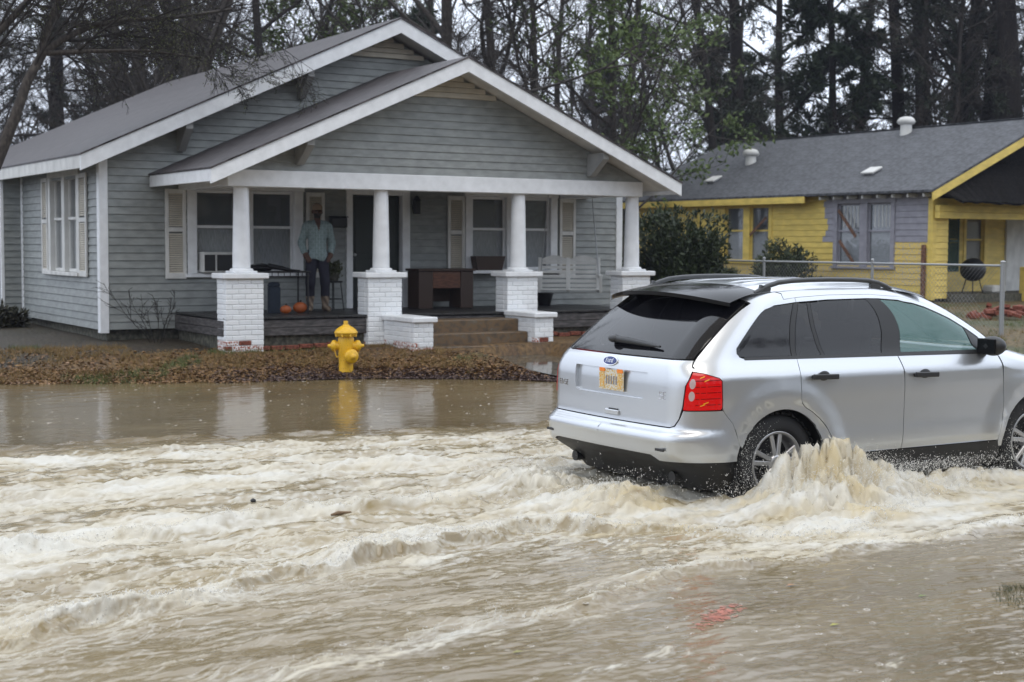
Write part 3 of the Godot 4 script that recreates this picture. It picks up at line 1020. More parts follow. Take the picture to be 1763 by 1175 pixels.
func build_grey_house() -> Node3D:
	var H := base("grey_house", Vector3(11.13, 0.28, -22.2), "grey clapboard bungalow with white gabled porch and brick piers", "house")
	var WL := 6.38
	var WR := 15.86
	var ZW := -22.2
	var ZB := -32.8
	var sid := func(s: Array, y: float, i: int) -> Array:
		var k: Material = [M["siding"], M["siding_b"], M["siding_c"], M["siding"]][(i * 7 + int(s[0] * 3.0)) % 4]
		return [[s[0], s[1], s[2], s[3], k]]
	# inner walls
	var core := MB.new()
	core.box(Vector3(WL + 0.16, 0.30, ZB + 0.1), Vector3(WR - 0.16, 3.0, ZW - 4.2))
	core.box(Vector3(WL + 0.05, 0.50, ZW - 4.19), Vector3(WR - 0.05, 0.74, ZW - 0.04))
	core.box(Vector3(WL + 0.05, 2.90, ZW - 4.19), Vector3(WR - 0.05, 2.999, ZW - 0.04))
	core.box(Vector3(10.0, 0.741, ZW - 4.19), Vector3(10.1, 2.899, ZW - 0.16))
	core.box(Vector3(11.9, 0.741, ZW - 4.19), Vector3(12.0, 2.899, ZW - 0.16))
	core.prism(PackedVector3Array([Vector3(WL + 0.16, 3.001, ZW - 0.03), Vector3(WR - 0.16, 3.001, ZW - 0.03), Vector3(CX, 5.12, ZW - 0.03)]), Vector3(0, 0, ZB - ZW + 0.2))
	obj("inner_wall", core, M["interior"], H)
	var sh := MB.new()
	sh.box(Vector3(WL + 0.03, 0.45, ZB), Vector3(WL + 0.15, 3.0, -26.6))
	obj("side_sheathing", sh, M["siding_b"], H)
	var sh3 := MB.new()
	sh3.box(Vector3(WR - 0.15, 0.45, ZB), Vector3(WR - 0.01, 3.0, ZW - 0.17))
	obj("side_sheathing", sh3, M["siding_b"], H)
	# foundation
	var fd := MB.new()
	fd.box(Vector3(WL + 0.10, -0.2, ZB + 0.05), Vector3(WR - 0.10, 0.49, ZW - 0.10))
	obj("foundation", fd, M["foundation"], H)
	# front wall siding
	var front_holes := [[7.70, 9.62, 1.27, 2.72], [10.38, 11.54, 0.70, 2.76], [12.61, 14.48, 1.30, 2.72]]
	siding(H, Vector3(0, 0, ZW), Vector3.RIGHT, Vector3.BACK, 0.49, 5.15, 0.1155,
		func(y: float) -> Vector2:
			var half: float = minf(4.66, (5.20 - y) / 0.4556)
			return Vector2(maxf(WL + 0.10, CX - half), minf(WR - 0.10, CX + half)),
		front_holes, sid)
	# left wall siding
	siding(H, Vector3(WL, 0, 0), Vector3.FORWARD, Vector3.LEFT, 0.49, 3.05, 0.1155,
		func(_y: float) -> Vector2: return Vector2(22.30, 27.0),
		[[23.28, 25.10, 1.33, 2.84]], sid)
	# bump-out farther back on that side
	siding(H, Vector3(0, 0, -27.05), Vector3.RIGHT, Vector3.BACK, 0.49, 3.0, 0.1155,
		func(_y: float) -> Vector2: return Vector2(6.06, 6.36), [], sid)
	var bo := MB.new()
	bo.box(Vector3(6.04, 0.45, -31.0), Vector3(6.40, 3.0, -27.06))
	obj("bay_wall", bo, M["siding_b"], H)
	for cb in [[WL - 0.035, WL + 0.10, ZW - 0.10, ZW + 0.035, 0.44, 3.12], [WR - 0.10, WR + 0.035, ZW - 0.10, ZW + 0.035, 0.44, 3.05], [WL - 0.03, WL + 0.02, -27.04, -26.94, 0.47, 3.0], [6.0, 6.06, -27.08, -27.02, 0.47, 3.0]]:
		var mb := MB.new()
		mb.bx(Vector3(cb[0], cb[4], cb[2]), Vector3(cb[1], cb[5], cb[3]), 0.008)
		obj("corner_board", mb, M["white"], H)
	# main roof
	roof_slab("roof", H, CX, 5.45, 5.94, main_roof(5.94), ZB - 0.45, -21.66, 0.026, M["shingle"])
	roof_slab("roof", H, CX, 5.449, 16.32, main_roof(16.32), ZB - 0.45, -21.66, 0.026, M["shingle"])
	roof_slab("soffit", H, CX, 5.30, 6.0, main_roof(6.0) - 0.15, ZB - 0.4, -21.72, 0.03, M["white_old"])
	roof_slab("soffit", H, CX, 5.299, 16.26, main_roof(16.26) - 0.15, ZB - 0.4, -21.72, 0.03, M["white_old"])
	rake_board(H, CX, 5.422, 5.95, main_roof(5.95) - 0.028, -21.68, 0.222, M["white"])
	rake_board(H, CX, 5.422, 16.31, main_roof(16.31) - 0.028, -21.68, 0.222, M["white"])
	for e in [5.95, 16.27]:
		var mb := MB.new()
		mb.bx(Vector3(e, main_roof(5.95) - 0.22, ZB - 0.4), Vector3(e + 0.04, main_roof(5.95) - 0.030, -21.735), 0.004)
		obj("fascia", mb, M["white_old"], H)
	# vent louvres in the main gable
	for k in 4:
		var y := 4.84 + k * 0.085
		var half: float = minf(0.82, (5.17 - y - 0.03) / 0.4556)
		if half < 0.06: continue
		var mb := MB.new()
		mb.cbox(Vector3(CX, y + 0.04, ZW + 0.045), Vector3(half, 0, 0), Vector3(0, 0.038, -0.012), Vector3(0, 0.004, 0.012), 0.004)
		obj("vent_slat", mb, M["cream"], H)
	for b in [[9.58, 4.66], [7.60, 3.76], [12.68, 4.66], [14.66, 3.76]]:
		knee_brace(H, b[0], main_roof(b[0]) - 0.23, ZW + 0.03, 0.44, 0.42, M["trim_grey"])
	# ------------- porch
	var PZ := -20.05
	roof_slab("porch_roof", H, CX, 4.60, 7.10, porch_roof(7.10), ZW + 0.01, -19.46, 0.026, M["shingle"])
	roof_slab("porch_roof", H, CX, 4.599, 15.16, porch_roof(15.16), ZW + 0.01, -19.46, 0.026, M["shingle"])
	roof_slab("porch_soffit", H, CX, 4.47, 7.16, porch_roof(7.16) - 0.13, ZW + 0.04, -19.52, 0.03, M["white_old"])
	roof_slab("porch_soffit", H, CX, 4.469, 15.10, porch_roof(15.10) - 0.13, ZW + 0.04, -19.52, 0.03, M["white_old"])
	rake_board(H, CX, 4.572, 7.11, porch_roof(7.11) - 0.028, -19.48, 0.202, M["white"])
	rake_board(H, CX, 4.572, 15.15, porch_roof(15.15) - 0.028, -19.48, 0.202, M["white"])
	for e in [7.11, 15.11]:
		var mb := MB.new()
		mb.bx(Vector3(e, porch_roof(7.11) - 0.20, ZW + 0.05), Vector3(e + 0.04, porch_roof(7.11) - 0.030, -19.535), 0.004)
		obj("fascia", mb, M["white"], H)
	siding(H, Vector3(0, 0, PZ), Vector3.RIGHT, Vector3.BACK, 2.842, 4.02, 0.118,
		func(y: float) -> Vector2:
			var half := (4.42 - y) / 0.438
			return Vector2(CX - half, CX + half),
		[], sid)
	var gw := MB.new()
	gw.prism(PackedVector3Array([Vector3(CX - 3.58, 2.85, PZ - 0.002), Vector3(CX + 3.58, 2.85, PZ - 0.002), Vector3(CX, 4.42, PZ - 0.002)]), Vector3(0, 0, -0.08))
	obj("gable_wall", gw, M["siding_b"], H)
	for k in 5:
		var y := 4.02 + k * 0.085
		var half: float = (4.42 - y - 0.05) / 0.438
		if half < 0.06: continue
		var mb := MB.new()
		mb.cbox(Vector3(CX, y + 0.04, PZ + 0.02), Vector3(half, 0, 0), Vector3(0, 0.038, -0.012), Vector3(0, 0.004, 0.012), 0.004)
		obj("vent_slat", mb, M["cream"], H)
	for b in [8.62, 13.70]:
		knee_brace(H, b, porch_roof(b) - 0.21, PZ + 0.026, 0.46, 0.36, M["trim_grey"])
	# beams
	for b in [[Vector3(7.54, 2.60, -20.22), Vector3(14.75, 2.84, -20.0)], [Vector3(7.56, 2.61, ZW + 0.03), Vector3(7.76, 2.80, -20.222)], [Vector3(14.53, 2.61, ZW + 0.03), Vector3(14.73, 2.80, -20.222)]]:
		var mb := MB.new()
		mb.bx(b[0], b[1], 0.008)
		obj("porch_beam", mb, M["white"], H)
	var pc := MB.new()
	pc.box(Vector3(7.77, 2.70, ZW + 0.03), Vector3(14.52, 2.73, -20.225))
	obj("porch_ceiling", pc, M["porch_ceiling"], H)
	# floor: boards across, front skirt, concrete below
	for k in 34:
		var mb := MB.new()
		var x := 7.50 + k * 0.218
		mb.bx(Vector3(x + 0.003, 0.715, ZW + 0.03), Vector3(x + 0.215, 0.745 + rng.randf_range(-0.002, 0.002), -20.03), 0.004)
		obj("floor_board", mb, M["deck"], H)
	for s in [[Vector3(7.53, 0.47, -20.10), Vector3(14.88, 0.70, -20.06)], [Vector3(7.49, 0.47, ZW + 0.03), Vector3(7.53, 0.70, -20.11)], [Vector3(14.88, 0.47, ZW + 0.03), Vector3(14.92, 0.70, -20.11)]]:
		var mb := MB.new()
		var h: float = (s[1].y - s[0].y) / 2
		for j in 2:
			mb.bx(Vector3(s[0].x, s[0].y + j * h + 0.003, s[0].z), Vector3(s[1].x, s[0].y + (j + 1) * h - 0.003, s[1].z), 0.004)
		obj("skirt_board", mb, M["skirt"], H)
	var pf := MB.new()
	pf.box(Vector3(7.56, -0.1, ZW), Vector3(14.86, 0.47, -20.14))
	obj("porch_base", pf, M["foundation"], H)
	for k in 30:
		var x := 8.08 + k * 0.225
		if (x > 9.6 and x < 10.4) or (x > 12.0 and x < 12.75): continue
		brick(H, Vector3(x, ground_y(x, -20.1) + 0.035 + rng.randf_range(-0.01, 0.012), -20.10 + rng.randf_range(-0.02, 0.02)), Vector3(0.205, 0.06, 0.10), M["brick_red"])
	# piers and columns
	var px := [7.785, 10.0, 12.42, 14.64]
	for i in 4:
		var pier := sub("pier", H, Vector3(px[i], 0.2, -20.17))
		brickwork(pier, px[i] - 0.285, px[i] + 0.285, 0.20, 1.295, -20.36, -20.0, 3 if i == 0 else 2)
		var cap := MB.new()
		cap.bx(Vector3(px[i] - 0.345, 1.296, -20.42), Vector3(px[i] + 0.345, 1.375, -19.94), 0.012)
		obj("pier_cap", cap, M["white"], pier)
		var col := sub("porch_column", H, Vector3(px[i] + 0.02, 1.376, -20.18))
		var sh2 := MB.new()
		sh2.lathe(Vector3(px[i] + 0.02, 1.376, -20.18), Vector3.UP, [Vector2(0.128, 0.05), Vector2(0.126, 0.3), Vector2(0.118, 0.7), Vector2(0.108, 1.222)], 28)
		obj("shaft", sh2, M["white"], col)
		var pl := MB.new()
		pl.bx(Vector3(px[i] + 0.02 - 0.175, 1.376, -20.355), Vector3(px[i] + 0.02 + 0.175, 1.405, -20.005), 0.006)
		pl.lathe(Vector3(px[i] + 0.02, 1.405, -20.18), Vector3.UP, [Vector2(0.165, 0.0), Vector2(0.17, 0.012), Vector2(0.16, 0.03), Vector2(0.14, 0.036)], 24)
		obj("plinth", pl, M["white"], col)
	# steps and their cheek walls
	var st := sub("steps", H, Vector3(11.2, 0.2, -19.6))
	var tops := [[0.66, -20.06, -19.62], [0.475, -19.62, -19.34], [0.30, -19.34, -19.06]]
	for t in tops:
		var mb := MB.new()
		mb.bx(Vector3(10.30, -0.05, t[1]), Vector3(12.10, t[0], t[2] + 0.02), 0.015)
		obj("step", mb, M["step"], st)
	for c in [[9.97, 10.30, -19.03, 0.665], [12.10, 12.44, -19.13, 0.69]]:
		var ck := sub("cheek_wall", H, Vector3((c[0] + c[1]) * 0.5, 0.2, -19.5))
		brickwork(ck, c[0], c[1], 0.09, c[3], -19.99, c[2], 4)
		var cap := MB.new()
		cap.bx(Vector3(c[0] - 0.035, c[3] + 0.001, -19.995), Vector3(c[1] + 0.045, c[3] + 0.08, c[2] + 0.05), 0.014)
		obj("wall_cap", cap, M["white"], ck)
	# openings on the porch
	var FO := Vector3(0, 0, ZW)
	window_unit(H, FO, Vector3.RIGHT, Vector3.BACK, 7.70, 9.62, 1.33, 2.62, 2, M["white"], 0.22, M["curtain"], null, 0.15)
	window_unit(H, FO, Vector3.RIGHT, Vector3.BACK, 12.61, 14.48, 1.36, 2.62, 2, M["white"], 0.22, M["curtain"], null, 0.14)
	shutter(H, FO, Vector3.RIGHT, Vector3.BACK, 7.35, 7.68, 1.25, 2.62, M["white_old"], M["cream"])
	shutter(H, FO, Vector3.RIGHT, Vector3.BACK, 9.67, 9.99, 1.25, 2.62, M["white_old"], M["cream"])
	shutter(H, FO, Vector3.RIGHT, Vector3.BACK, 12.26, 12.59, 1.25, 2.62, M["white_old"], M["cream"])
	shutter(H, FO, Vector3.RIGHT, Vector3.BACK, 14.52, 14.86, 1.25, 2.62, M["white_old"], M["cream"])
	var door := sub("front_door", H, Vector3(10.95, 0.745, ZW))
	for t in [[10.38, 10.49, 0.746, 2.72], [11.40, 11.54, 0.746, 2.72]]:
		var mb := MB.new()
		mb.bx(Vector3(t[0], t[2], ZW - 0.1), Vector3(t[1], t[3], ZW + 0.05), 0.006)
		obj("door_casing", mb, M["white"], door)
	var hd := MB.new()
	hd.bx(Vector3(10.491, 2.60, ZW - 0.1), Vector3(11.399, 2.70, ZW + 0.045), 0.006)
	obj("door_head", hd, M["white"], door)
	var dl := MB.new()
	dl.bx(Vector3(10.50, 0.76, ZW - 0.11), Vector3(11.39, 2.59, ZW - 0.07), 0.004)
	obj("door_leaf", dl, mat("door_green", Color(0.012, 0.020, 0.018), 0.4), door)
	var dp := MB.new()
	for p in [[0.80, 1.55], [1.65, 2.52]]:
		for f in [[10.58, 10.91], [10.98, 11.31]]:
			dp.bx(Vector3(f[0], p[0], ZW - 0.075), Vector3(f[1], p[1], ZW - 0.058), 0.006)
	obj("door_panels", dp, M["door_green"], door)
	var kn := MB.new()
	kn.ellipsoid(Vector3(10.56, 1.62, ZW - 0.03), Vector3(0.03, 0.03, 0.03))
	obj("door_knob", kn, M["alloy"], door)
	# window on the left wall, with mesh shutters each side
	window_unit(H, Vector3(WL, 0, 0), Vector3.FORWARD, Vector3.LEFT, 23.28, 25.10, 1.33, 2.84, 2, M["white_old"], 0.16, M["curtain"], null, 0.13)
	shutter(H, Vector3(WL, 0, 0), Vector3.FORWARD, Vector3.LEFT, 22.82, 23.26, 1.27, 2.86, M["white_old"], M["cream"])
	shutter(H, Vector3(WL, 0, 0), Vector3.FORWARD, Vector3.LEFT, 25.12, 25.50, 1.27, 2.86, M["white_old"], M["cream"])
	return H

# ------------------------------------------------------------------ the yellow house
func yroof(x: float) -> float: return 5.18 - 0.45 * absf(x - 32.0)

func build_yellow_house() -> void:
	var H := base("yellow_house", Vector3(32.0, 0.4, -31.0), "weathered yellow clapboard house with grey patch and dark damaged porch roof", "house")
	var X := 28.0
	var wall := func(s: Array, y: float, i: int) -> Array:
		var ye: Material = [M["yellow_paint"], M["yellow_paint_b"]][i % 2]
		var bl := 29.85 - 0.22 * fposmod(sin(i * 12.9) * 43.7, 1.0)
		if y < 1.86:
			if s[0] < 27.4 and y > 0.9: ye = M["yellow_worn"]
			return [[s[0], s[1], s[2], s[3], ye]]
		var out := []
		if s[0] < bl:
			out.append([s[0], minf(s[1], bl), s[2], minf(s[3], bl), M["lavender"]])
		if s[1] > bl:
			out.append([maxf(s[0], bl), s[1], maxf(s[2], bl), s[3], ye])
		return out
	siding(H, Vector3(X, 0, 0), Vector3.FORWARD, Vector3.LEFT, 0.52, 3.20, 0.155,
		func(_y: float) -> Vector2: return Vector2(26.12, 38.4),
		[[27.22, 29.42, 1.22, 3.0], [31.86, 34.04, 1.30, 3.0]], wall)
	var core := MB.new()
	core.box(Vector3(X + 3.6, 0.2, -38.4), Vector3(36.0, 3.19, -27.75))
	core.box(Vector3(X + 0.05, 0.53, -38.4), Vector3(X + 3.59, 0.62, -27.75))
	core.box(Vector3(X + 0.05, 3.05, -38.4), Vector3(X + 3.59, 3.19, -27.75))
	core.box(Vector3(X + 0.05, 0.63, -38.4), Vector3(X + 3.59, 3.04, -38.3))
	core.box(Vector3(X + 0.16, 0.63, -30.7), Vector3(X + 3.59, 3.04, -30.6))
	core.box(Vector3(X + 0.55, 0.63, -27.85), Vector3(X + 3.59, 3.04, -27.75))
	core.prism(PackedVector3Array([Vector3(X + 0.16, 3.2, -26.3), Vector3(35.9, 3.2, -26.3), Vector3(32.0, 4.95, -26.3)]), Vector3(0, 0, -12.0))
	obj("inner_wall", core, M["interior"], H)
	var fd := MB.new()
	fd.box(Vector3(X + 0.1, 0.0, -38.4), Vector3(36.0, 0.52, -26.1))
	obj("foundation", fd, M["foundation"], H)
	# front: short return of wall, recessed porch wall
	var fy := func(s: Array, _y: float, i: int) -> Array: return [[s[0], s[1], s[2], s[3], [M["yellow_paint"], M["yellow_paint_b"]][i % 2]]]
	siding(H, Vector3(0, 0, -26.0), Vector3.RIGHT, Vector3.BACK, 0.52, 2.50, 0.155, func(_y: float) -> Vector2: return Vector2(28.12, 28.55), [], fy)
	var rt := MB.new()
	rt.box(Vector3(28.02, 0.52, -27.12), Vector3(28.54, 3.2, -26.01))
	obj("return_wall", rt, M["yellow_paint_b"], H)
	siding(H, Vector3(0, 0, -27.6), Vector3.RIGHT, Vector3.BACK, 0.62, 3.1, 0.155, func(_y: float) -> Vector2: return Vector2(28.56, 36.0), [[30.88, 31.78, 1.2, 2.62], [32.5, 33.5, 0.6, 2.75]], fy)
	for cb in [[X - 0.03, X + 0.12, -26.12, -25.97]]:
		var mb := MB.new()
		mb.bx(Vector3(cb[0], 0.48, cb[2]), Vector3(cb[1], 3.2, cb[3]), 0.008)
		obj("corner_board", mb, M["yellow_paint"], H)
	var dpipe := MB.new()
	dpipe.bx(Vector3(X - 0.09, 0.42, -26.27), Vector3(X - 0.03, 1.85, -26.15), 0.01)
	obj("rusty_downpipe", dpipe, M["plank"], H)
	# windows
	var O := Vector3(X, 0, 0)
	var wa := window_unit(H, O, Vector3.FORWARD, Vector3.LEFT, 31.86, 34.04, 1.36, 2.92, 2, M["yellow_paint"], 0.28, M["curtain"], null, 0.14)
	var wb := window_unit(H, O, Vector3.FORWARD, Vector3.LEFT, 27.22, 29.42, 1.28, 2.92, 2, M["lavender"], 0.26, M["curtain"], M["curtain"], 0.14)
	wb.set_meta("label", "boarded window in grey patch")
	# boards nailed across
	for b in [[29.20, 2.75, 28.55, 2.05], [28.62, 1.38, 29.15, 1.95]]:
		var mb := MB.new()
		mb.bar(Vector3(X - 0.07, b[1], -b[0]), Vector3(X - 0.07, b[3], -b[2]), 0.02, 0.09, Vector3.UP)
		obj("nailed_plank", mb, M["plank"], wb)
	var pk := MB.new()
	pk.bar(Vector3(X - 0.07, 2.1, -32.75), Vector3(X - 0.07, 2.6, -32.05), 0.02, 0.08, Vector3.UP)
	obj("nailed_plank", pk, M["plank"], wa)
	for s in 2:
		for k in 5:
			var mb := MB.new()
			var a := 27.4 + s * 1.13 + k * 0.13
			mb.bx(Vector3(X - 0.012, 2.3, -a - 0.02), Vector3(X + 0.005, 2.85, -a), 0.003)
			obj("glazing_bar", mb, M["white_old"], wb)
	window_unit(H, Vector3(0, 0, -27.6), Vector3.RIGHT, Vector3.BACK, 30.88, 31.78, 1.25, 2.58, 1, M["yellow_paint"], 0.2, null, null, 0.1)
	shutter(H, Vector3(0, 0, -27.6), Vector3.RIGHT, Vector3.BACK, 30.28, 30.70, 1.15, 2.62, M["green_paint"], M["green_paint"])
	var dr := MB.new()
	dr.bx(Vector3(32.5, 0.62, -27.62), Vector3(33.5, 2.75, -27.52), 0.008)
	obj("front_door", dr, M["white_old"], H)
	# roof
	roof_slab("roof", H, 32.0, 5.18, 27.58, yroof(27.58), -38.9, -25.62, 0.06, M["shingle_y"])
	roof_slab("roof", H, 32.0, 5.179, 36.42, yroof(36.42), -38.9, -25.62, 0.06, M["shingle_y"])
	roof_slab("roof_deck", H, 32.0, 5.11, 27.64, yroof(27.64) - 0.07, -38.85, -25.70, 0.03, M["burnt"])
	rake_board(H, 32.0, 5.11, 27.59, yroof(27.59) - 0.07, -25.60, 0.20, M["yellow_paint"])
	rake_board(H, 32.0, 5.11, 36.41, yroof(36.41) - 0.07, -25.60, 0.20, M["yellow_paint"])
	var fa := MB.new()
	fa.bx(Vector3(27.58, yroof(27.58) - 0.24, -38.9), Vector3(27.62, yroof(27.58) - 0.062, -30.15), 0.005)
	obj("fascia", fa, M["yellow_paint"], H)
	for k in 8:
		var mb := MB.new()
		var z := -26.0 - k * 0.52
		mb.bx(Vector3(27.66, yroof(27.66) - 0.20, z - 0.025), Vector3(27.99, yroof(27.66) - 0.11, z + 0.025), 0.005)
		obj("rafter_tail", mb, M["white_old"], H)
	var rc := MB.new()
	rc.bar(Vector3(32, 5.185, -38.9), Vector3(32, 5.185, -25.62), 0.16, 0.02, Vector3.UP)
	obj("ridge_cap", rc, M["shingle_y"], H)
	# porch beam, lean-to roof in front of the gable
	var bm := MB.new()
	for k in 2:
		bm.bx(Vector3(28.02, 2.50 + k * 0.165, -25.95), Vector3(36.0, 2.662 + k * 0.165, -25.80), 0.006)
	obj("porch_beam", bm, M["yellow_paint"], H)
	var gb := MB.new()
	gb.prism(PackedVector3Array([Vector3(27.9, 3.0, -25.98), Vector3(36.1, 3.0, -25.98), Vector3(32.0, 4.9, -25.98)]), Vector3(0, 0, -0.1))
	obj("gable_wall", gb, M["burnt"], H)
	# lean-to roof: one slope with a ragged, sagging eave
	var pr2 := MB.new()
	for k in 32:
		var xa := 28.02 + k * 0.25
		var xb := xa + 0.25
		var ja := 0.05 * sin(k * 2.3) + 0.04 * sin(k * 0.7)
		var jb := 0.05 * sin((k + 1) * 2.3) + 0.04 * sin((k + 1) * 0.7)
		pr2.prism(PackedVector3Array([Vector3(xa, 2.90 + ja * 0.4, -25.05 - ja), Vector3(xb, 2.90 + jb * 0.4, -25.05 - jb), Vector3(xb, minf(3.9, yroof(xb) - 0.14), -25.97), Vector3(xa, minf(3.9, yroof(xa) - 0.14), -25.97)]), Vector3(0, -0.05, -0.02))
	obj("porch_roof", pr2, M["burnt"], H)
	var fl := MB.new()
	fl.box(Vector3(28.55, 0.3, -27.6), Vector3(36.0, 0.62, -25.85))
	obj("porch_floor", fl, M["foundation"], H)
	var pr := MB.new()
	pr.bx(Vector3(31.15, 0.3, -25.95), Vector3(31.70, 1.30, -25.6), 0.02)
	obj("porch_pier", pr, M["yellow_paint"], H)
	# things on the roof: turbine ventilators and flat vents
	for t in [["white turbine vent near the far end of yellow house roof", Vector3(30.1, 4.325, -35.3), 0.85], ["white turbine vent high on yellow house roof near the ridge", Vector3(31.6, 5.0, -30.4), 1.0]]:
		var V := base("turbine_vent", t[1], t[0], "vent", "turbine vents on the yellow house")
		var q: Vector3 = t[1]
		var k: float = t[2]
		var st := MB.new()
		st.lathe(q + Vector3(0, -0.12, 0), Vector3.UP, [Vector2(0.17, 0.0), Vector2(0.16, 0.35 * k), Vector2(0.16, 0.37 * k), Vector2(0.12, 0.38 * k)], 20)
		obj("stem", st, M["white_old"], V)
		var hd := MB.new()
		hd.lathe(q + Vector3(0, 0.22 * k, 0), Vector3.UP, [Vector2(0.13, 0.0), Vector2(0.21, 0.04), Vector2(0.245, 0.10), Vector2(0.235, 0.16), Vector2(0.17, 0.22), Vector2(0.08, 0.245), Vector2(0.0, 0.25)], 20)
		for j in 16:
			var a := TAU * j / 16
			var d := Vector3(cos(a), 0, sin(a))
			hd.tube(PackedVector3Array([q + d * 0.20 + Vector3(0, 0.25 * k, 0), q + d * 0.253 + Vector3(0, 0.32 * k, 0), q + d * 0.18 + Vector3(0, 0.43 * k, 0)]), PackedFloat32Array([0.008, 0.009, 0.007]), 4)
		obj("turbine_head", hd, M["white_old"], V)
	for t in [["flat white roof vent low on yellow house roof, far end", Vector3(28.8, 3.745, -35.5)], ["flat white roof vent low on yellow house roof, street end", Vector3(28.8, 3.745, -28.9)]]:
		var V := base("roof_vent", t[1], t[0], "vent", "flat roof vents")
		var q: Vector3 = t[1]
		var b := Basis(Vector3.BACK, atan(0.45))
		var hd := MB.new()
		hd.cbox(q + Vector3(0, 0.07, 0), b * Vector3(0.20, 0, 0), b * Vector3(0, 0.025, 0), Vector3(0, 0, 0.22), 0.012)
		obj("hood", hd, M["white_old"], V)
		var cb := MB.new()
		cb.cbox(q + Vector3(0, 0.02, 0), b * Vector3(0.14, 0, 0), b * Vector3(0, 0.045, 0), Vector3(0, 0, 0.16), 0.005)
		obj("curb", cb, M["galvanised"], V)

func build_fence() -> void:
	var F := base("chain_link_fence", Vector3(20, 0.3, -21.5), "low galvanised chain link fence between the two yards", "fence")
	var zs := [-17.0, -20.0, -23.0, -26.0, -29.0]
	var gy := 0.30
	for i in 5:
		var mb := MB.new()
		var r := 0.042 if i == 0 else 0.028
		mb.tube(PackedVector3Array([Vector3(20, 0.1, zs[i]), Vector3(20, 1.55, zs[i])]), PackedFloat32Array([r, r]), 10)
		mb.ellipsoid(Vector3(20, 1.55, zs[i]), Vector3(r * 1.15, 0.03, r * 1.15), 10, 6)
		obj("post", mb, M["galvanised"], F)
	var tr := MB.new()
	tr.rod(Vector3(20, 1.49, -29.0), Vector3(20, 1.49, -17.0), 0.021, 8)
	obj("top_rail", tr, M["galvanised"], F)
	var me := MB.new()
	var z := -29.0
	while z < -17.0:
		for s in [-1.0, 1.0]:
			var z2: float = z + s * 1.14
			var a := Vector3(20, gy + 0.02, z)
			var b := Vector3(20, 1.46, z2)
			if z2 > -17.0 or z2 < -29.0: continue
			me.tube(PackedVector3Array([a, b]), PackedFloat32Array([0.002, 0.002]), 3, false)
		z += 0.085
	obj("chain_mesh", me, M["galvanised"], F)

# ------------------------------------------------------------------ the car
# Car axes: x forward from the rear bumper, y up from the road, z to its right-hand side.
var WY := [Vector2(0.15, 0.88), Vector2(0.28, 0.918), Vector2(0.40, 0.945), Vector2(0.47, 0.957), Vector2(0.52, 0.958), Vector2(0.62, 0.954), Vector2(0.75, 0.955), Vector2(0.88, 0.960), Vector2(0.985, 0.958), Vector2(1.01, 0.950), Vector2(1.05, 0.928), Vector2(1.10, 0.898), Vector2(1.14, 0.877), Vector2(1.30, 0.82), Vector2(1.45, 0.765), Vector2(1.54, 0.725), Vector2(1.60, 0.68), Vector2(1.66, 0.60)]
var RY := [Vector2(0.15, 0.34), Vector2(0.30, 0.20), Vector2(0.40, 0.05), Vector2(0.455, 0.018), Vector2(0.52, 0.010), Vector2(0.58, 0.0), Vector2(0.605, 0.012), Vector2(0.635, 0.065), Vector2(0.66, 0.078), Vector2(0.80, 0.085), Vector2(0.95, 0.092), Vector2(1.03, 0.105), Vector2(1.09, 0.125), Vector2(1.13, 0.158), Vector2(1.20, 0.23), Vector2(1.35, 0.40), Vector2(1.50, 0.60), Vector2(1.60, 0.75), Vector2(1.66, 0.86)]
var FY := [Vector2(0.15, 4.30), Vector2(0.30, 4.50), Vector2(0.50, 4.57), Vector2(0.70, 4.55), Vector2(0.85, 4.47), Vector2(0.93, 4.30), Vector2(1.00, 4.02), Vector2(1.06, 3.78), Vector2(1.10, 3.62), Vector2(1.14, 3.52), Vector2(1.30, 3.26), Vector2(1.44, 3.00), Vector2(1.54, 2.76), Vector2(1.60, 2.56), Vector2(1.66, 2.20)]
var YT := [Vector2(0.55, 1.44), Vector2(0.70, 1.52), Vector2(0.79, 1.556), Vector2(0.95, 1.585), Vector2(1.3, 1.604), Vector2(1.7, 1.612), Vector2(2.05, 1.61), Vector2(2.33, 1.592), Vector2(2.6, 1.538), Vector2(2.86, 1.437), Vector2(3.11, 1.308), Vector2(3.24, 1.228), Vector2(3.40, 1.13)]
const CW := Vector2(0.96, 0.36)
const CF := Vector2(3.68, 0.36)
const RC := 0.40
const FC := 0.46
var CAR_AT := Vector3(6.25, -0.13, -9.01)

func taper(x: float) -> float:
	var t := 1.0
	if x < 1.5: t -= 0.045 * pow((1.5 - x) / 1.5, 2.0)
	if x > 3.3: t -= 0.05 * pow((x - 3.3) / 1.4, 2.0)
	return t

func flare(x: float, y: float) -> float:
	var f := 0.0
	for c in [CW, CF]:
		var d: float = Vector2(x, y).distance_to(c)
		f += 0.017 * smoothstep(0.66, 0.50, d) * (1.0 - 0.35 * smoothstep(0.475, 0.455, d))
	return f

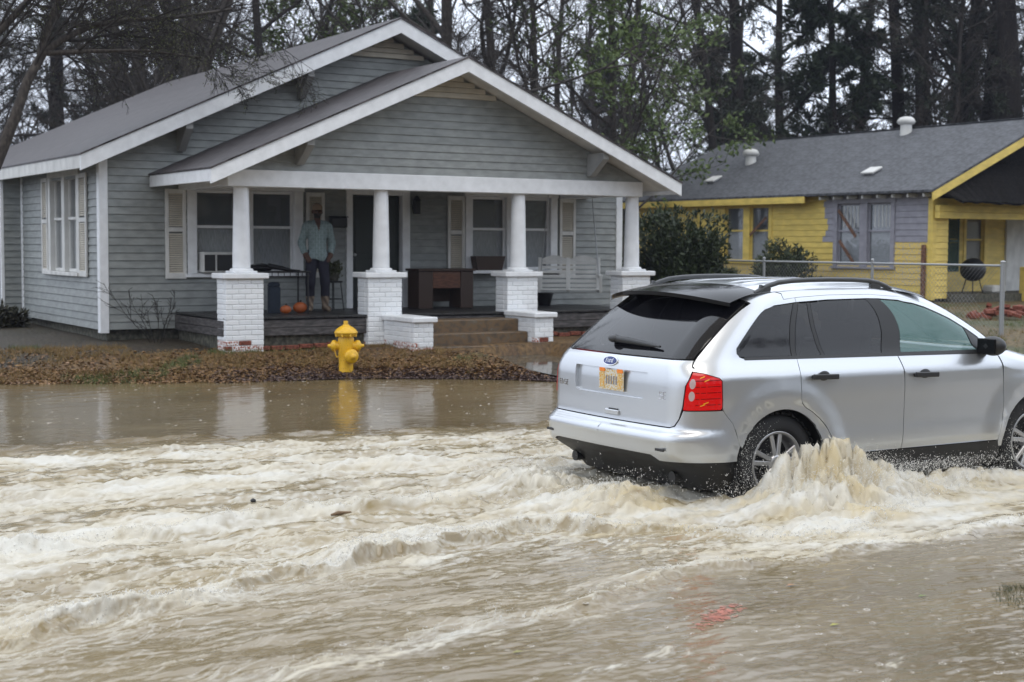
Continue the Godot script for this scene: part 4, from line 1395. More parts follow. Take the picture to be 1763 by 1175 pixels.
# su: arc coordinate round the car (0 at the middle of the tail), negative on the left-hand side
func lift(su: float, y: float) -> Vector3:
	var g := absf(su)
	var w := cubic(WY, y)
	var r := cubic(RY, y)
	var x := 0.0
	var z := 0.0
	var xs := r + 0.03 + RC
	var xe := cubic(FY, y) - 0.03 - FC
	if g < 0.65:
		var s := g / 0.65
		z = 0.70 * w * s * taper(xs)
		x = r + 0.03 * s * s
	elif g < 1.15:
		var t := (g - 0.65) / 0.5 * PI * 0.5
		z = w * taper(xs) * (0.70 + 0.30 * sin(t))
		x = r + 0.03 + RC * (1.0 - cos(t))
		z += flare(x, y) * sin(t)
	elif g < 4.35:
		x = lerpf(xs, xe, (g - 1.15) / 3.2)
		z = w * taper(x) + flare(x, y)
	elif g < 4.85:
		var t := (g - 4.35) / 0.5 * PI * 0.5
		x = xe + FC * sin(t)
		z = w * taper(xe) * (0.70 + 0.30 * cos(t)) + flare(x, y) * cos(t)
	else:
		var s := 1.0 - (g - 4.85) / 0.65
		z = 0.70 * w * s * taper(xe)
		x = xe + FC + 0.03 * (1.0 - s * s)
	return Vector3(x, y, z if su >= 0.0 else -z)

func lift_n(su: float, y: float) -> Vector3:
	var e := 0.004
	var a := lift(su + e, y) - lift(su - e, y)
	var b := lift(su, y + e) - lift(su, y - e)
	return a.cross(b).normalized()

func CS(x: float, y: float) -> Vector2:   # from a side-view point
	var r := cubic(RY, y)
	var xs := r + 0.03 + RC
	var xe := cubic(FY, y) - 0.03 - FC
	if x >= xs and x <= xe:
		return Vector2(1.15 + 3.2 * (x - xs) / (xe - xs), y)
	if x < xs:
		var c := clampf(1.0 - (x - r - 0.03) / RC, 0.0, 1.0)
		return Vector2(0.65 + 0.5 * acos(c) / (PI * 0.5), y)
	return Vector2(4.35 + 0.5 * asin(clampf((x - xe) / FC, 0.0, 1.0)) / (PI * 0.5), y)

func CR(z: float, y: float) -> Vector2:   # from a rear-view point
	var w := cubic(WY, y) * taper(cubic(RY, y) + 0.03 + RC)
	var q := absf(z) / w
	var g := 0.0
	if q <= 0.70:
		g = 0.65 * q / 0.70
	else:
		g = 0.65 + 0.5 * asin(clampf((q - 0.70) / 0.30, 0.0, 1.0)) / (PI * 0.5)
	return Vector2(g if z >= 0.0 else -g, y)

func CSL(p: Array) -> Array:   # a side-view polyline, kept straight in x and y
	var out := []
	for i in p.size() - 1:
		var a: Vector2 = p[i]
		var b: Vector2 = p[i + 1]
		var n := maxi(1, int(ceil(a.distance_to(b) / 0.02)))
		for k in n:
			var q := a.lerp(b, float(k) / n)
			out.append(CS(q.x, q.y))
	var z: Vector2 = p[p.size() - 1]
	out.append(CS(z.x, z.y))
	return out

func smooth_line(p: Array, n := 6) -> Array:   # Catmull-Rom through the points
	var out := []
	for i in p.size() - 1:
		var a: Vector2 = p[maxi(i - 1, 0)]
		var b: Vector2 = p[i]
		var c: Vector2 = p[i + 1]
		var d: Vector2 = p[mini(i + 2, p.size() - 1)]
		for k in n:
			out.append(b.cubic_interpolate(c, a, d, float(k) / n))
	out.append(p[p.size() - 1])
	return out

func dense(p: Array, step := 0.03) -> PackedVector2Array:
	var out := PackedVector2Array()
	for i in p.size():
		var a: Vector2 = p[i]
		var b: Vector2 = p[(i + 1) % p.size()]
		var n := maxi(1, int(ceil(a.distance_to(b) / step)))
		for k in n:
			out.append(a.lerp(b, float(k) / n))
	return out

func arc_pts(c: Vector2, r: float, a0: float, a1: float, n: int) -> Array:
	var out := []
	for i in n + 1:
		var a := deg_to_rad(lerpf(a0, a1, float(i) / n))
		out.append(CS(c.x + r * cos(a), c.y + r * sin(a)))
	return out

# a skin panel of the car: outline in (su, y), holes cut out, pushed along the normal, with a turned-in edge
func panel_mb(mb: MB, poly: PackedVector2Array, holes: Array, push: float, edge: float, mirror: bool, cell := 0.035) -> void:
	var P := poly
	if Geometry2D.is_polygon_clockwise(P):
		P.reverse()
	var lo := P[0]
	var hi := P[0]
	for p in P:
		lo = lo.min(p); hi = hi.max(p)
	var cache := {}
	var flip := -1.0 if mirror else 1.0
	var vid := func(p: Vector2) -> int:
		var key := Vector2i((p * 20000.0).round())
		if cache.has(key): return cache[key]
		var q := lift(p.x * flip, p.y)
		var n := lift_n(p.x * flip, p.y)
		var id := mb.vert(q + n * push, n)
		cache[key] = id
		return id
	var nx := int(ceil((hi.x - lo.x) / cell))
	var ny := int(ceil((hi.y - lo.y) / cell))
	for j in ny:
		for i in nx:
			var a := lo + Vector2(i, j) * cell
			var sq := PackedVector2Array([a, a + Vector2(cell, 0), a + Vector2(cell, cell), a + Vector2(0, cell)])
			var pieces: Array = Geometry2D.intersect_polygons(sq, P)
			for h in holes:
				var left := []
				for pc in pieces:
					for q in Geometry2D.clip_polygons(pc, h):
						if not Geometry2D.is_polygon_clockwise(q): left.append(q)
				pieces = left
			for pc in pieces:
				var t := Geometry2D.triangulate_polygon(pc)
				for k in range(0, t.size(), 3):
					var ia: int = vid.call(pc[t[k]])
					var ib: int = vid.call(pc[t[k + 1]])
					var ic: int = vid.call(pc[t[k + 2]])
					var g := (mb.v[ib] - mb.v[ia]).cross(mb.v[ic] - mb.v[ia])
					if g.length() < 1e-10: continue
					if g.dot(mb.n[ia]) > 0.0:
						mb.ix.append(ia); mb.ix.append(ic); mb.ix.append(ib)
					else:
						mb.ix.append(ia); mb.ix.append(ib); mb.ix.append(ic)
	if edge > 0.0:
		var loops := [P]
		for h in holes: loops.append(h)
		for lp in loops:
			var m: int = lp.size()
			for i in m:
				var p: Vector2 = lp[i]
				var q: Vector2 = lp[(i + 1) % m]
				var a := lift(p.x * flip, p.y)
				var b := lift(q.x * flip, q.y)
				var na := lift_n(p.x * flip, p.y)
				var nb := lift_n(q.x * flip, q.y)
				mb.quad(a + na * push, b + nb * push, b + nb * (push - edge), a + na * (push - edge))

func car_panel(par: Node3D, called: String, poly: Array, m: Material, both := true, holes := [], push := 0.0, edge := 0.02, inset := 0.0022, cell := 0.035, single_mesh := false) -> Array:
	var P := dense(poly)
	if inset > 0.0:
		var off := Geometry2D.offset_polygon(P, -inset, Geometry2D.JOIN_ROUND)
		if off.size() > 0:
			P = off[0]
	var H := []
	for h in holes:
		var hp := dense(h)
		if Geometry2D.is_polygon_clockwise(hp): hp.reverse()
		H.append(hp)
	var made := []
	for sd in (2 if both else 1):
		var mb := MB.new()
		panel_mb(mb, P.duplicate(), H, push, edge, sd == 1, cell)
		for i in mb.v.size(): mb.v[i] += CAR_AT
		made.append(obj(called, mb, m, par))
	return made

func car_mesh(mb: MB) -> MB:
	for i in mb.v.size(): mb.v[i] += CAR_AT
	return mb

func roof_point(x: float, q: float) -> Vector3:
	var y := cubic(YT, x)
	var w := cubic(WY, y) * taper(x)
	var rib := 0.0
	for c in [0.30, 0.52, 0.74]:
		rib += exp(-pow((absf(q) - c) / 0.035, 2.0))
	rib *= 0.007 * smoothstep(1.0, 1.15, x) * smoothstep(2.25, 2.1, x)
	return Vector3(x, y + 0.052 * (1.0 - q * q * q * q) * (0.55 + 0.45 * smoothstep(0.6, 1.2, x)) + 0.012 * (1.0 - q * q) + rib, q * w)

func grid_patch(mb: MB, f: Callable, nu: int, nv: int) -> void:
	var k0 := mb.v.size()
	for j in nv + 1:
		for i in nu + 1:
			var a := float(i) / nu
			var b := float(j) / nv
			var p: Vector3 = f.call(a, b)
			var e := 0.002
			var du: Vector3 = f.call(minf(a + e, 1.0), b) - f.call(maxf(a - e, 0.0), b)
			var dv: Vector3 = f.call(a, minf(b + e, 1.0)) - f.call(a, maxf(b - e, 0.0))
			mb.vert(p, du.cross(dv).normalized())
	for j in nv:
		for i in nu:
			var a := k0 + j * (nu + 1) + i
			var b := a + nu + 1
			mb.ix.append(a); mb.ix.append(b); mb.ix.append(a + 1)
			mb.ix.append(a + 1); mb.ix.append(b); mb.ix.append(b + 1)

func build_wheel(par: Node3D, c: Vector3, side: float) -> void:
	var w := sub("wheel", par, CAR_AT + c)
	var ax := Vector3(0, 0, side)
	var o := CAR_AT + c - ax * 0.115
	var ty := MB.new()
	ty.lathe(o, ax, [Vector2(0.225, 0.005), Vector2(0.30, 0.0), Vector2(0.345, 0.015), Vector2(0.364, 0.045), Vector2(0.368, 0.115), Vector2(0.364, 0.185), Vector2(0.345, 0.215), Vector2(0.30, 0.232), Vector2(0.262, 0.234), Vector2(0.242, 0.224), Vector2(0.232, 0.205)], 48)
	for k in 44:
		var a := TAU * k / 44
		var d := Vector3(cos(a), sin(a), 0)
		var tg := Vector3(-sin(a), cos(a), 0)
		for s in [0.05, 0.18]:
			ty.cbox(o + d * 0.366 + ax * s, tg * 0.018, d * 0.007, ax * 0.035 * (1 if tg.cross(d).dot(ax) > 0 else -1), 0.003)
	obj("tyre", ty, M["rubber"], w)
	var rm := MB.new()
	rm.lathe(o, ax, [Vector2(0.236, 0.218), Vector2(0.228, 0.224), Vector2(0.214, 0.214), Vector2(0.205, 0.17), Vector2(0.20, 0.05), Vector2(0.05, 0.05), Vector2(0.0, 0.05)], 48)
	obj("rim", rm, M["alloy"], w)
	var sp := MB.new()
	for k in 5:
		var a := TAU * k / 5 + 0.35
		var d := Vector3(cos(a), sin(a), 0)
		var tg := Vector3(-sin(a), cos(a), 0)
		for t in [-1.0, 1.0]:
			var p0: Vector3 = o + ax * 0.205 + d * 0.05 + tg * t * 0.012
			var p1: Vector3 = o + ax * 0.200 + d * 0.212 + tg * t * 0.042
			sp.bar(p0, p1, 0.034, 0.022, ax, 0.006)
	sp.lathe(o, ax, [Vector2(0.072, 0.17), Vector2(0.07, 0.21), Vector2(0.05, 0.222), Vector2(0.0, 0.224)], 20)
	obj("spokes", sp, M["alloy"], w)
	var bk := MB.new()
	bk.lathe(o, ax, [Vector2(0.198, 0.10), Vector2(0.0, 0.10)], 24)
	obj("brake_disc", bk, M["plastic_black"], w)

func build_car() -> void:
	var C := base("suv_car", CAR_AT + Vector3(2.3, 0, 0), "silver suv driving through brown flood water, throwing up spray", "car")
	var paint: Material = M["car_paint"]
	# ---- side outlines
	var door_cut := CSL(smooth_line([Vector2(1.141, 1.118), Vector2(1.126, 1.027), Vector2(1.116, 0.90), Vector2(1.120, 0.815), Vector2(1.16, 0.768), Vector2(1.24, 0.722), Vector2(1.35, 0.628), Vector2(1.445, 0.49), Vector2(1.508, 0.398)]))
	var mid_cut := CSL(smooth_line([Vector2(2.153, 0.398), Vector2(2.163, 0.55), Vector2(2.168, 0.716), Vector2(2.164, 0.941), Vector2(2.150, 1.106)]))
	var front_cut := CSL(smooth_line([Vector2(3.215, 0.398), Vector2(3.246, 0.547), Vector2(3.265, 0.765), Vector2(3.258, 0.973), Vector2(3.24, 1.088)]))
	var dlo_top := [CS(0.649, 1.132), CS(0.622, 1.142), CS(0.606, 1.166), CS(0.614, 1.202), CS(0.739, 1.314), CS(0.868, 1.421), CS(0.905, 1.447), CS(0.949, 1.470), CS(1.036, 1.496), CS(1.26, 1.518), CS(1.57, 1.532), CS(1.974, 1.536), CS(2.099, 1.533), CS(2.304, 1.519), CS(2.45, 1.494), CS(2.57, 1.464), CS(2.832, 1.369), CS(2.984, 1.290), CS(3.10, 1.222), CS(3.22, 1.125)]
	var gut := [CS(1.15, 1.540), CS(1.295, 1.553), CS(1.59, 1.566), CS(2.016, 1.566), CS(2.31, 1.548), CS(2.59, 1.492), CS(2.85, 1.394), CS(3.01, 1.312), CS(3.15, 1.232), CS(3.27, 1.140)]
	var tail := [CR(0.815, 1.072), CS(0.19, 1.058), CS(0.30, 1.036), CS(0.395, 1.004), CS(0.412, 0.985), CS(0.416, 0.80), CS(0.405, 0.782), CS(0.2, 0.778), CR(0.800, 0.780), CR(0.806, 0.86), CR(0.812, 0.96)]
	# quarter panel with pillar
	var q := [CR(0.782, 1.128), CR(0.80, 1.03), CR(0.813, 1.076)]
	q = [CR(0.782, 1.128), CR(0.800, 1.085), CR(0.815, 1.074)]
	q.append_array(CSL([Vector2(0.19, 1.060), Vector2(0.30, 1.038), Vector2(0.398, 1.006), Vector2(0.415, 0.985), Vector2(0.419, 0.80), Vector2(0.425, 0.775), Vector2(0.50, 0.68), Vector2(0.562, 0.52)]))
	q.append_array(arc_pts(CW, 0.40, 158.0, -2.0, 26))
	q.append(CS(1.40, 0.345)); q.append(CS(1.515, 0.345))
	var rc := door_cut.duplicate(); rc.reverse()
	q.append_array(rc)
	q.append(CS(1.14, 1.132))
	for i in 10: q.append(dlo_top[i])
	q.append(CS(1.262, 1.551)); q.append(gut[0])
	q.append_array([CS(1.10, 1.594), CS(0.95, 1.585), CS(0.79, 1.556), CR(0.705, 1.515), CR(0.712, 1.47), CR(0.727, 1.395), CR(0.752, 1.28), CR(0.773, 1.17)])
	car_panel(C, "quarter_panel", q, paint)
	# doors
	var rd := door_cut.duplicate()
	rd.append_array(mid_cut)
	car_door(C, "rear_door", rd, 1.332, 0.982)
	var fd := mid_cut.duplicate(); fd.reverse()
	fd.append_array(front_cut)
	car_door(C, "front_door", fd, 2.37, 0.957)
	# door upper frames and roof side
	var fr := []
	for i in range(9, dlo_top.size()): fr.append(dlo_top[i])
	var gr := gut.duplicate(); gr.reverse()
	fr.append_array(gr.slice(0, gr.size() - 1))
	fr.append(CS(1.262, 1.549))
	car_panel(C, "door_frame", fr, paint, true, [], 0.0, 0.015, 0.0015)
	var ct := gut.duplicate()
	ct.append_array([CS(3.38, 1.14), CS(3.24, 1.228), CS(3.11, 1.308), CS(2.86, 1.437), CS(2.6, 1.538), CS(2.33, 1.592), CS(2.05, 1.610), CS(1.7, 1.612), CS(1.3, 1.604), CS(1.102, 1.596)])
	car_panel(C, "roof_side", ct, paint, true, [], 0.0, 0.015, 0.0012)
	# front end, bonnet
	var fe := front_cut.duplicate(); fe.reverse()
	fe.append(CS(3.24, 0.345))
	var fa := arc_pts(CF, 0.405, 182.0, -2.0, 26)
	fe.append_array(fa)
	fe.append_array([CS(4.2, 0.36), Vector2(4.9, 0.36), Vector2(5.5, 0.36), Vector2(5.5, 1.085), Vector2(4.9, 1.10), CS(3.42, 1.10)])
	car_panel(C, "bonnet_and_fender", fe, paint, true, [], 0.0, 0.02, 0.002, 0.05)
	# windscreen
	car_panel(C, "windscreen", [Vector2(4.72, 1.12), Vector2(5.5, 1.105), Vector2(5.5, 1.60), Vector2(4.85, 1.585), Vector2(4.66, 1.52), Vector2(4.62, 1.30)], M["tinted_glass"], true, [], 0.0, 0.01, 0.0)
	car_panel(C, "front_pillar", [CS(3.385, 1.142), Vector2(4.73, 1.12), Vector2(4.63, 1.30), Vector2(4.67, 1.52), Vector2(4.85, 1.59), CS(2.40, 1.588), CS(2.6, 1.540), CS(2.86, 1.439), CS(3.11, 1.310), CS(3.24, 1.230)], paint, true, [], -0.002, 0.01, 0.001)
	# glass
	var dt := func(i0: int, i1: int) -> Array: return dlo_top.slice(i0, i1)
	var bl := func(x: float) -> Vector2: return CS(x, 1.139 - 0.018 * clampf((x - 0.65) / 2.3, 0.0, 1.0))
	var qg := [bl.call(1.105), bl.call(0.66)]
	qg.append_array(dt.call(1, 9)); qg.append(CS(1.235, 1.514))
	car_panel(C, "quarter_window", qg, M["tinted_glass"], true, [], -0.006, 0.006, 0.004)
	car_panel(C, "rear_door_window", [bl.call(1.425), CS(1.400, 1.515), CS(1.57, 1.528), CS(1.965, 1.532), bl.call(1.995)], M["tinted_glass"], true, [], -0.006, 0.006, 0.002)
	car_panel(C, "vent_window", [bl.call(1.150), CS(1.285, 1.512), CS(1.365, 1.514), bl.call(1.388)], M["tinted_glass"], true, [], -0.006, 0.006, 0.002)
	car_panel(C, "front_door_window", [bl.call(2.20), CS(2.110, 1.528), CS(2.304, 1.514), CS(2.45, 1.489), CS(2.57, 1.459), CS(2.832, 1.364), CS(2.96, 1.298), bl.call(3.045)], M["clear_glass"], true, [], -0.006, 0.006, 0.002)
	# black trim between the panes
	car_panel(C, "window_pillar", [bl.call(2.00), CS(1.968, 1.532), CS(2.106, 1.530), bl.call(2.196)], M["plastic_black"], true, [], -0.004, 0.01, 0.0)
	car_panel(C, "window_divider", [bl.call(1.108), CS(1.238, 1.514), CS(1.282, 1.514), bl.call(1.147)], M["plastic_black"], true, [], -0.005, 0.01, 0.0)
	car_panel(C, "window_divider", [bl.call(1.391), CS(1.368, 1.514), CS(1.397, 1.515), bl.call(1.422)], M["plastic_black"], true, [], -0.005, 0.01, 0.0)
	car_panel(C, "mirror_sail", [bl.call(3.05), CS(2.965, 1.296), CS(2.984, 1.288), CS(3.10, 1.220), CS(3.21, 1.128)], M["plastic_black"], true, [], -0.004, 0.01, 0.0)
	var belt := []
	for i in 14: belt.append(CS(0.66 + i * 0.196, 1.119 - 0.030 * clampf((i * 0.196) / 2.5, 0.0, 1.0)))
	for i in 14: belt.append(CS(0.66 + (13 - i) * 0.196, 1.139 - 0.018 * clampf(((13 - i) * 0.196) / 2.3, 0.0, 1.0)))
	car_panel(C, "belt_moulding", belt, M["plastic_black"], true, [], 0.003, 0.012, 0.0)
	# tail
	var rec := [CR(-0.455, 1.022), CR(-0.44, 0.85), CR(-0.42, 0.832), CR(0.42, 0.832), CR(0.44, 0.85), CR(0.455, 1.022)]
	var gate := [CR(0.779, 1.125), CR(0.797, 1.085), CR(0.811, 1.068), CR(0.808, 0.95), CR(0.797, 0.80), CR(0.78, 0.72), CR(0.752, 0.668), CR(0.72, 0.656)]
	var g2 := []
	for p in gate: g2.append(Vector2(-p.x, p.y))
	g2.reverse()
	var gp := gate.duplicate(); gp.append_array(g2)
	car_panel(C, "tailgate", gp, paint, false, [rec], 0.0, 0.03)
	car_panel(C, "plate_recess", rec, paint, false, [], -0.028, 0.0, 0.0)
	car_panel(C, "rear_window", [CR(0.772, 1.132), CR(0.748, 1.27), CR(0.722, 1.395), CR(0.703, 1.49), CR(0.66, 1.56), CR(-0.66, 1.56), CR(-0.703, 1.49), CR(-0.722, 1.395), CR(-0.748, 1.27), CR(-0.772, 1.132)], M["tinted_glass"], false, [], -0.003, 0.012, 0.002)
	var bp := [CR(0.0, 0.458), CR(0.30, 0.458), CR(0.60, 0.456), CR(0.64, 0.44), CR(0.675, 0.420), CS(0.12, 0.418), CS(0.30, 0.414), CS(0.548, 0.412)]
	bp.append_array(CSL([Vector2(0.562, 0.52), Vector2(0.50, 0.68), Vector2(0.425, 0.775)])); bp.append_array([CS(0.2, 0.773), CR(0.802, 0.774), CR(0.786, 0.72), CR(0.758, 0.664), CR(0.72, 0.650), CR(0.0, 0.650)])
	car_panel(C, "rear_bumper", bp, paint, true, [], 0.0, 0.02, 0.0)
	car_panel(C, "rear_valance", [CR(0.0, 0.18), CR(0.6, 0.18), CS(0.50, 0.18), CS(0.556, 0.40), CS(0.30, 0.404), CS(0.12, 0.408), CR(0.675, 0.412), CR(0.64, 0.43), CR(0.60, 0.448), CR(0.0, 0.45)], M["plastic_black"], true, [], -0.02, 0.0, 0.0)
	var sl := car_panel(C, "sill", [CS(1.40, 0.20), CS(3.22, 0.20), CS(3.24, 0.392), CS(1.515, 0.39), CS(1.42, 0.30)], M["plastic_black"], true, [], -0.004, 0.0, 0.0)
	var lights := car_panel(C, "tail_light", tail, M["lens_red"], true, [], 0.006, 0.02, 0.003)
	for k in 2:
		var yc := 0.965 - k * 0.085
		for sd in 2:
			var mb := MB.new()
			var pl := PackedVector2Array()
			for i in 18:
				var a := TAU * i / 18
				pl.append(CR(0.842, yc) + Vector2(0.020 * cos(a), 0.034 * sin(a)))
			panel_mb(mb, pl, [], 0.0075, 0.002, sd == 1, 0.03)
			obj("reversing_lens", car_mesh(mb), M["lens_clear"], lights[sd])
	for k in 5:
		for sd in 2:
			var mb := MB.new()
			var yy := 0.815 + k * 0.042
			panel_mb(mb, PackedVector2Array([CS(0.235, yy), CS(0.400, yy + 0.006), CS(0.400, yy + 0.012), CS(0.235, yy + 0.006)]), [], 0.0066, 0.0, sd == 1, 0.05)
			obj("lens_rib", car_mesh(mb), M["lens_rib"], lights[sd])
	for k in 4:
		for sd in 2:
			var mb := MB.new()
			var c0 := CS(0.265 + 0.022 * (k % 2), 1.000 - 0.020 * (k % 2)) if k < 2 else CS(0.26 + 0.02 * (k % 2), 0.808 + 0.016 * (k % 2))
			panel_mb(mb, PackedVector2Array([c0, c0 + Vector2(0.030, 0.012), c0 + Vector2(0.032, 0.020), c0 + Vector2(0.002, 0.008)]), [], 0.0075, 0.0, sd == 1, 0.05)
			obj("amber_glint", car_mesh(mb), M["lens_lit"], lights[sd])  # amber highlights in the lens, put in as coloured streaks
	# roof
	var rf := MB.new()
	grid_patch(rf, func(a: float, b: float) -> Vector3: return roof_point(lerpf(0.86, 2.36, b), lerpf(-1.0, 1.0, a)), 60, 40)
	for i in rf.n.size():
		if rf.n[i].y < 0.0: rf.n[i] = -rf.n[i]
	obj("roof", car_mesh(rf), paint, C)
	var rh := MB.new()
	grid_patch(rh, func(a: float, b: float) -> Vector3:
		var qq := lerpf(-1.0, 1.0, a)
		var p := roof_point(lerpf(2.36, 2.60, b), qq)
		return p + Vector3(0.10 * (1.0 - qq * qq) * b, -0.002, 0), 40, 8)
	obj("roof_header", car_mesh(rh), paint, C)
	# spoiler
	var sp := MB.new()
	var lip := func(qq: float) -> Vector3: return Vector3(0.47 + 0.16 * pow(absf(qq), 2.6), 1.588 - 0.066 * pow(absf(qq), 2.2), qq * 0.735)
	grid_patch(sp, func(a: float, b: float) -> Vector3:
		var qq := lerpf(-1.0, 1.0, a)
		var p := roof_point(0.96, qq * 0.985)
		var l: Vector3 = lip.call(qq)
		return l.lerp(p + Vector3(0, 0.003, 0), b) + Vector3(0, 0.010 * sin(b * PI), 0), 32, 10)
	grid_patch(sp, func(a: float, b: float) -> Vector3:
		var qq := lerpf(1.0, -1.0, a)
		var l: Vector3 = lip.call(qq)
		return (l + Vector3(0.004, -0.028, 0)).lerp(l, b), 32, 2)
	grid_patch(sp, func(a: float, b: float) -> Vector3:
		var qq := lerpf(1.0, -1.0, a)
		var l: Vector3 = lip.call(qq)
		return (l + Vector3(0.004, -0.028, 0)).lerp(Vector3(0.74, 1.535, qq * 0.70), b), 32, 4)
	obj("spoiler", car_mesh(sp), M["black_gloss"], C)
	# rails
	for sd in [-1.0, 1.0]:
		var rl := MB.new()
		var pts := PackedVector3Array()
		var rad := PackedFloat32Array()
		for p in [[0.93, 1.582], [0.99, 1.612], [1.06, 1.638], [1.15, 1.660], [1.28, 1.672], [1.45, 1.678], [1.65, 1.680], [1.9, 1.676], [2.06, 1.668], [2.16, 1.652], [2.24, 1.628], [2.30, 1.600]]:
			pts.append(CAR_AT + Vector3(p[0], p[1], 0.655 * sd)); rad.append(0.019)
		rl.tube(pts, rad, 10)
		for p in [[1.02, 1.598, 1.03, 1.635], [2.14, 1.60, 2.13, 1.655]]:
			rl.bar(CAR_AT + Vector3(p[0], p[1], 0.655 * sd), CAR_AT + Vector3(p[2], p[3], 0.655 * sd), 0.03, 0.10, Vector3(1, 0, 0.01))
		obj("roof_rail", rl, M["rail_grey"], C)
	# wheels and wells
	for wx in [CW.x, CF.x]:
		for sd in [-1.0, 1.0]:
			build_wheel(C, Vector3(wx, 0.362, 0.795 * sd), sd)
			var well := MB.new()
			well.lathe(CAR_AT + Vector3(wx, 0.36, 0.50 * sd), Vector3(0, 0, sd), [Vector2(0.0, 0.0), Vector2(0.405, 0.0), Vector2(0.41, 0.02), Vector2(0.41, 0.435)], 40)
			obj("wheel_well", well, M["plastic_black"], C)
	# floor pan, exhaust
	var fp := MB.new()
	fp.bx(CAR_AT + Vector3(0.32, 0.22, -0.72), CAR_AT + Vector3(4.2, 0.40, 0.72), 0.03)
	obj("floor_pan", fp, M["plastic_black"], C)
	var ex := MB.new()
	for sd in [-1.0, 1.0]:
		ex.rod(CAR_AT + Vector3(0.22, 0.285, 0.62 * sd), CAR_AT + Vector3(0.5, 0.29, 0.62 * sd), 0.04, 14)
	obj("exhaust", ex, M["plastic_black"], C)
	# cabin
	var ca := MB.new()
	ca.bx(CAR_AT + Vector3(0.6, 0.55, -0.80), CAR_AT + Vector3(3.2, 0.80, 0.80), 0.02)
	ca.bx(CAR_AT + Vector3(3.0, 0.82, -0.78), CAR_AT + Vector3(3.4, 1.06, 0.78), 0.06)
	obj("cabin_floor", ca, M["car_interior"], C)
	var seats := MB.new()
	for z in [-0.38, 0.38]:
		seats.cbox(CAR_AT + Vector3(2.05, 1.02, z), Vector3(0.08, -0.03, 0), Vector3(0.08, 0.33, 0), Vector3(0, 0, 0.24), 0.05)
		seats.cbox(CAR_AT + Vector3(1.96, 1.43, z), Vector3(0.05, 0, 0), Vector3(0, 0.09, 0), Vector3(0, 0, 0.13), 0.03)
		seats.cbox(CAR_AT + Vector3(1.05, 1.0, z), Vector3(0.08, -0.03, 0), Vector3(0.08, 0.33, 0), Vector3(0, 0, 0.34), 0.05)
	obj("seats", seats, mat("seat_cloth", Color(0.05, 0.055, 0.06), 0.9), C)
	var swh := MB.new()
	var ring := PackedVector3Array()
	var rr := PackedFloat32Array()
	for i in 25:
		var a := TAU * i / 24
		ring.append(CAR_AT + Vector3(2.78 - 0.07 * sin(a), 1.05 + 0.175 * sin(a), -0.38 + 0.185 * cos(a))); rr.append(0.014)
	swh.tube(ring, rr, 8, false)
	obj("steering_wheel", swh, M["plastic_black"], C)
	# mirrors
	for sd in [-1.0, 1.0]:
		var mr := sub("door_mirror", C, CAR_AT + Vector3(3.08, 1.10, 0.9 * sd))
		var sh := MB.new()
		sh.ellipsoid(CAR_AT + Vector3(3.075, 1.155, 1.005 * sd), Vector3(0.085, 0.078, 0.115), 20, 12)
		sh.bar(CAR_AT + Vector3(3.11, 1.10, 0.86 * sd), CAR_AT + Vector3(3.08, 1.12, 1.0 * sd), 0.05, 0.05)
		obj("mirror_housing", sh, M["plastic_black"], mr)
		var gl := MB.new()
		gl.cbox(CAR_AT + Vector3(3.005, 1.155, 1.005 * sd), Vector3(0.012, 0, 0), Vector3(0, 0.060, 0), Vector3(0, 0, 0.088), 0.008)
		obj("mirror_glass", gl, M["black_gloss"], mr)
	# badge, plate, lettering
	var em := MB.new()
	var bn := lift_n(0.0, 1.075)
	var bo := CAR_AT + lift(0.0, 1.075)
	var ux := Vector3(0, 0, 1)
	var uy := ux.cross(bn).normalized() * -1.0
	if uy.y < 0: uy = -uy
	var oval := func(mb: MB, a: float, b: float, d0: float, d1: float) -> void:
		var k := 28
		for i in k:
			var t0 := TAU * i / k
			var t1 := TAU * (i + 1) / k
			var p0 := bo + bn * d1 + ux * a * cos(t0) + uy * b * sin(t0)
			var p1 := bo + bn * d1 + ux * a * cos(t1) + uy * b * sin(t1)
			mb.tri(bo + bn * (d1 + 0.002), p0, p1)
			mb.quad(p0, p0 - bn * (d1 - d0), p1 - bn * (d1 - d0), p1)
	oval.call(em, 0.088, 0.037, 0.0, 0.008)
	var ring2 := obj("emblem_ring", em, M["chrome"], C)
	var eb := MB.new()
	oval.call(eb, 0.080, 0.031, 0.004, 0.011)
	obj("emblem", eb, M["emblem_blue"], C)
	lettering(C, "emblem_script", "Ford", 0.030, bo + bn * 0.0135, bn, uy, M["chrome"], true)
	lettering(C, "trim_badge", "SE", 0.055, CAR_AT + lift(CR(0.635, 0.873).x, 0.873) + lift_n(CR(0.635, 0.873).x, 0.873) * 0.002, lift_n(CR(0.635, 0.873).x, 0.873), Vector3.UP, M["chrome"], true)
	lettering(C, "name_badge", "EDGE", 0.042, CAR_AT + lift(CR(-0.62, 0.873).x, 0.873) + lift_n(CR(-0.62, 0.873).x, 0.873) * 0.002, lift_n(CR(-0.62, 0.873).x, 0.873), Vector3.UP, M["chrome"], false)
	var pp := CAR_AT + Vector3(cubic(RY, 0.935) + 0.012, 0.937, 0.03)
	var pn := sub("number_plate", C, pp)
	var pb := MB.new()
	pb.cbox(pp, Vector3(0.004, 0, 0), Vector3(0, 0.076, 0), Vector3(0, 0, 0.155), 0.003)
	obj("plate", pb, textured(mat("plate", Color(1, 1, 1), 0.45), ramp_noise("plate_dirt", 0.05, [0.0, 0.5, 0.6, 1.0], [Color(0.62, 0.60, 0.55), Color(0.58, 0.55, 0.48), Color(0.55, 0.36, 0.10), Color(0.60, 0.33, 0.05)], 3, 256, 31), Vector3(3.5, 3.5, 3.5)), pn)
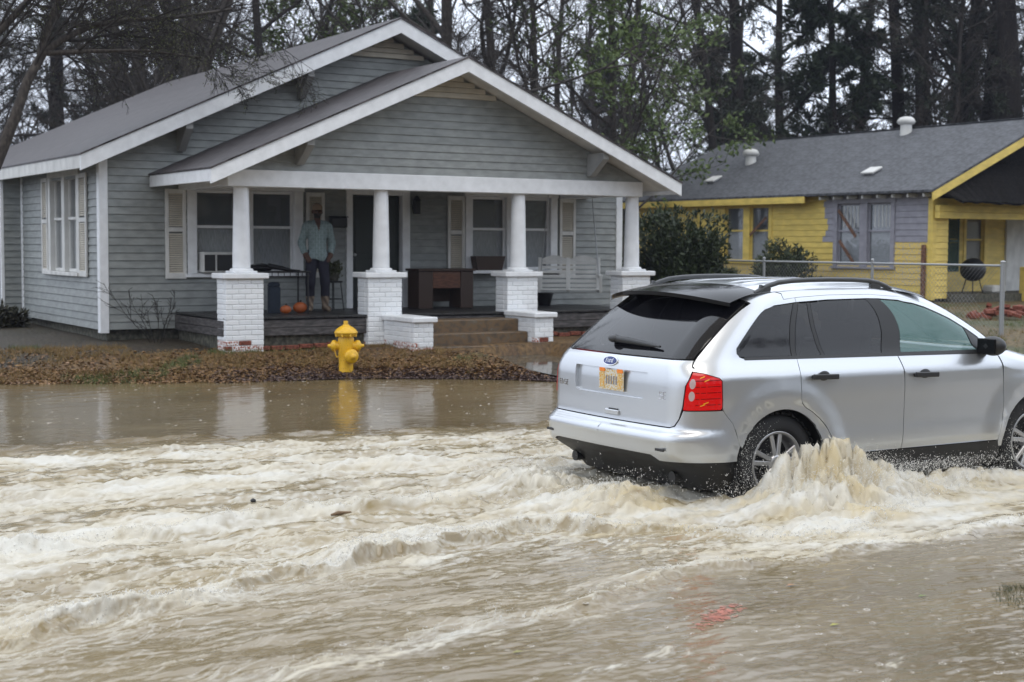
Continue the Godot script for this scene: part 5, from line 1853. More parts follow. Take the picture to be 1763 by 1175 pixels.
	for e in [[-0.14, -0.085], [0.085, 0.14]]:
		var st := MB.new()
		st.bx(pp + Vector3(-0.0065, -0.06, e[0]), pp + Vector3(-0.0045, 0.06, e[1]), 0.001)
		obj("orange_band", st, textured(mat("plate_orange", Color(1, 1, 1), 0.5), ramp_noise("band", 0.05, [0.0, 0.45, 0.6, 1.0], [Color(0.62, 0.58, 0.48), Color(0.60, 0.45, 0.2), Color(0.62, 0.30, 0.03), Color(0.62, 0.26, 0.02)], 3, 256, 8), Vector3(4, 4, 4)), pn)
		var tp := MB.new()
		tp.bx(pp + Vector3(-0.009, 0.058, e[0] - 0.005), pp + Vector3(-0.0047, 0.085, e[1] + 0.01), 0.002)
		obj("orange_tab", tp, mat("tab_orange", Color(0.80, 0.22, 0.02), 0.5), pn)
	for k in 5:
		var dg := MB.new()
		var z := -0.066 + k * 0.031
		dg.bx(pp + Vector3(-0.0058, -0.032, z), pp + Vector3(-0.0042, 0.030, z + 0.018), 0.0008)
		obj("plate_mark", dg, mat("plate_ink", Color(0.22, 0.20, 0.20), 0.6), pn)
	# gate handle
	var hd := MB.new()
	var hp := CAR_AT + lift(0.0, 0.705)
	hd.cbox(hp + Vector3(-0.004, 0.0, 0.08), Vector3(0.010, 0, 0), Vector3(0, 0.018, 0), Vector3(0, 0, 0.085), 0.006)
	obj("gate_handle", hd, paint, C)
	var hs := MB.new()
	hs.cbox(hp + Vector3(-0.001, 0.022, 0.09), Vector3(0.006, 0, 0), Vector3(0, 0.007, 0), Vector3(0, 0, 0.055), 0.002)
	obj("handle_slot", hs, M["plastic_black"], C)
	# wiper
	var wp := MB.new()
	var w0 := CAR_AT + lift(CR(-0.10, 1.21).x, 1.21) + lift_n(0.0, 1.21) * 0.03
	var w1 := CAR_AT + lift(CR(0.46, 1.19).x, 1.19) + lift_n(0.3, 1.19) * 0.02
	wp.ellipsoid(w0, Vector3(0.045, 0.030, 0.06), 12, 8)
	wp.tube(PackedVector3Array([w0, w0.lerp(w1, 0.35) + Vector3(-0.005, 0.004, 0), w0.lerp(w1, 0.7), w1]), PackedFloat32Array([0.026, 0.024, 0.018, 0.008]), 8)
	obj("rear_wiper", wp, M["plastic_black"], C)
	# red reflectors low on the bumper ends
	for sd in [-1.0, 1.0]:
		var mb := MB.new()
		var p := CAR_AT + lift(CR(0.70, 0.50).x * sd, 0.50) + lift_n(CR(0.70, 0.50).x * sd, 0.50) * 0.003
		mb.cbox(p, Vector3(0.004, 0, 0), Vector3(0, 0.010, 0), Vector3(0, 0, 0.05), 0.002)
		obj("reflector", mb, M["plastic_black"], C)

func car_door(C: Node3D, called: String, poly: Array, hx: float, hy: float) -> void:
	var made := car_panel(C, called, poly, M["car_paint"])
	for sd in 2:
		var f := -1.0 if sd == 1 else 1.0
		var s := CS(hx, hy).x * f
		var p := CAR_AT + lift(s, hy)
		var n := lift_n(s, hy)
		var hb := MB.new()
		hb.cbox(p + n * 0.034, Vector3(0.122, -0.003, 0), Vector3(0.0005, 0.019, 0), Vector3(0, 0, 0.013), 0.010)
		hb.cbox(p + n * 0.017 + Vector3(0.095, 0, 0), Vector3(0.022, 0, 0), Vector3(0, 0.015, 0), Vector3(0, 0, 0.018), 0.006)
		hb.cbox(p + n * 0.017 + Vector3(-0.095, 0, 0), Vector3(0.022, 0, 0), Vector3(0, 0.015, 0), Vector3(0, 0, 0.018), 0.006)
		obj("door_handle", hb, M["plastic_black"], made[sd])
		var cup := MB.new()
		cup.ellipsoid(p + n * 0.001 + Vector3(0.01, 0.006, 0), Vector3(0.058, 0.036, 0.006), 18, 8)
		obj("handle_cup", cup, M["rail_grey"], made[sd])

func lettering(par: Node3D, called: String, text: String, h: float, at: Vector3, nrm: Vector3, up: Vector3, m: Material, slant: bool) -> void:
	var tm := TextMesh.new()
	var f := SystemFont.new()
	f.font_names = PackedStringArray(["Droid Serif" if text.length() == 4 and slant else "Droid Sans"])
	f.font_italic = slant
	tm.font = f
	tm.text = text
	tm.font_size = 64
	tm.pixel_size = h / 46.0
	tm.depth = 0.003
	var o := MeshInstance3D.new()
	o.name = called
	o.mesh = tm
	o.material_override = m
	par.add_child(o, true)
	var z := nrm.normalized()
	var x := up.cross(z).normalized()
	var y := z.cross(x)
	o.transform = Transform3D(Basis(x, y, z), at - origin_of(par))

# ------------------------------------------------------------------ trees and plants
func rand_dir(rg: RandomNumberGenerator) -> Vector3:
	return Vector3(rg.randf_range(-1, 1), rg.randf_range(-1, 1), rg.randf_range(-1, 1))

func branch(out: Array, p: Vector3, d: Vector3, L: float, r: float, lev: int, cfg: Dictionary, rg: RandomNumberGenerator) -> void:
	var ns: int = cfg.seg[lev]
	var pts := PackedVector3Array()
	var rad := PackedFloat32Array()
	var dirs := PackedVector3Array()
	var q := p
	var dd := d
	for i in ns + 1:
		var t := float(i) / ns
		pts.append(q)
		dirs.append(dd)
		rad.append(maxf(lerpf(r, r * cfg.tip[lev], t), cfg.rmin))
		q += dd * L / ns
		dd = (dd + rand_dir(rg) * cfg.wob[lev] + Vector3(0, cfg.up[lev], 0)).normalized()
	var mb: MB = out[0] if lev < cfg.trunk_levels else out[1]
	mb.tube(pts, rad, cfg.sides[lev], false)
	var last: bool = lev + 1 >= cfg.seg.size()
	if cfg.has("leaf") and lev >= cfg.leaf_from:
		var nl: int = cfg.leaf_n
		for k in nl:
			var t := rg.randf_range(0.15, 1.0) * ns
			var i := mini(int(t), ns - 1)
			var at := pts[i].lerp(pts[i + 1], t - i)
			leaf(out[2], at, dirs[i], cfg, rg)
	if last: return
	var nk: int = cfg.kids[lev]
	for k in nk:
		var t := lerpf(cfg.t0[lev], 0.98, (k + rg.randf()) / nk)
		var f := t * ns
		var i := mini(int(f), ns - 1)
		var at := pts[i].lerp(pts[i + 1], f - i)
		var base_d := dirs[i]
		var side := base_d.cross(rand_dir(rg)).normalized()
		if side.length() < 0.5: side = Vector3.RIGHT
		var ang: float = deg_to_rad(cfg.ang[lev] + rg.randf_range(-15, 15))
		var nd := (base_d * cos(ang) + side * sin(ang)).normalized()
		var Lk: float = L * cfg.len[lev] * (1.0 - cfg.fall[lev] * t) * rg.randf_range(0.65, 1.2)
		var rk := minf(rad[i] * 0.75, r * cfg.rk[lev] * rg.randf_range(0.7, 1.15))
		branch(out, at, nd, Lk, rk, lev + 1, cfg, rg)

func leaf(mb: MB, at: Vector3, d: Vector3, cfg: Dictionary, rg: RandomNumberGenerator) -> void:
	var s: float = cfg.leaf * rg.randf_range(0.6, 1.3)
	var nd: Vector3 = (d * cfg.leaf_along + rand_dir(rg) + Vector3(0, cfg.get("leaf_up", 0.0), 0)).normalized()
	var sd := nd.cross(rand_dir(rg)).normalized()
	var c: Color = (cfg.ca as Color).lerp(cfg.cb, rg.randf())
	mb.col = c
	var w: float = s * cfg.leaf_w
	var b: Vector3 = at + rand_dir(rg) * cfg.leaf_spread
	var m := b + nd * s * 0.5
	var up := sd.cross(nd) * w * 0.35
	mb.tri(b, m + sd * w + up, b + nd * s)
	mb.tri(b, b + nd * s, m - sd * w + up)

func bare_cfg(k: int) -> Dictionary:
	return {"seg": [9, 6, 4, 3, 2], "tip": [0.30, 0.25, 0.3, 0.4, 0.5], "wob": [0.10, 0.20, 0.26, 0.30, 0.3], "up": [0.03, 0.07, 0.04, 0.03, 0.02], "kids": [14 + k, 7, 7, 4], "t0": [0.16, 0.2, 0.15, 0.1], "ang": [52, 46, 44, 42], "len": [0.46, 0.52, 0.48, 0.5], "fall": [0.45, 0.35, 0.3, 0.3], "rk": [0.36, 0.45, 0.5, 0.6], "sides": [9, 6, 4, 3, 3], "rmin": 0.007, "trunk_levels": 1}

var variants := {}
func make_variant(key: String, sd: int, height: float, r0: float, cfg: Dictionary, bark: String, lean := 0.0) -> void:
	var rg := RandomNumberGenerator.new()
	rg.seed = sd
	var out := [MB.new(), MB.new(), MB.new()]
	branch(out, Vector3(0, -0.3, 0), Vector3(lean, 1, 0.02).normalized(), height, r0, 0, cfg, rg)
	# root flare
	out[0].tube(PackedVector3Array([Vector3(0, -0.4, 0), Vector3(0, 0.05, 0), Vector3(lean * 0.4, 0.5, 0)]), PackedFloat32Array([r0 * 1.7, r0 * 1.35, r0 * 1.0]), 9, false)
	var v := {"trunk": out[0].mesh(), "crown": out[1].mesh(), "bark": M[bark]}
	if out[2].v.size() > 0:
		v["foliage"] = out[2].mesh(Vector3.ZERO, true)
	variants[key] = v
	print(key, " tris ", (out[0].ix.size() + out[1].ix.size() + out[2].ix.size()) / 3)

func place_tree(called: String, key: String, at: Vector3, s: float, yaw: float, label: String, category: String, group := "") -> Node3D:
	var T := base(called, at, label, category, group)
	var v: Dictionary = variants[key]
	for part in ["trunk", "crown", "foliage"]:
		if not v.has(part): continue
		var o := MeshInstance3D.new()
		o.name = part
		o.mesh = v[part]
		o.material_override = M["leaf"] if part == "foliage" else v["bark"]
		T.add_child(o, true)
	T.rotation.y = yaw
	T.scale = Vector3(s, s, s)
	return T

func build_trees() -> void:
	make_variant("bare_a", 11, 15.0, 0.24, bare_cfg(0), "bark")
	make_variant("bare_b", 23, 17.0, 0.21, bare_cfg(2), "bark", 0.06)
	make_variant("bare_c", 37, 11.0, 0.14, bare_cfg(4), "bark", -0.1)
	var thin := bare_cfg(0)
	thin.kids = [16, 5, 5, 3]
	thin.t0 = [0.30, 0.2, 0.15, 0.1]
	make_variant("slim", 51, 18.0, 0.20, thin, "bark_dark", 0.03)
	var pine := {"seg": [10, 5, 3, 2], "tip": [0.35, 0.3, 0.4, 0.5], "wob": [0.03, 0.10, 0.2, 0.2], "up": [0.02, -0.03, 0.0, 0.0], "kids": [30, 7, 4], "t0": [0.22, 0.2, 0.2], "ang": [82, 48, 45], "len": [0.22, 0.42, 0.5], "fall": [0.5, 0.3, 0.3], "rk": [0.16, 0.5, 0.6], "sides": [10, 5, 3, 3], "rmin": 0.008, "trunk_levels": 1, "leaf": 0.26, "leaf_from": 2, "leaf_n": 15, "leaf_along": 1.1, "leaf_w": 0.09, "leaf_spread": 0.05, "ca": Color(0.012, 0.020, 0.010), "cb": Color(0.026, 0.036, 0.016)}
	make_variant("pine_a", 61, 20.0, 0.34, pine, "bark_pine")
	var pine2 := pine.duplicate()
	pine2.kids = [22, 6, 4]
	pine2.t0 = [0.34, 0.2, 0.2]
	make_variant("pine_b", 67, 21.0, 0.40, pine2, "bark_pine", 0.02)
	var cedar := pine.duplicate()
	cedar.kids = [44, 8, 4]
	cedar.t0 = [0.06, 0.15, 0.2]
	cedar.ang = [70, 45, 45]
	cedar.leaf = 0.30
	cedar.leaf_w = 0.12
	cedar.leaf_n = 12
	cedar.ca = Color(0.013, 0.024, 0.011)
	cedar.cb = Color(0.028, 0.045, 0.018)
	make_variant("cedar", 71, 12.0, 0.20, cedar, "bark_pine")
	var broad := bare_cfg(0)
	broad.kids = [15, 6, 5]
	broad.seg = [9, 6, 4, 3]
	broad.merge({"leaf": 0.17, "leaf_from": 2, "leaf_n": 17, "leaf_along": 0.5, "leaf_w": 0.28, "leaf_spread": 0.16, "ca": Color(0.055, 0.090, 0.020), "cb": Color(0.120, 0.165, 0.045)})
	make_variant("broad", 83, 12.0, 0.17, broad, "bark")
	# trees one can tell apart behind the grey house
	var G := "trees behind the houses"
	for t in [
		["bare_tree", "bare_b", Vector3(13.2, 0.4, -40.0), 1.0, 0.4, "bare tree with dark trunk rising over the left slope of grey roof", "tree"],
		["bare_tree", "bare_a", Vector3(15.3, 0.4, -43.5), 1.05, 2.0, "second bare trunk from the left above the grey roof slope", "tree"],
		["bare_tree", "slim", Vector3(18.5, 0.4, -45.1), 1.0, 1.0, "slim bare tree left of the grey house's high gable peak", "tree"],
		["leafy_tree", "broad", Vector3(21.6, 0.4, -48.5), 1.05, 2.6, "leafy green tree just left of the grey house's gable peak", "tree"],
		["bare_tree", "bare_b", Vector3(21.6, 0.4, -39.5), 1.1, 5.0, "dark bare trunk just right of the grey house's gable peak", "tree"],
		["bare_tree", "bare_a", Vector3(25.6, 0.4, -43.1), 1.0, 3.3, "bare tree above the right slope of grey porch roof", "tree"],
		["bare_tree", "bare_c", Vector3(24.2, 0.4, -38.0), 1.1, 4.4, "small leaning bare tree behind right slope of porch roof", "tree"],
		["leafy_tree", "broad", Vector3(26.0, 0.4, -36.4), 0.95, 0.5, "bright green leafy tree between the grey and yellow houses", "tree"],
		["bare_tree", "bare_b", Vector3(29.6, 0.4, -41.5), 0.95, 1.4, "bare tree with green growth left of the yellow house roof", "tree"],
		["bare_tree", "slim", Vector3(35.6, 0.4, -43.3), 1.0, 2.2, "crooked slim trunk behind left end of yellow house roof", "tree"],
		["bare_tree", "slim", Vector3(39.8, 0.4, -45.0), 1.1, 0.2, "dark slim trunk right of the white turbine vent near roof end", "tree"],
		["evergreen_tree", "cedar", Vector3(41.5, 0.4, -43.8), 1.15, 0.9, "dense dark evergreen behind middle of yellow house roof", "tree"],
		["pine_tree", "pine_a", Vector3(44.6, 0.4, -43.0), 1.0, 3.9, "dark pine with drooping needles above the taller turbine vent", "tree"],
		["pine_tree", "pine_b", Vector3(45.5, 0.4, -42.6), 1.0, 1.9, "dark pine trunk right of the taller turbine vent", "tree"],
		["pine_tree", "pine_b", Vector3(47.8, 0.4, -43.0), 1.05, 5.2, "second dark pine trunk right of the taller turbine vent", "tree"],
		["pine_tree", "pine_a", Vector3(47.0, 0.4, -41.2), 0.95, 0.3, "slender pine between dark trunks above yellow rake board", "tree"],
		["pine_tree", "pine_b", Vector3(45.8, 0.4, -38.4), 1.25, 2.9, "thick dark pine trunk at the right edge above yellow house", "tree"],
		["evergreen_tree", "cedar", Vector3(26.4, 0.4, -52.0), 0.9, 4.1, "distant dark evergreen behind the right porch roof slope", "tree"]]:
		place_tree(t[0], t[1], t[2], t[3], t[4], t[5], t[6], G)
	# the wood beyond, read as one mass
	var rg := RandomNumberGenerator.new()
	rg.seed = 5
	for w in [["bare_woods", ["bare_a", "bare_b", "bare_c"], 66, "bark"], ["evergreen_woods", ["cedar", "pine_a"], 14, ""]]:
		var holder := Node3D.new()
		holder.name = w[0]
		add_child(holder)
		tag(holder, "wall of bare winter trees beyond the houses" if w[0] == "bare_woods" else "dark evergreens scattered among the far bare trees", "woods", "", "stuff")
		for key in w[1]:
			for part in ["trunk", "crown", "foliage"]:
				if not variants[key].has(part): continue
				var mm := MultiMesh.new()
				mm.transform_format = MultiMesh.TRANSFORM_3D
				mm.mesh = variants[key][part]
				mm.instance_count = int(w[2] / w[1].size())
				var r2 := RandomNumberGenerator.new()
				r2.seed = hash(key)
				for i in mm.instance_count:
					var a := deg_to_rad(8.0 + 48.0 * pow(r2.randf(), 1.45)) if w[0] == "bare_woods" else deg_to_rad(r2.randf_range(10.0, 58.0))
					if w[0] != "bare_woods" and r2.randf() < 0.55: a = deg_to_rad(r2.randf_range(36.0, 60.0))
					var dist := r2.randf_range(58.0, 92.0)
					if a < deg_to_rad(30.0) and w[0] == "bare_woods": dist = r2.randf_range(50.0, 88.0)
					var s := r2.randf_range(0.75, 1.25) * (0.9 if w[0] == "bare_woods" else 1.0)
					mm.set_instance_transform(i, Transform3D(Basis(Vector3.UP, r2.randf() * TAU).scaled(Vector3(s, s, s)), Vector3(sin(a) * dist, 0.3, -cos(a) * dist)))
				var mi := MultiMeshInstance3D.new()
				mi.name = part
				mi.multimesh = mm
				mi.material_override = M["leaf"] if part == "foliage" else variants[key]["bark"]
				holder.add_child(mi, true)
	# the trees across the street, behind whoever took the picture; the car's windows mirror them
	var opp := Node3D.new()
	opp.name = "roadside_woods"
	add_child(opp)
	tag(opp, "trees across the street, seen only as reflections in the car windows", "woods", "", "stuff")
	for key in ["cedar", "bare_a", "bare_b"]:
		for part in ["trunk", "crown", "foliage"]:
			if not variants[key].has(part): continue
			var mm := MultiMesh.new()
			mm.transform_format = MultiMesh.TRANSFORM_3D
			mm.mesh = variants[key][part]
			mm.instance_count = 11
			var r2 := RandomNumberGenerator.new()
			r2.seed = hash(key) + 3
			for i in 11:
				var s := r2.randf_range(0.8, 1.15)
				mm.set_instance_transform(i, Transform3D(Basis(Vector3.UP, r2.randf() * TAU).scaled(Vector3(s, s, s)), Vector3(-26.0 + i * 6.0 + r2.randf_range(-2.5, 2.5), 0.3, r2.randf_range(15.0, 27.0))))
			var mi := MultiMeshInstance3D.new()
			mi.name = part
			mi.multimesh = mm
			mi.material_override = M["leaf"] if part == "foliage" else variants[key]["bark"]
			opp.add_child(mi, true)
	build_near_tree()
	build_bushes()

func limb(out: Array, pts: Array, r0: float, r1: float, cfg: Dictionary, rg: RandomNumberGenerator, kids: int, klen: float, droop: float, from := 0.1) -> void:
	var P := PackedVector3Array(pts)
	var R := PackedFloat32Array()
	for i in P.size(): R.append(lerpf(r0, r1, float(i) / (P.size() - 1)))
	out[0].tube(P, R, 9, false)
	for k in kids:
		var f := (from + (1.0 - from) * (k + rg.randf()) / kids) * (P.size() - 1)
		var i := mini(int(f), P.size() - 2)
		var at := P[i].lerp(P[i + 1], f - i)
		var d := (P[i + 1] - P[i]).normalized()
		var nd := (d * 0.8 + rand_dir(rg) * 0.75 + Vector3(0.35, droop, 0.0)).normalized()
		branch(out, at, nd, klen * rg.randf_range(0.6, 1.3), R[i] * 0.4, 0, cfg, rg)

func build_near_tree() -> void:
	var T := base("bare_tree", Vector3(3.9, 0.3, -21.4), "leaning mossy bare tree whose branches hang over the grey roof", "tree")
	var rg := RandomNumberGenerator.new()
	rg.seed = 91
	var out := [MB.new(), MB.new(), MB.new()]
	var cfg := {"seg": [6, 4, 3, 2], "tip": [0.3, 0.3, 0.4, 0.5], "wob": [0.18, 0.2, 0.22, 0.25], "up": [-0.02, -0.02, -0.02, -0.02], "kids": [8, 6, 5], "t0": [0.15, 0.15, 0.1], "ang": [38, 36, 36], "len": [0.52, 0.5, 0.5], "fall": [0.3, 0.3, 0.3], "rk": [0.5, 0.55, 0.6], "sides": [6, 4, 3, 3], "rmin": 0.003, "trunk_levels": 0, "leaf": 0.028, "leaf_from": 3, "leaf_n": 1, "leaf_along": 0.4, "leaf_w": 0.3, "leaf_spread": 0.03, "ca": Color(0.05, 0.05, 0.015), "cb": Color(0.085, 0.10, 0.025)}
	limb(out, [Vector3(3.9, 0.0, -21.4), Vector3(4.1, 1.2, -21.3), Vector3(4.45, 2.4, -21.1), Vector3(4.72, 3.11, -21.0), Vector3(4.88, 3.51, -21.0), Vector3(5.06, 4.02, -21.0), Vector3(5.28, 4.39, -21.05), Vector3(5.57, 4.62, -21.1), Vector3(5.99, 4.84, -21.15), Vector3(6.54, 4.97, -21.2), Vector3(7.18, 5.05, -21.2), Vector3(8.08, 5.25, -21.2)], 0.105, 0.02, cfg, rg, 12, 1.7, -0.02, 0.46)
	limb(out, [Vector3(5.25, 4.36, -21.05), Vector3(5.38, 4.8, -21.1), Vector3(5.56, 5.2, -21.2), Vector3(5.8, 5.9, -21.2), Vector3(6.2, 6.6, -21.2)], 0.065, 0.02, cfg, rg, 7, 2.0, 0.0)
	limb(out, [Vector3(4.1, 1.2, -21.3), Vector3(3.9, 2.6, -21.5), Vector3(4.1, 3.7, -21.5), Vector3(4.7, 4.6, -21.4), Vector3(5.3, 5.3, -21.3), Vector3(5.9, 5.8, -21.3), Vector3(6.9, 6.2, -21.2)], 0.09, 0.02, cfg, rg, 10, 2.1, -0.02, 0.42)
	limb(out, [Vector3(5.28, 4.39, -21.05), Vector3(5.9, 4.45, -20.9), Vector3(6.6, 4.5, -20.8), Vector3(7.4, 4.45, -20.7)], 0.04, 0.01, cfg, rg, 7, 1.1, -0.05)
	obj("trunk", out[0], M["bark"], T)
	obj("crown", out[1], M["bark_dark"], T)
	obj("foliage", out[2], M["leaf"], T, true)

func bush(called: String, at: Vector3, size: Vector3, n: int, cfg: Dictionary, label: String, sd: int) -> void:
	var T := base(called, at, label, "bush")
	var rg := RandomNumberGenerator.new()
	rg.seed = sd
	var stem := MB.new()
	var lf := MB.new()
	for k in 16:
		var a := TAU * k / 16.0 + rg.randf()
		var d := Vector3(cos(a) * size.x, size.y * rg.randf_range(0.6, 1.0), sin(a) * size.z) * rg.randf_range(0.5, 0.95)
		stem.tube(PackedVector3Array([at, at + d * Vector3(0.3, 0.5, 0.3), at + d * Vector3(0.8, 0.95, 0.8)]), PackedFloat32Array([0.035, 0.02, 0.008]), 4, false)
	obj("stem", stem, M["bark_dark"], T)
	var clumps := []
	for k in 46:
		var u := rand_dir(rg).normalized()
		u.y = absf(u.y) * 0.9 + 0.02
		clumps.append([at + u * size * rg.randf_range(0.45, 1.0) * Vector3(1, 1, 1), rg.randf_range(0.18, 0.36)])
	for k in n:
		var c: Array = clumps[rg.randi() % clumps.size()]
		var o := rand_dir(rg)
		if o.length() > 1.0: o = o.normalized()
		var p: Vector3 = c[0] + o * c[1] * size.length() * 0.45
		if p.y < at.y + 0.02: p.y = at.y + rg.randf() * 0.3
		leaf(lf, p, (p - at).normalized(), cfg, rg)
	obj("foliage", lf, M["leaf"], T, true)

func build_bushes() -> void:
	var lf := {"leaf": 0.13, "leaf_along": 0.9, "leaf_w": 0.18, "leaf_spread": 0.02, "ca": Color(0.012, 0.022, 0.008), "cb": Color(0.036, 0.052, 0.014)}
	bush("evergreen_bush", Vector3(18.9, 0.35, -24.4), Vector3(1.30, 2.55, 1.2), 21000, lf, "large dark green bush between grey house and chain link fence", 3)
	var l2 := lf.duplicate()
	l2.cb = Color(0.05, 0.065, 0.018)
	bush("evergreen_bush", Vector3(26.6, 0.42, -29.7), Vector3(0.75, 1.75, 0.85), 6000, l2, "smaller green bush against the yellow wall between its windows", 4)
	bush("evergreen_bush", Vector3(26.9, 0.42, -32.9), Vector3(0.5, 1.3, 0.6), 2500, l2, "dark bush partly hiding the far yellow house window", 9)
	var l3 := lf.duplicate()
	l3.ca = Color(0.02, 0.018, 0.012)
	l3.cb = Color(0.04, 0.04, 0.018)
	bush("low_shrub", Vector3(5.75, 0.32, -26.0), Vector3(0.35, 0.42, 0.5), 1500, l3, "small dark shrub by the grey house's left wall", 6)
	# leafless shrub in front of the left front wall
	var T := base("bare_shrub", Vector3(7.05, 0.32, -21.7), "leafless twiggy shrub in front of grey siding left of porch", "shrub")
	var rg := RandomNumberGenerator.new()
	rg.seed = 77
	var out := [MB.new(), MB.new(), MB.new()]
	var cfg := {"seg": [5, 3, 2], "tip": [0.4, 0.4, 0.5], "wob": [0.16, 0.22, 0.25], "up": [0.03, 0.03, 0.0], "kids": [5, 3], "t0": [0.3, 0.2], "ang": [34, 36], "len": [0.5, 0.5], "fall": [0.3, 0.3], "rk": [0.55, 0.6], "sides": [5, 4, 3], "rmin": 0.0035, "trunk_levels": 3}
	for k in 6:
		var a := TAU * k / 6.0
		branch(out, Vector3(7.05 + 0.05 * cos(a), 0.25, -21.7 + 0.05 * sin(a)), Vector3(cos(a) * 0.6 - 0.1, 1.0, sin(a) * 0.4).normalized(), rg.randf_range(0.6, 1.15), 0.0065, 0, cfg, rg)
	obj("stems", out[0], M["bark_dark"], T)

func scatter(called: String, label: String, category: String, mesh: Mesh, m: Material, xfs: Array, cols: Array) -> void:
	var mm := MultiMesh.new()
	mm.transform_format = MultiMesh.TRANSFORM_3D
	mm.use_colors = cols.size() > 0
	mm.mesh = mesh
	mm.instance_count = xfs.size()
	for i in xfs.size():
		mm.set_instance_transform(i, xfs[i])
		if cols.size() > 0: mm.set_instance_color(i, cols[i])
	var mi := MultiMeshInstance3D.new()
	mi.name = called
	mi.multimesh = mm
	mi.material_override = m
	add_child(mi)
	tag(mi, label, category, "", "stuff")

func build_litter() -> void:
	var rg := RandomNumberGenerator.new()
	rg.seed = 14
	var lm := MB.new()
	lm.tri(Vector3(-0.5, 0, 0), Vector3(0, 0.12, 0.32), Vector3(0.5, 0.05, 0))
	lm.tri(Vector3(-0.5, 0, 0), Vector3(0.5, 0.05, 0), Vector3(0, 0.15, -0.32))
	var leafm := lm.mesh()
	var xf := []
	var cs := []
	for i in 46000:
		var x := rg.randf_range(2.0, 14.0)
		if rg.randf() < 0.4: x = rg.randf_range(7.4, 12.0)
		var e := lut(EDGE, x)
		var z := e - absf(rg.randfn(0.0, 0.9)) + 0.25
		if x < 8.0 and rg.randf() < 0.4: z = e - rg.randf_range(0.0, 2.6)
		if z < -20.6 and x > 6.2: continue
		if e - z > 0.75 and rg.randf() < 0.6: continue
		var s := rg.randf_range(0.03, 0.075)
		var y := maxf(ground_y(x, z), -0.001) + 0.006
		if ground_y(x, z) < -0.012: continue
		if absf(x - 11.55) < 0.75 and z < -14.0 and rg.randf() < 0.85: continue
		xf.append(Transform3D(Basis.from_euler(Vector3(rg.randf_range(-0.5, 0.5), rg.randf() * TAU, rg.randf_range(-0.5, 0.5))).scaled(Vector3(s, s, s)), Vector3(x, y, z)))
		var near := clampf(1.0 - (e - z) / 0.9, 0.0, 1.0) * smoothstep(6.3, 8.0, x)
		var a := Color(0.24, 0.135, 0.045).lerp(Color(0.13, 0.065, 0.028), rg.randf())
		var b := Color(0.058, 0.030, 0.026).lerp(Color(0.095, 0.060, 0.050), rg.randf())
		var c := a.lerp(b, 1.0 if rg.randf() < near else 0.0)
		if rg.randf() < 0.015: c = Color(0.33, 0.20, 0.12)
		cs.append(c)
	scatter("fallen_leaves", "wet brown fallen leaves littering the bank at the water's edge", "leaves", leafm, M["leaf"], xf, cs)
	# grass
	var gm := MB.new()
	for k in 6:
		var a := k * 2.4
		var d := Vector3(cos(a), 0, sin(a))
		var b := d * 0.25
		gm.tri(b + d.cross(Vector3.UP) * 0.05, b - d.cross(Vector3.UP) * 0.05, b + d * (0.3 + 0.1 * (k % 3)) + Vector3(0, 0.8 + 0.2 * (k % 2), 0))
	var gmesh := gm.mesh()
	xf = []
	cs = []
	for i in 44000:
		var x := 0.0
		var z := 0.0
		if rg.randf() < 0.7:
			x = rg.randf_range(1.0, 14.0)
			z = lut(EDGE, x) - rg.randf_range(-0.2, 2.6)
			if z < -20.2 and x > 6.4: continue
		else:
			x = rg.randf_range(16.0, 27.5)
			z = rg.randf_range(-27.0, -13.6)
		if ground_y(x, z) < -0.03: continue
		if n_a.get_noise_2d(x * 90.0, z * 90.0) + 0.25 * rg.randfn(0.0, 1.0) < -0.05: continue
		var ed := lut(EDGE, x) - z
		if x > 6.6 and x < 15.0 and ed < 0.6 and rg.randf() < 0.9: continue
		if x > 10.4 and x < 12.8 and z < -14.0: continue
		var s := lerpf(0.02, 0.10, pow(rg.randf(), 2.2))
		xf.append(Transform3D(Basis.from_euler(Vector3(rg.randf_range(-0.7, 0.7), rg.randf() * TAU, rg.randf_range(-0.7, 0.7))).scaled(Vector3(s, s, s)), Vector3(x, ground_y(x, z) - 0.005, z)))
		var g := n_b.get_noise_2d(x * 30.0, z * 30.0)
		var c := Color(0.24, 0.145, 0.045).lerp(Color(0.15, 0.105, 0.035), rg.randf())
		if g > 0.33 or x > 16.0 and rg.randf() < 0.6: c = Color(0.06, 0.085, 0.018).lerp(Color(0.10, 0.13, 0.03), rg.randf())
		cs.append(c)
	scatter("grass", "short straw-brown and green grass on the yards", "grass", gmesh, M["leaf"], xf, cs)
	# drowned weeds at the edge of the frame
	xf = []
	cs = []
	for i in 1600:
		var a := rg.randf() * TAU
		var r := sqrt(rg.randf())
		var x := 6.35 + cos(a) * r * 0.40
		var z := -4.75 + sin(a) * r * 0.55
		var s := rg.randf_range(0.03, 0.075)
		xf.append(Transform3D(Basis.from_euler(Vector3(rg.randf_range(-0.8, 0.8), rg.randf() * TAU, rg.randf_range(-0.8, 0.8))).scaled(Vector3(s, s * 0.8, s)), Vector3(x, -0.028, z)))
		cs.append(Color(0.020, 0.030, 0.012).lerp(Color(0.055, 0.070, 0.022), rg.randf()))
	scatter("weeds", "dark weeds poking out of the water near the camera", "weeds", gmesh, M["leaf"], xf, cs)

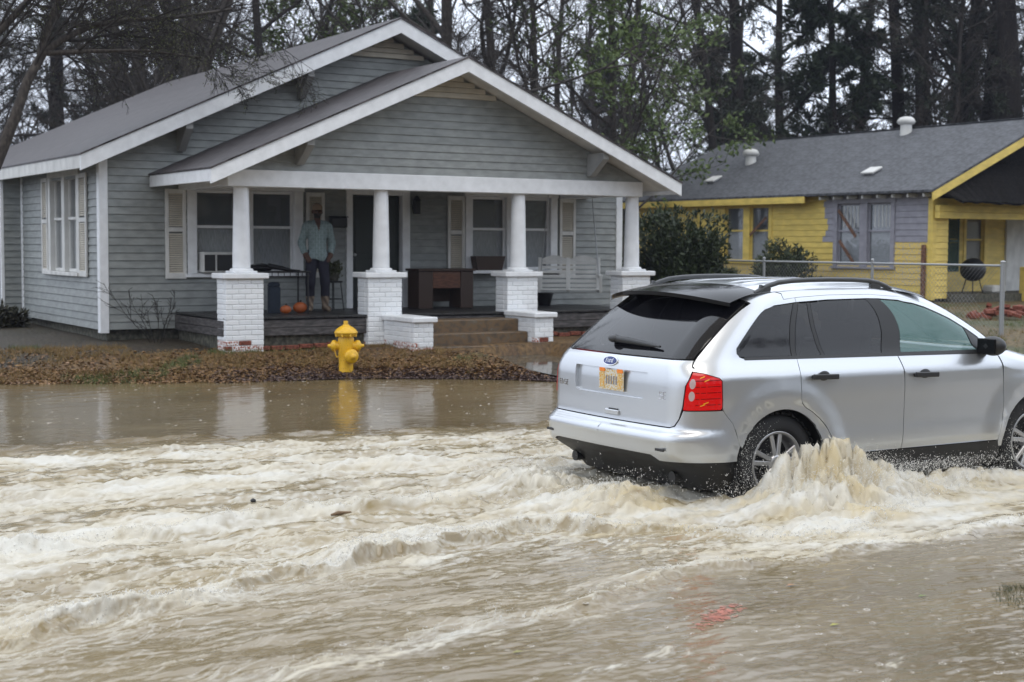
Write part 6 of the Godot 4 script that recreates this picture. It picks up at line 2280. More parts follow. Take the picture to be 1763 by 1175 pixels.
# ------------------------------------------------------------------ smaller things
func build_hydrant() -> void:
	var p := Vector3(8.62, -0.06, -18.43)
	var H := base("fire_hydrant", p, "yellow fire hydrant standing in the water's edge", "hydrant")
	var m: Material = M["hydrant"]
	var b := MB.new()
	b.lathe(p, Vector3.UP, [Vector2(0.13, 0.0), Vector2(0.13, 0.03), Vector2(0.098, 0.04), Vector2(0.096, 0.27), Vector2(0.102, 0.36), Vector2(0.108, 0.44), Vector2(0.11, 0.52), Vector2(0.108, 0.57), Vector2(0.10, 0.60), Vector2(0.10, 0.60), Vector2(0.14, 0.605), Vector2(0.14, 0.635), Vector2(0.14, 0.635), Vector2(0.155, 0.64), Vector2(0.158, 0.655)], 32)
	obj("barrel", b, m, H)
	var bo := MB.new()
	bo.lathe(p, Vector3.UP, [Vector2(0.158, 0.655), Vector2(0.155, 0.668), Vector2(0.14, 0.690), Vector2(0.112, 0.716), Vector2(0.078, 0.738), Vector2(0.052, 0.750), Vector2(0.044, 0.757), Vector2(0.042, 0.768)], 32)
	for k in 8:
		var a := TAU * k / 8.0
		bo.lathe(p + Vector3(cos(a) * 0.142, 0.622, sin(a) * 0.142), Vector3.UP, [Vector2(0.014, -0.02), Vector2(0.014, 0.03), Vector2(0.0, 0.032)], 6)
	var bn := obj("bonnet", bo, m, H)
	var nut := MB.new()
	nut.lathe(p, Vector3.UP, [Vector2(0.034, 0.765), Vector2(0.032, 0.808), Vector2(0.026, 0.814), Vector2(0.0, 0.815)], 5)
	obj("operating_nut", nut, m, bn)
	var yaw := 0.45
	for s in [-1.0, 1.0]:
		var ax := Vector3(cos(yaw) * s, 0, sin(yaw) * s * 1.0)
		var c := MB.new()
		c.lathe(p + Vector3(0, 0.475, 0), ax, [Vector2(0.062, 0.05), Vector2(0.062, 0.13), Vector2(0.076, 0.132), Vector2(0.078, 0.17), Vector2(0.070, 0.188), Vector2(0.045, 0.20), Vector2(0.026, 0.21), Vector2(0.020, 0.245), Vector2(0.0, 0.248)], 22)
		obj("nozzle_cap", c, m, H)
	var fx := Vector3(sin(0.02), -0.04, cos(0.02)).normalized()
	var pc := MB.new()
	pc.lathe(p + Vector3(0.012, 0.345, 0), fx, [Vector2(0.082, 0.05), Vector2(0.082, 0.115), Vector2(0.098, 0.118), Vector2(0.100, 0.155), Vector2(0.090, 0.175), Vector2(0.060, 0.188), Vector2(0.034, 0.196), Vector2(0.026, 0.225), Vector2(0.0, 0.228)], 24)
	obj("pumper_cap", pc, m, H)
	for s in [-1.0, 1.0]:
		var ch := MB.new()
		var pts := PackedVector3Array()
		var rr := PackedFloat32Array()
		for i in 9:
			var t := i / 8.0
			pts.append(p + Vector3(s * lerpf(0.13, 0.20, t) * cos(yaw), 0.46 - 0.12 * sin(t * PI) - 0.03 * t, lerpf(0.08, 0.02, t))); rr.append(0.006)
		ch.tube(pts, rr, 5, false)
		obj("cap_chain", ch, m, H)

func build_porch_things() -> void:
	var FL := 0.747
	# wooden desk
	var D := base("wooden_desk", Vector3(11.83, FL, -21.6), "dark reddish wood desk standing on the porch by the door", "desk")
	for x in [[11.32, 11.58], [12.10, 12.34]]:
		var mb := MB.new()
		mb.bx(Vector3(x[0], FL, -21.82), Vector3(x[1], 1.36, -21.42), 0.008)
		obj("pedestal", mb, M["dark_wood"], D)
	var top := MB.new()
	top.bx(Vector3(11.29, 1.362, -21.85), Vector3(12.37, 1.40, -21.38), 0.008)
	obj("desk_top", top, M["dark_wood"], D)
	var fp := MB.new()
	fp.bx(Vector3(11.582, 1.08, -21.47), Vector3(12.098, 1.36, -21.43), 0.006)
	obj("front_panel", fp, M["red_wood"], D)
	var bp := MB.new()
	bp.bx(Vector3(11.582, 0.85, -21.80), Vector3(12.098, 1.07, -21.78), 0.004)
	obj("back_panel", bp, M["dark_wood"], D)
	# white porch swing
	var S := base("porch_swing", Vector3(14.12, 1.0, -21.25), "white slatted wooden porch swing hanging at the right end", "swing")
	var b := Basis(Vector3.UP, deg_to_rad(-32.0))
	var O := Vector3(14.14, 1.02, -21.25)
	var at := func(x: float, y: float, z: float) -> Vector3: return O + b * Vector3(x, y, z)
	var slat := func(called: String, p: Vector3, q: Vector3, w: float, h: float, up: Vector3) -> void:
		var mb := MB.new()
		mb.bar(p, q, w, h, up, 0.004)
		obj(called, mb, M["white_old"], S)
	for k in 6:
		slat.call("seat_slat", at.call(-0.50, 0.02, 0.18 - k * 0.075), at.call(0.50, 0.02, 0.18 - k * 0.075), 0.055, 0.018, Vector3.UP)
	for k in 6:
		var y := 0.08 + k * 0.078
		var z := -0.23 - k * 0.018
		slat.call("back_slat", at.call(-0.50, y, z), at.call(0.50, y, z), 0.018, 0.052, Vector3.UP)
	for x in [-0.50, -0.02, 0.50]:
		slat.call("back_post", at.call(x, -0.02, -0.20), at.call(x, 0.56, -0.345), 0.07, 0.03, b * Vector3(0, 0, 1))
	for x in [-0.26, 0.24]:
		var mb := MB.new()
		var pl := PackedVector3Array()
		for i in 13:
			var t := i / 12.0
			pl.append(at.call(x - 0.23 + 0.46 * t, 0.53 + 0.07 * sin(t * PI), -0.335))
		pl.append(at.call(x + 0.23, 0.50, -0.33)); pl.append(at.call(x - 0.23, 0.50, -0.33))
		pl.reverse()
		mb.prism(pl, b * Vector3(0, 0, -0.02))
		obj("top_rail", mb, M["white_old"], S)
	for x in [-0.52, 0.52]:
		slat.call("arm", at.call(x, 0.26, -0.28), at.call(x, 0.26, 0.22), 0.07, 0.022, Vector3.UP)
		slat.call("arm_post", at.call(x, -0.02, 0.20), at.call(x, 0.255, 0.20), 0.05, 0.03, b * Vector3(0, 0, 1))
		slat.call("seat_rail", at.call(x, -0.005, -0.25), at.call(x, -0.005, 0.22), 0.04, 0.05, Vector3.UP)
		for z in [-0.25, 0.20]:
			var mb := MB.new()
			mb.rod(at.call(x, 0.0, z), Vector3((at.call(x, 0, 0) as Vector3).x, 2.70, O.z), 0.006, 5)
			obj("chain", mb, M["galvanised"], S)
	# pot below the swing
	var P := base("plant_pot", Vector3(13.95, FL, -21.75), "black pot on the porch floor beneath the white swing", "pot")
	var po := MB.new()
	po.lathe(Vector3(13.95, FL, -21.75), Vector3.UP, [Vector2(0.0, 0.0), Vector2(0.10, 0.0), Vector2(0.15, 0.20), Vector2(0.165, 0.20), Vector2(0.165, 0.225), Vector2(0.14, 0.225), Vector2(0.13, 0.16), Vector2(0.0, 0.16)], 20)
	obj("pot", po, M["black"], P)
	# black metal patio table with tarp
	var T := base("patio_table", Vector3(8.82, FL, -21.05), "black metal patio table beside the man on the porch", "table")
	var tp := MB.new()
	tp.bx(Vector3(8.30, 1.36, -21.30), Vector3(9.18, 1.385, -20.85), 0.006)
	obj("table_top", tp, M["black"], T)
	for x in [8.34, 9.14]:
		for z in [-21.26, -20.89]:
			var lg := MB.new()
			lg.rod(Vector3(x, FL, z), Vector3(x, 1.36, z), 0.014, 6)
			obj("leg", lg, M["black"], T)
	var ap := MB.new()
	for k in 9:
		ap.rod(Vector3(8.36 + k * 0.097, 1.31, -20.87), Vector3(8.36 + k * 0.097, 1.36, -20.87), 0.006, 5)
	ap.rod(Vector3(8.32, 1.305, -20.87), Vector3(9.16, 1.305, -20.87), 0.008, 6)
	obj("apron", ap, M["black"], T)
	var tarp := MB.new()
	for i in 1:
		tarp.ellipsoid(Vector3(8.44, 1.43, -21.06), Vector3(0.20, 0.065, 0.18), 20, 12, 0.12, 3)
	tarp.tube(PackedVector3Array([Vector3(8.52, 1.46, -20.95), Vector3(8.70, 1.43, -20.86), Vector3(8.86, 1.395, -20.84), Vector3(9.0, 1.392, -20.86)]), PackedFloat32Array([0.045, 0.035, 0.02, 0.01]), 8)
	var tt := obj("tarp", tarp, M["black_gloss"])
	tag(tt, "bunched black tarp lying on the patio table", "tarp")
	var bc := MB.new()
	bc.ellipsoid(Vector3(8.66, 1.17, -21.06), Vector3(0.10, 0.05, 0.08), 14, 8, 0.1, 1)
	bc.box(Vector3(8.58, FL, -21.12), Vector3(8.74, 1.14, -21.0))
	tag(obj("storage_bin", bc, M["blue_cloth"]), "small dark blue bin under the patio table", "bin")
	for q in [[8.74, -20.80, 0.085, "orange pumpkin on the porch floor, nearer the white pier"], [9.05, -20.98, 0.11, "darker orange pumpkin at the man's boots"]]:
		var c := Vector3(q[0], FL, q[1])
		var U := base("pumpkin", c, q[3], "pumpkin", "pumpkins on the porch")
		var pm := MB.new()
		var r: float = q[2]
		var k0 := pm.v.size()
		for i in 13:
			var th := PI * i / 12.0
			for j in 41:
				var ph := TAU * j / 40.0
				var rb := 1.0 - 0.07 * absf(cos(ph * 5.0))
				var d := Vector3(sin(th) * cos(ph) * rb, cos(th) * 0.75, sin(th) * sin(ph) * rb)
				pm.vert(c + Vector3(0, r * 0.75, 0) + d * r, d.normalized())
		for i in 12:
			for j in 40:
				var a := k0 + i * 41 + j
				pm.ix.append(a); pm.ix.append(a + 41); pm.ix.append(a + 1)
				pm.ix.append(a + 1); pm.ix.append(a + 41); pm.ix.append(a + 42)
		obj("flesh", pm, M["pumpkin"], U)
		var sm := MB.new()
		sm.tube(PackedVector3Array([c + Vector3(0, r * 1.4, 0), c + Vector3(0.01, r * 1.8, 0.01)]), PackedFloat32Array([0.018, 0.012]), 6)
		obj("stalk", sm, M["bark"], U)
	# stool with a pot plant behind the man
	var Q := base("stool", Vector3(9.95, FL, -21.75), "thin-legged metal stool right behind the standing man", "stool")
	var sq := MB.new()
	sq.lathe(Vector3(9.95, 1.18, -21.75), Vector3.UP, [Vector2(0.0, 0.0), Vector2(0.15, 0.0), Vector2(0.155, 0.015), Vector2(0.15, 0.03), Vector2(0.0, 0.03)], 20)
	obj("seat", sq, M["black"], Q)
	for k in 4:
		var a := TAU * k / 4.0 + 0.5
		var lg := MB.new()
		lg.rod(Vector3(9.95 + cos(a) * 0.17, FL, -21.75 + sin(a) * 0.17), Vector3(9.95 + cos(a) * 0.12, 1.18, -21.75 + sin(a) * 0.12), 0.009, 6)
		obj("leg", lg, M["black"], Q)
	var rg2 := MB.new()
	var rp := PackedVector3Array()
	var rw := PackedFloat32Array()
	for i in 17:
		var a := TAU * i / 16.0
		rp.append(Vector3(9.95 + cos(a) * 0.15, 0.92, -21.75 + sin(a) * 0.15)); rw.append(0.007)
	rg2.tube(rp, rw, 5, false)
	obj("foot_ring", rg2, M["black"], Q)
	var pc := Vector3(9.95, 1.211, -21.75)
	var PP := base("potted_plant", pc, "small olive-green potted plant on the stool", "plant")
	var pt := MB.new()
	pt.lathe(pc, Vector3.UP, [Vector2(0.0, 0.0), Vector2(0.08, 0.0), Vector2(0.11, 0.13), Vector2(0.09, 0.13), Vector2(0.0, 0.11)], 16)
	obj("pot", pt, M["foundation"], PP)
	var pf := MB.new()
	var rg := RandomNumberGenerator.new()
	rg.seed = 8
	for k in 260:
		leaf(pf, pc + Vector3(0, 0.17, 0) + rand_dir(rg) * 0.10, Vector3.UP, {"leaf": 0.07, "leaf_along": 0.4, "leaf_w": 0.3, "leaf_spread": 0.02, "ca": Color(0.03, 0.035, 0.012), "cb": Color(0.06, 0.07, 0.02)}, rg)
	obj("foliage", pf, M["leaf"], PP, true)
	# window air conditioner, dark planter on the other ledge, lantern, mail box
	var AC := base("air_conditioner", Vector3(8.18, 1.34, -22.1), "white window air conditioner in the porch's first window", "conditioner")
	var ab := MB.new()
	ab.bx(Vector3(7.90, 1.345, -22.28), Vector3(8.47, 1.66, -22.02), 0.012)
	obj("case", ab, M["white_old"], AC)
	var ag := MB.new()
	ag.bx(Vector3(8.12, 1.37, -22.025), Vector3(8.45, 1.62, -22.012), 0.004)
	obj("grille", ag, M["black"], AC)
	var al := MB.new()
	al.bx(Vector3(7.92, 1.37, -22.025), Vector3(8.09, 1.62, -22.012), 0.004)
	obj("control_panel", al, M["black"], AC)
	var PL := base("planter_box", Vector3(12.96, 1.361, -22.0), "dark flower box on ledge of the window behind the third pier", "planter")
	var lb := MB.new()
	lb.prism(PackedVector3Array([Vector3(12.74, 1.361, -21.96), Vector3(13.22, 1.361, -21.96), Vector3(13.27, 1.60, -21.94), Vector3(12.68, 1.60, -21.94)]), Vector3(0, 0, -0.18))
	obj("trough", lb, M["dark_wood"], PL)
	var sh := MB.new()
	sh.bx(Vector3(12.58, 1.305, -22.145), Vector3(13.40, 1.36, -21.92), 0.008)
	tag(obj("window_ledge", sh, M["white"]), "white shelf under the window carrying the dark flower box", "shelf")
	var LN := base("wall_lantern", Vector3(11.62, 2.42, -22.1), "dark wall lantern beside the front door", "lantern")
	var ln := MB.new()
	ln.bx(Vector3(11.57, 2.30, -22.12), Vector3(11.67, 2.52, -22.02), 0.01)
	ln.lathe(Vector3(11.62, 2.52, -22.07), Vector3.UP, [Vector2(0.08, 0.0), Vector2(0.03, 0.07), Vector2(0.0, 0.09)], 12)
	obj("lantern_body", ln, M["black"], LN)
	var lm := MB.new()
	lm.bx(Vector3(11.60, 2.38, -22.185), Vector3(11.64, 2.44, -22.12), 0.004)
	obj("bracket", lm, M["black"], LN)
	var MBX := base("mail_box", Vector3(10.22, 2.05, -22.15), "black letter box on the wall between window and door", "letterbox")
	var mx := MB.new()
	mx.bx(Vector3(10.08, 2.06, -22.175), Vector3(10.36, 2.22, -22.08), 0.012)
	obj("case", mx, M["black"], MBX)
	var ml := MB.new()
	ml.bx(Vector3(10.07, 2.222, -22.178), Vector3(10.37, 2.24, -22.065), 0.006)
	obj("lid", ml, M["black_gloss"], MBX)

func build_yard_things() -> void:
	# concrete walk from the steps into the water
	var wk := MB.new()
	var k0 := 0
	for j in 21:
		for i in 7:
			var z := lerpf(-19.08, -15.2, j / 20.0)
			var x := lerpf(10.95, 12.15, i / 6.0) - 0.03 * (z + 19.0)
			var y := maxf(0.15 - 0.042 * (z + 19.05), -0.10)
			mb_vert(wk, Vector3(x, y + 0.004 * n_b.get_noise_2d(x * 200.0, z * 200.0), z))
	for j in 20:
		for i in 6:
			var a := k0 + j * 7 + i
			wk.ix.append(a); wk.ix.append(a + 1); wk.ix.append(a + 7)
			wk.ix.append(a + 1); wk.ix.append(a + 8); wk.ix.append(a + 7)
	struct("walkway", wk, textured(mat("wet_concrete", Color(0.17, 0.15, 0.115), 0.07), tex["blot"], Vector3(0.5, 0.5, 0.5)))
	# brick pile in the yellow yard
	var B := base("brick_pile", Vector3(24.4, 0.4, -20.6), "heap of red bricks in the yard before the yellow house", "bricks")
	var rg := RandomNumberGenerator.new()
	rg.seed = 44
	for k in 60:
		var r := sqrt(rg.randf()) * 0.75
		var a := rg.randf() * TAU
		var h := 0.42 * (1.0 - r / 0.8)
		var mb := MB.new()
		var bs := Basis.from_euler(Vector3(rg.randf_range(-0.4, 0.4), rg.randf() * TAU, rg.randf_range(-0.4, 0.4)))
		mb.cbox(Vector3(24.4 + cos(a) * r * 1.3, 0.38 + h * rg.randf_range(0.3, 1.0), -20.6 + sin(a) * r), bs * Vector3(0.1, 0, 0), bs * Vector3(0, 0.033, 0), bs * Vector3(0, 0, 0.05), 0.006)
		obj("brick", mb, M["brick_red"], B)
	# barbecue on the yellow porch
	var G := base("barbecue", Vector3(30.05, 0.62, -26.5), "black kettle barbecue on the yellow house porch", "barbecue")
	var kb := MB.new()
	kb.ellipsoid(Vector3(30.05, 1.22, -26.5), Vector3(0.34, 0.30, 0.32), 20, 12)
	obj("kettle", kb, M["black"], G)
	for a in [0.3, 2.4, 4.5]:
		var lg := MB.new()
		lg.rod(Vector3(30.05 + cos(a) * 0.30, 0.62, -26.5 + sin(a) * 0.30), Vector3(30.05 + cos(a) * 0.16, 1.05, -26.5 + sin(a) * 0.16), 0.016, 6)
		obj("leg", lg, M["black"], G)
	var W := MB.new()
	W.bx(Vector3(30.5, 0.622, -26.6), Vector3(31.0, 0.82, -26.2), 0.06)
	tag(obj("plastic_tub", W, M["white_old"]), "white plastic tub on the yellow porch beside the barbecue", "tub")

func mb_vert(mb: MB, p: Vector3) -> void:
	mb.vert(p, Vector3(0, 1, 0.058).normalized())

func build_floating() -> void:
	var rg := RandomNumberGenerator.new()
	rg.seed = 3
	var w := water(4.18, -9.0)
	var lg := MB.new()
	lg.tube(PackedVector3Array([Vector3(4.09, w.x + 0.010, -8.98), Vector3(4.15, w.x + 0.016, -8.995), Vector3(4.19, w.x + 0.012, -9.01), Vector3(4.25, w.x + 0.010, -9.01)]), PackedFloat32Array([0.007, 0.014, 0.010, 0.006]), 8)
	tag(obj("driftwood", lg, M["driftwood"]), "short brown stick floating in the foam of the wake", "stick")
	var w2 := water(3.86, -9.78)
	var dbr := MB.new()
	dbr.ellipsoid(Vector3(3.86, w2.x + 0.01, -9.78), Vector3(0.022, 0.016, 0.016), 8, 6, 0.25, 2)
	tag(obj("debris", dbr, M["black"]), "small dark lump of debris floating in the wake", "debris")
	# orange survey paint showing in the shallows, a ragged streak
	var pm := MB.new()
	var made := 0
	while made < 210:
		var t := rg.randfn(0.1, 0.42)
		var u := rg.randfn(0.0, 0.040) * (1.0 - 0.4 * absf(t))
		if absf(t) > 1.1: continue
		var c := Vector2(4.60, -5.585).lerp(Vector2(4.60, -5.585) + Vector2(0.24, -0.155), t) + Vector2(0.54, 0.84) * u
		var L := rg.randf_range(0.004, 0.016)
		var a := Vector3(c.x - L * 0.85, 0, c.y - L * 0.52)
		var b := Vector3(c.x + L * 0.85, 0, c.y + L * 0.52)
		var d := Vector3(-0.0026, 0, 0.0042) * rg.randf_range(0.5, 1.1)
		for q in 1:
			a.y = water(a.x, a.z).x + 0.003
			b.y = water(b.x, b.z).x + 0.003
		pm.quad(a + d, b + d, b - d, a - d)
		made += 1
	tag(obj("paint_mark", pm, M["paint_orange"]), "ragged orange paint mark showing in the shallow water", "marking", "", "stuff")
	# a few leaves afloat
	var spots := [[4.95, -5.15], [5.75, -5.35], [5.35, -5.9], [3.4, -5.5]]
	var says := ["yellow-green leaf afloat nearest the orange mark", "green leaf floating by the dark weeds", "small leaf floating near the wake's outer edge", "lone leaf floating in plain brown water"]
	for i in 4:
		var p := Vector3(spots[i][0], water(spots[i][0], spots[i][1]).x + 0.006, spots[i][1])
		var mb := MB.new()
		mb.tri(p + Vector3(-0.03, 0, 0), p + Vector3(0, 0.004, 0.014), p + Vector3(0.03, 0.002, 0.004))
		mb.tri(p + Vector3(-0.03, 0, 0), p + Vector3(0.03, 0.002, 0.004), p + Vector3(0.002, 0.005, -0.013))
		tag(obj("leaf", mb, mat("leaf_float_%d" % i, [Color(0.30, 0.28, 0.04), Color(0.12, 0.16, 0.03), Color(0.28, 0.13, 0.04), Color(0.22, 0.2, 0.05)][i], 0.5)), says[i], "leaf", "leaves floating on the water")

func build_spray() -> void:
	var rg := RandomNumberGenerator.new()
	rg.seed = 29
	var dm := MB.new()
	dm.lathe(Vector3.ZERO, Vector3.UP, [Vector2(0.0, -1.0), Vector2(0.6, -0.8), Vector2(1.0, -0.3), Vector2(0.8, 0.3), Vector2(0.35, 1.0), Vector2(0.0, 1.7)], 7)
	var drop := dm.mesh()
	var xf := []
	# droplets: [centre, spread, count, size range, throw direction]
	var bursts := [
		[Vector3(7.42, 0.28, -7.76), Vector3(0.24, 0.05, 0.07), 5200, 0.002, 0.008, Vector3(-0.3, 1.0, 0.4)],
		[Vector3(7.50, 0.20, -7.62), Vector3(0.34, 0.05, 0.14), 6500, 0.002, 0.008, Vector3(0.5, 0.6, 0.5)],
		[Vector3(6.84, 0.24, -8.0), Vector3(0.06, 0.15, 0.04), 800, 0.0015, 0.006, Vector3(-0.3, 1.0, 0.1)],
		[Vector3(6.98, 0.44, -8.06), Vector3(0.10, 0.08, 0.02), 260, 0.0015, 0.006, Vector3(-0.8, 0.5, 0.0)],
		[Vector3(6.75, 0.07, -8.0), Vector3(0.16, 0.06, 0.10), 900, 0.002, 0.009, Vector3(-0.6, 0.8, 0.3)],
		[Vector3(5.98, 0.13, -8.35), Vector3(0.16, 0.06, 0.16), 1500, 0.002, 0.008, Vector3(-0.2, 1.0, 0.2)],
		[Vector3(6.0, 0.15, -9.4), Vector3(0.18, 0.06, 0.30), 500, 0.003, 0.009, Vector3(-0.5, 0.8, 0.0)],
		[Vector3(8.55, 0.17, -7.83), Vector3(0.45, 0.03, 0.05), 3000, 0.002, 0.008, Vector3(0.3, 1.0, 0.3)],
		[Vector3(9.62, 0.20, -8.0), Vector3(0.10, 0.14, 0.04), 700, 0.002, 0.009, Vector3(-0.3, 1.0, 0.1)],
		[Vector3(7.3, 0.14, -12.7), Vector3(0.10, 0.05, 0.08), 30, 0.002, 0.008, Vector3(0.3, 1.0, 0.0)],
		[Vector3(3.62, 0.05, -6.05), Vector3(0.05, 0.03, 0.03), 120, 0.002, 0.006, Vector3(0.2, 1.0, 0.2)]]
	for b in bursts:
		for i in b[2]:
			var o := Vector3(rg.randfn(0, 1), rg.randfn(0, 1), rg.randfn(0, 1)) * (b[1] as Vector3)
			var p: Vector3 = b[0] + o
			var s := lerpf(b[3], b[4], pow(rg.randf(), 3.5)) * 0.36
			if p.y < water(p.x, p.z).x: continue
			var d := ((b[5] as Vector3) + rand_dir(rg) * 0.7).normalized()
			var x := d.cross(Vector3(0.3, 0.2, 0.9)).normalized()
			xf.append(Transform3D(Basis(x * s, d * s * rg.randf_range(1.0, 3.0), x.cross(d) * s), p))
	# along the crests
	for i in 16000:
		var x := rg.randf_range(0.8, 9.6)
		var k := rg.randi() % 4
		var z: float = lut([INN, OUT, MID, INN][k], x) + rg.randfn(0.0, 0.07)
		if x > 7.6 and k == 2: continue
		var w := water(x, z)
		if w.y < 0.55: continue
		var s := lerpf(0.0012, 0.0042, pow(rg.randf(), 2.5))
		var d := (Vector3(0, 1, 0) + rand_dir(rg) * 0.8).normalized()
		var xx := d.cross(Vector3(0.3, 0.2, 0.9)).normalized()
		xf.append(Transform3D(Basis(xx * s, d * s * rg.randf_range(0.8, 1.8), xx.cross(d) * s), Vector3(x, w.x + absf(rg.randfn(0.0, 0.012)), z)))
	scatter("spray", "white spray droplets flung up by the car and along the wake", "spray", drop, M["drop"], xf, [])
	# torn fringe: tapering fingers of water standing off the mound and the crests
	var fx := []
	var fm := MB.new()
	fm.lathe(Vector3.ZERO, Vector3.UP, [Vector2(1.0, -0.25), Vector2(0.85, 0.1), Vector2(0.5, 0.45), Vector2(0.22, 0.8), Vector2(0.0, 1.0)], 6)
	for i in 21000:
		var x := rg.randf_range(5.6, 9.5)
		var z := rg.randf_range(-9.6, -6.9)
		if i > 18000:
			x = rg.randf_range(1.0, 6.0)
			z = lut([INN, OUT, MID][i % 3], x) + rg.randfn(0.0, 0.05)
		if x > 6.3 and z < -7.93: continue
		var w := water(x, z)
		if w.y < 0.5 or (i <= 18000 and w.x < 0.10 + 0.10 * rg.randf()): continue
		var e := 0.02
		var nrm := Vector3(water(x - e, z).x - water(x + e, z).x, 2 * e, water(x, z - e).x - water(x, z + e).x).normalized()
		var d := (nrm * 0.8 + Vector3(-0.35, 0.5, 0.25) + rand_dir(rg) * 0.55).normalized()
		var L := lerpf(0.006, 0.034, pow(rg.randf(), 3.0)) * (1.0 if i <= 18000 else 0.55)
		var r := L * rg.randf_range(0.07, 0.16)
		var xx := d.cross(Vector3(0.3, 0.2, 0.9)).normalized()
		fx.append(Transform3D(Basis(xx * r, d * L, xx.cross(d) * r), Vector3(x, w.x - 0.002, z)))
	scatter("splash_fringe", "ragged fingers of water along the splash and wave crests", "splash", fm.mesh(), M["drop_tan"], fx, [])
	# rain striking the calm water
	var rm := MB.new()
	rm.lathe(Vector3.ZERO, Vector3.UP, [Vector2(0.6, 0.0), Vector2(0.8, 0.10), Vector2(0.9, 0.13), Vector2(1.0, 0.08), Vector2(1.1, 0.0)], 14)
	rm.ellipsoid(Vector3(0, 0.35, 0), Vector3(0.12, 0.30, 0.12), 6, 5)
	xf = []
	for i in 1700:
		var x := rg.randf_range(1.0, 12.0)
		var z := rg.randf_range(-18.4, -12.5)
		if rg.randf() < 0.22:
			x = rg.randf_range(2.0, 8.5)
			z = rg.randf_range(-6.2, -4.0)
		if water(x, z).y > 0.3: continue
		var s := rg.randf_range(0.007, 0.018)
		xf.append(Transform3D(Basis.from_scale(Vector3(s, s * rg.randf_range(0.4, 0.9), s)), Vector3(x, water(x, z).x - 0.001, z)))
	scatter("raindrop_splashes", "tiny rings and jets where rain strikes the water", "rain", rm.mesh(), M["drop_mud"], xf, [])

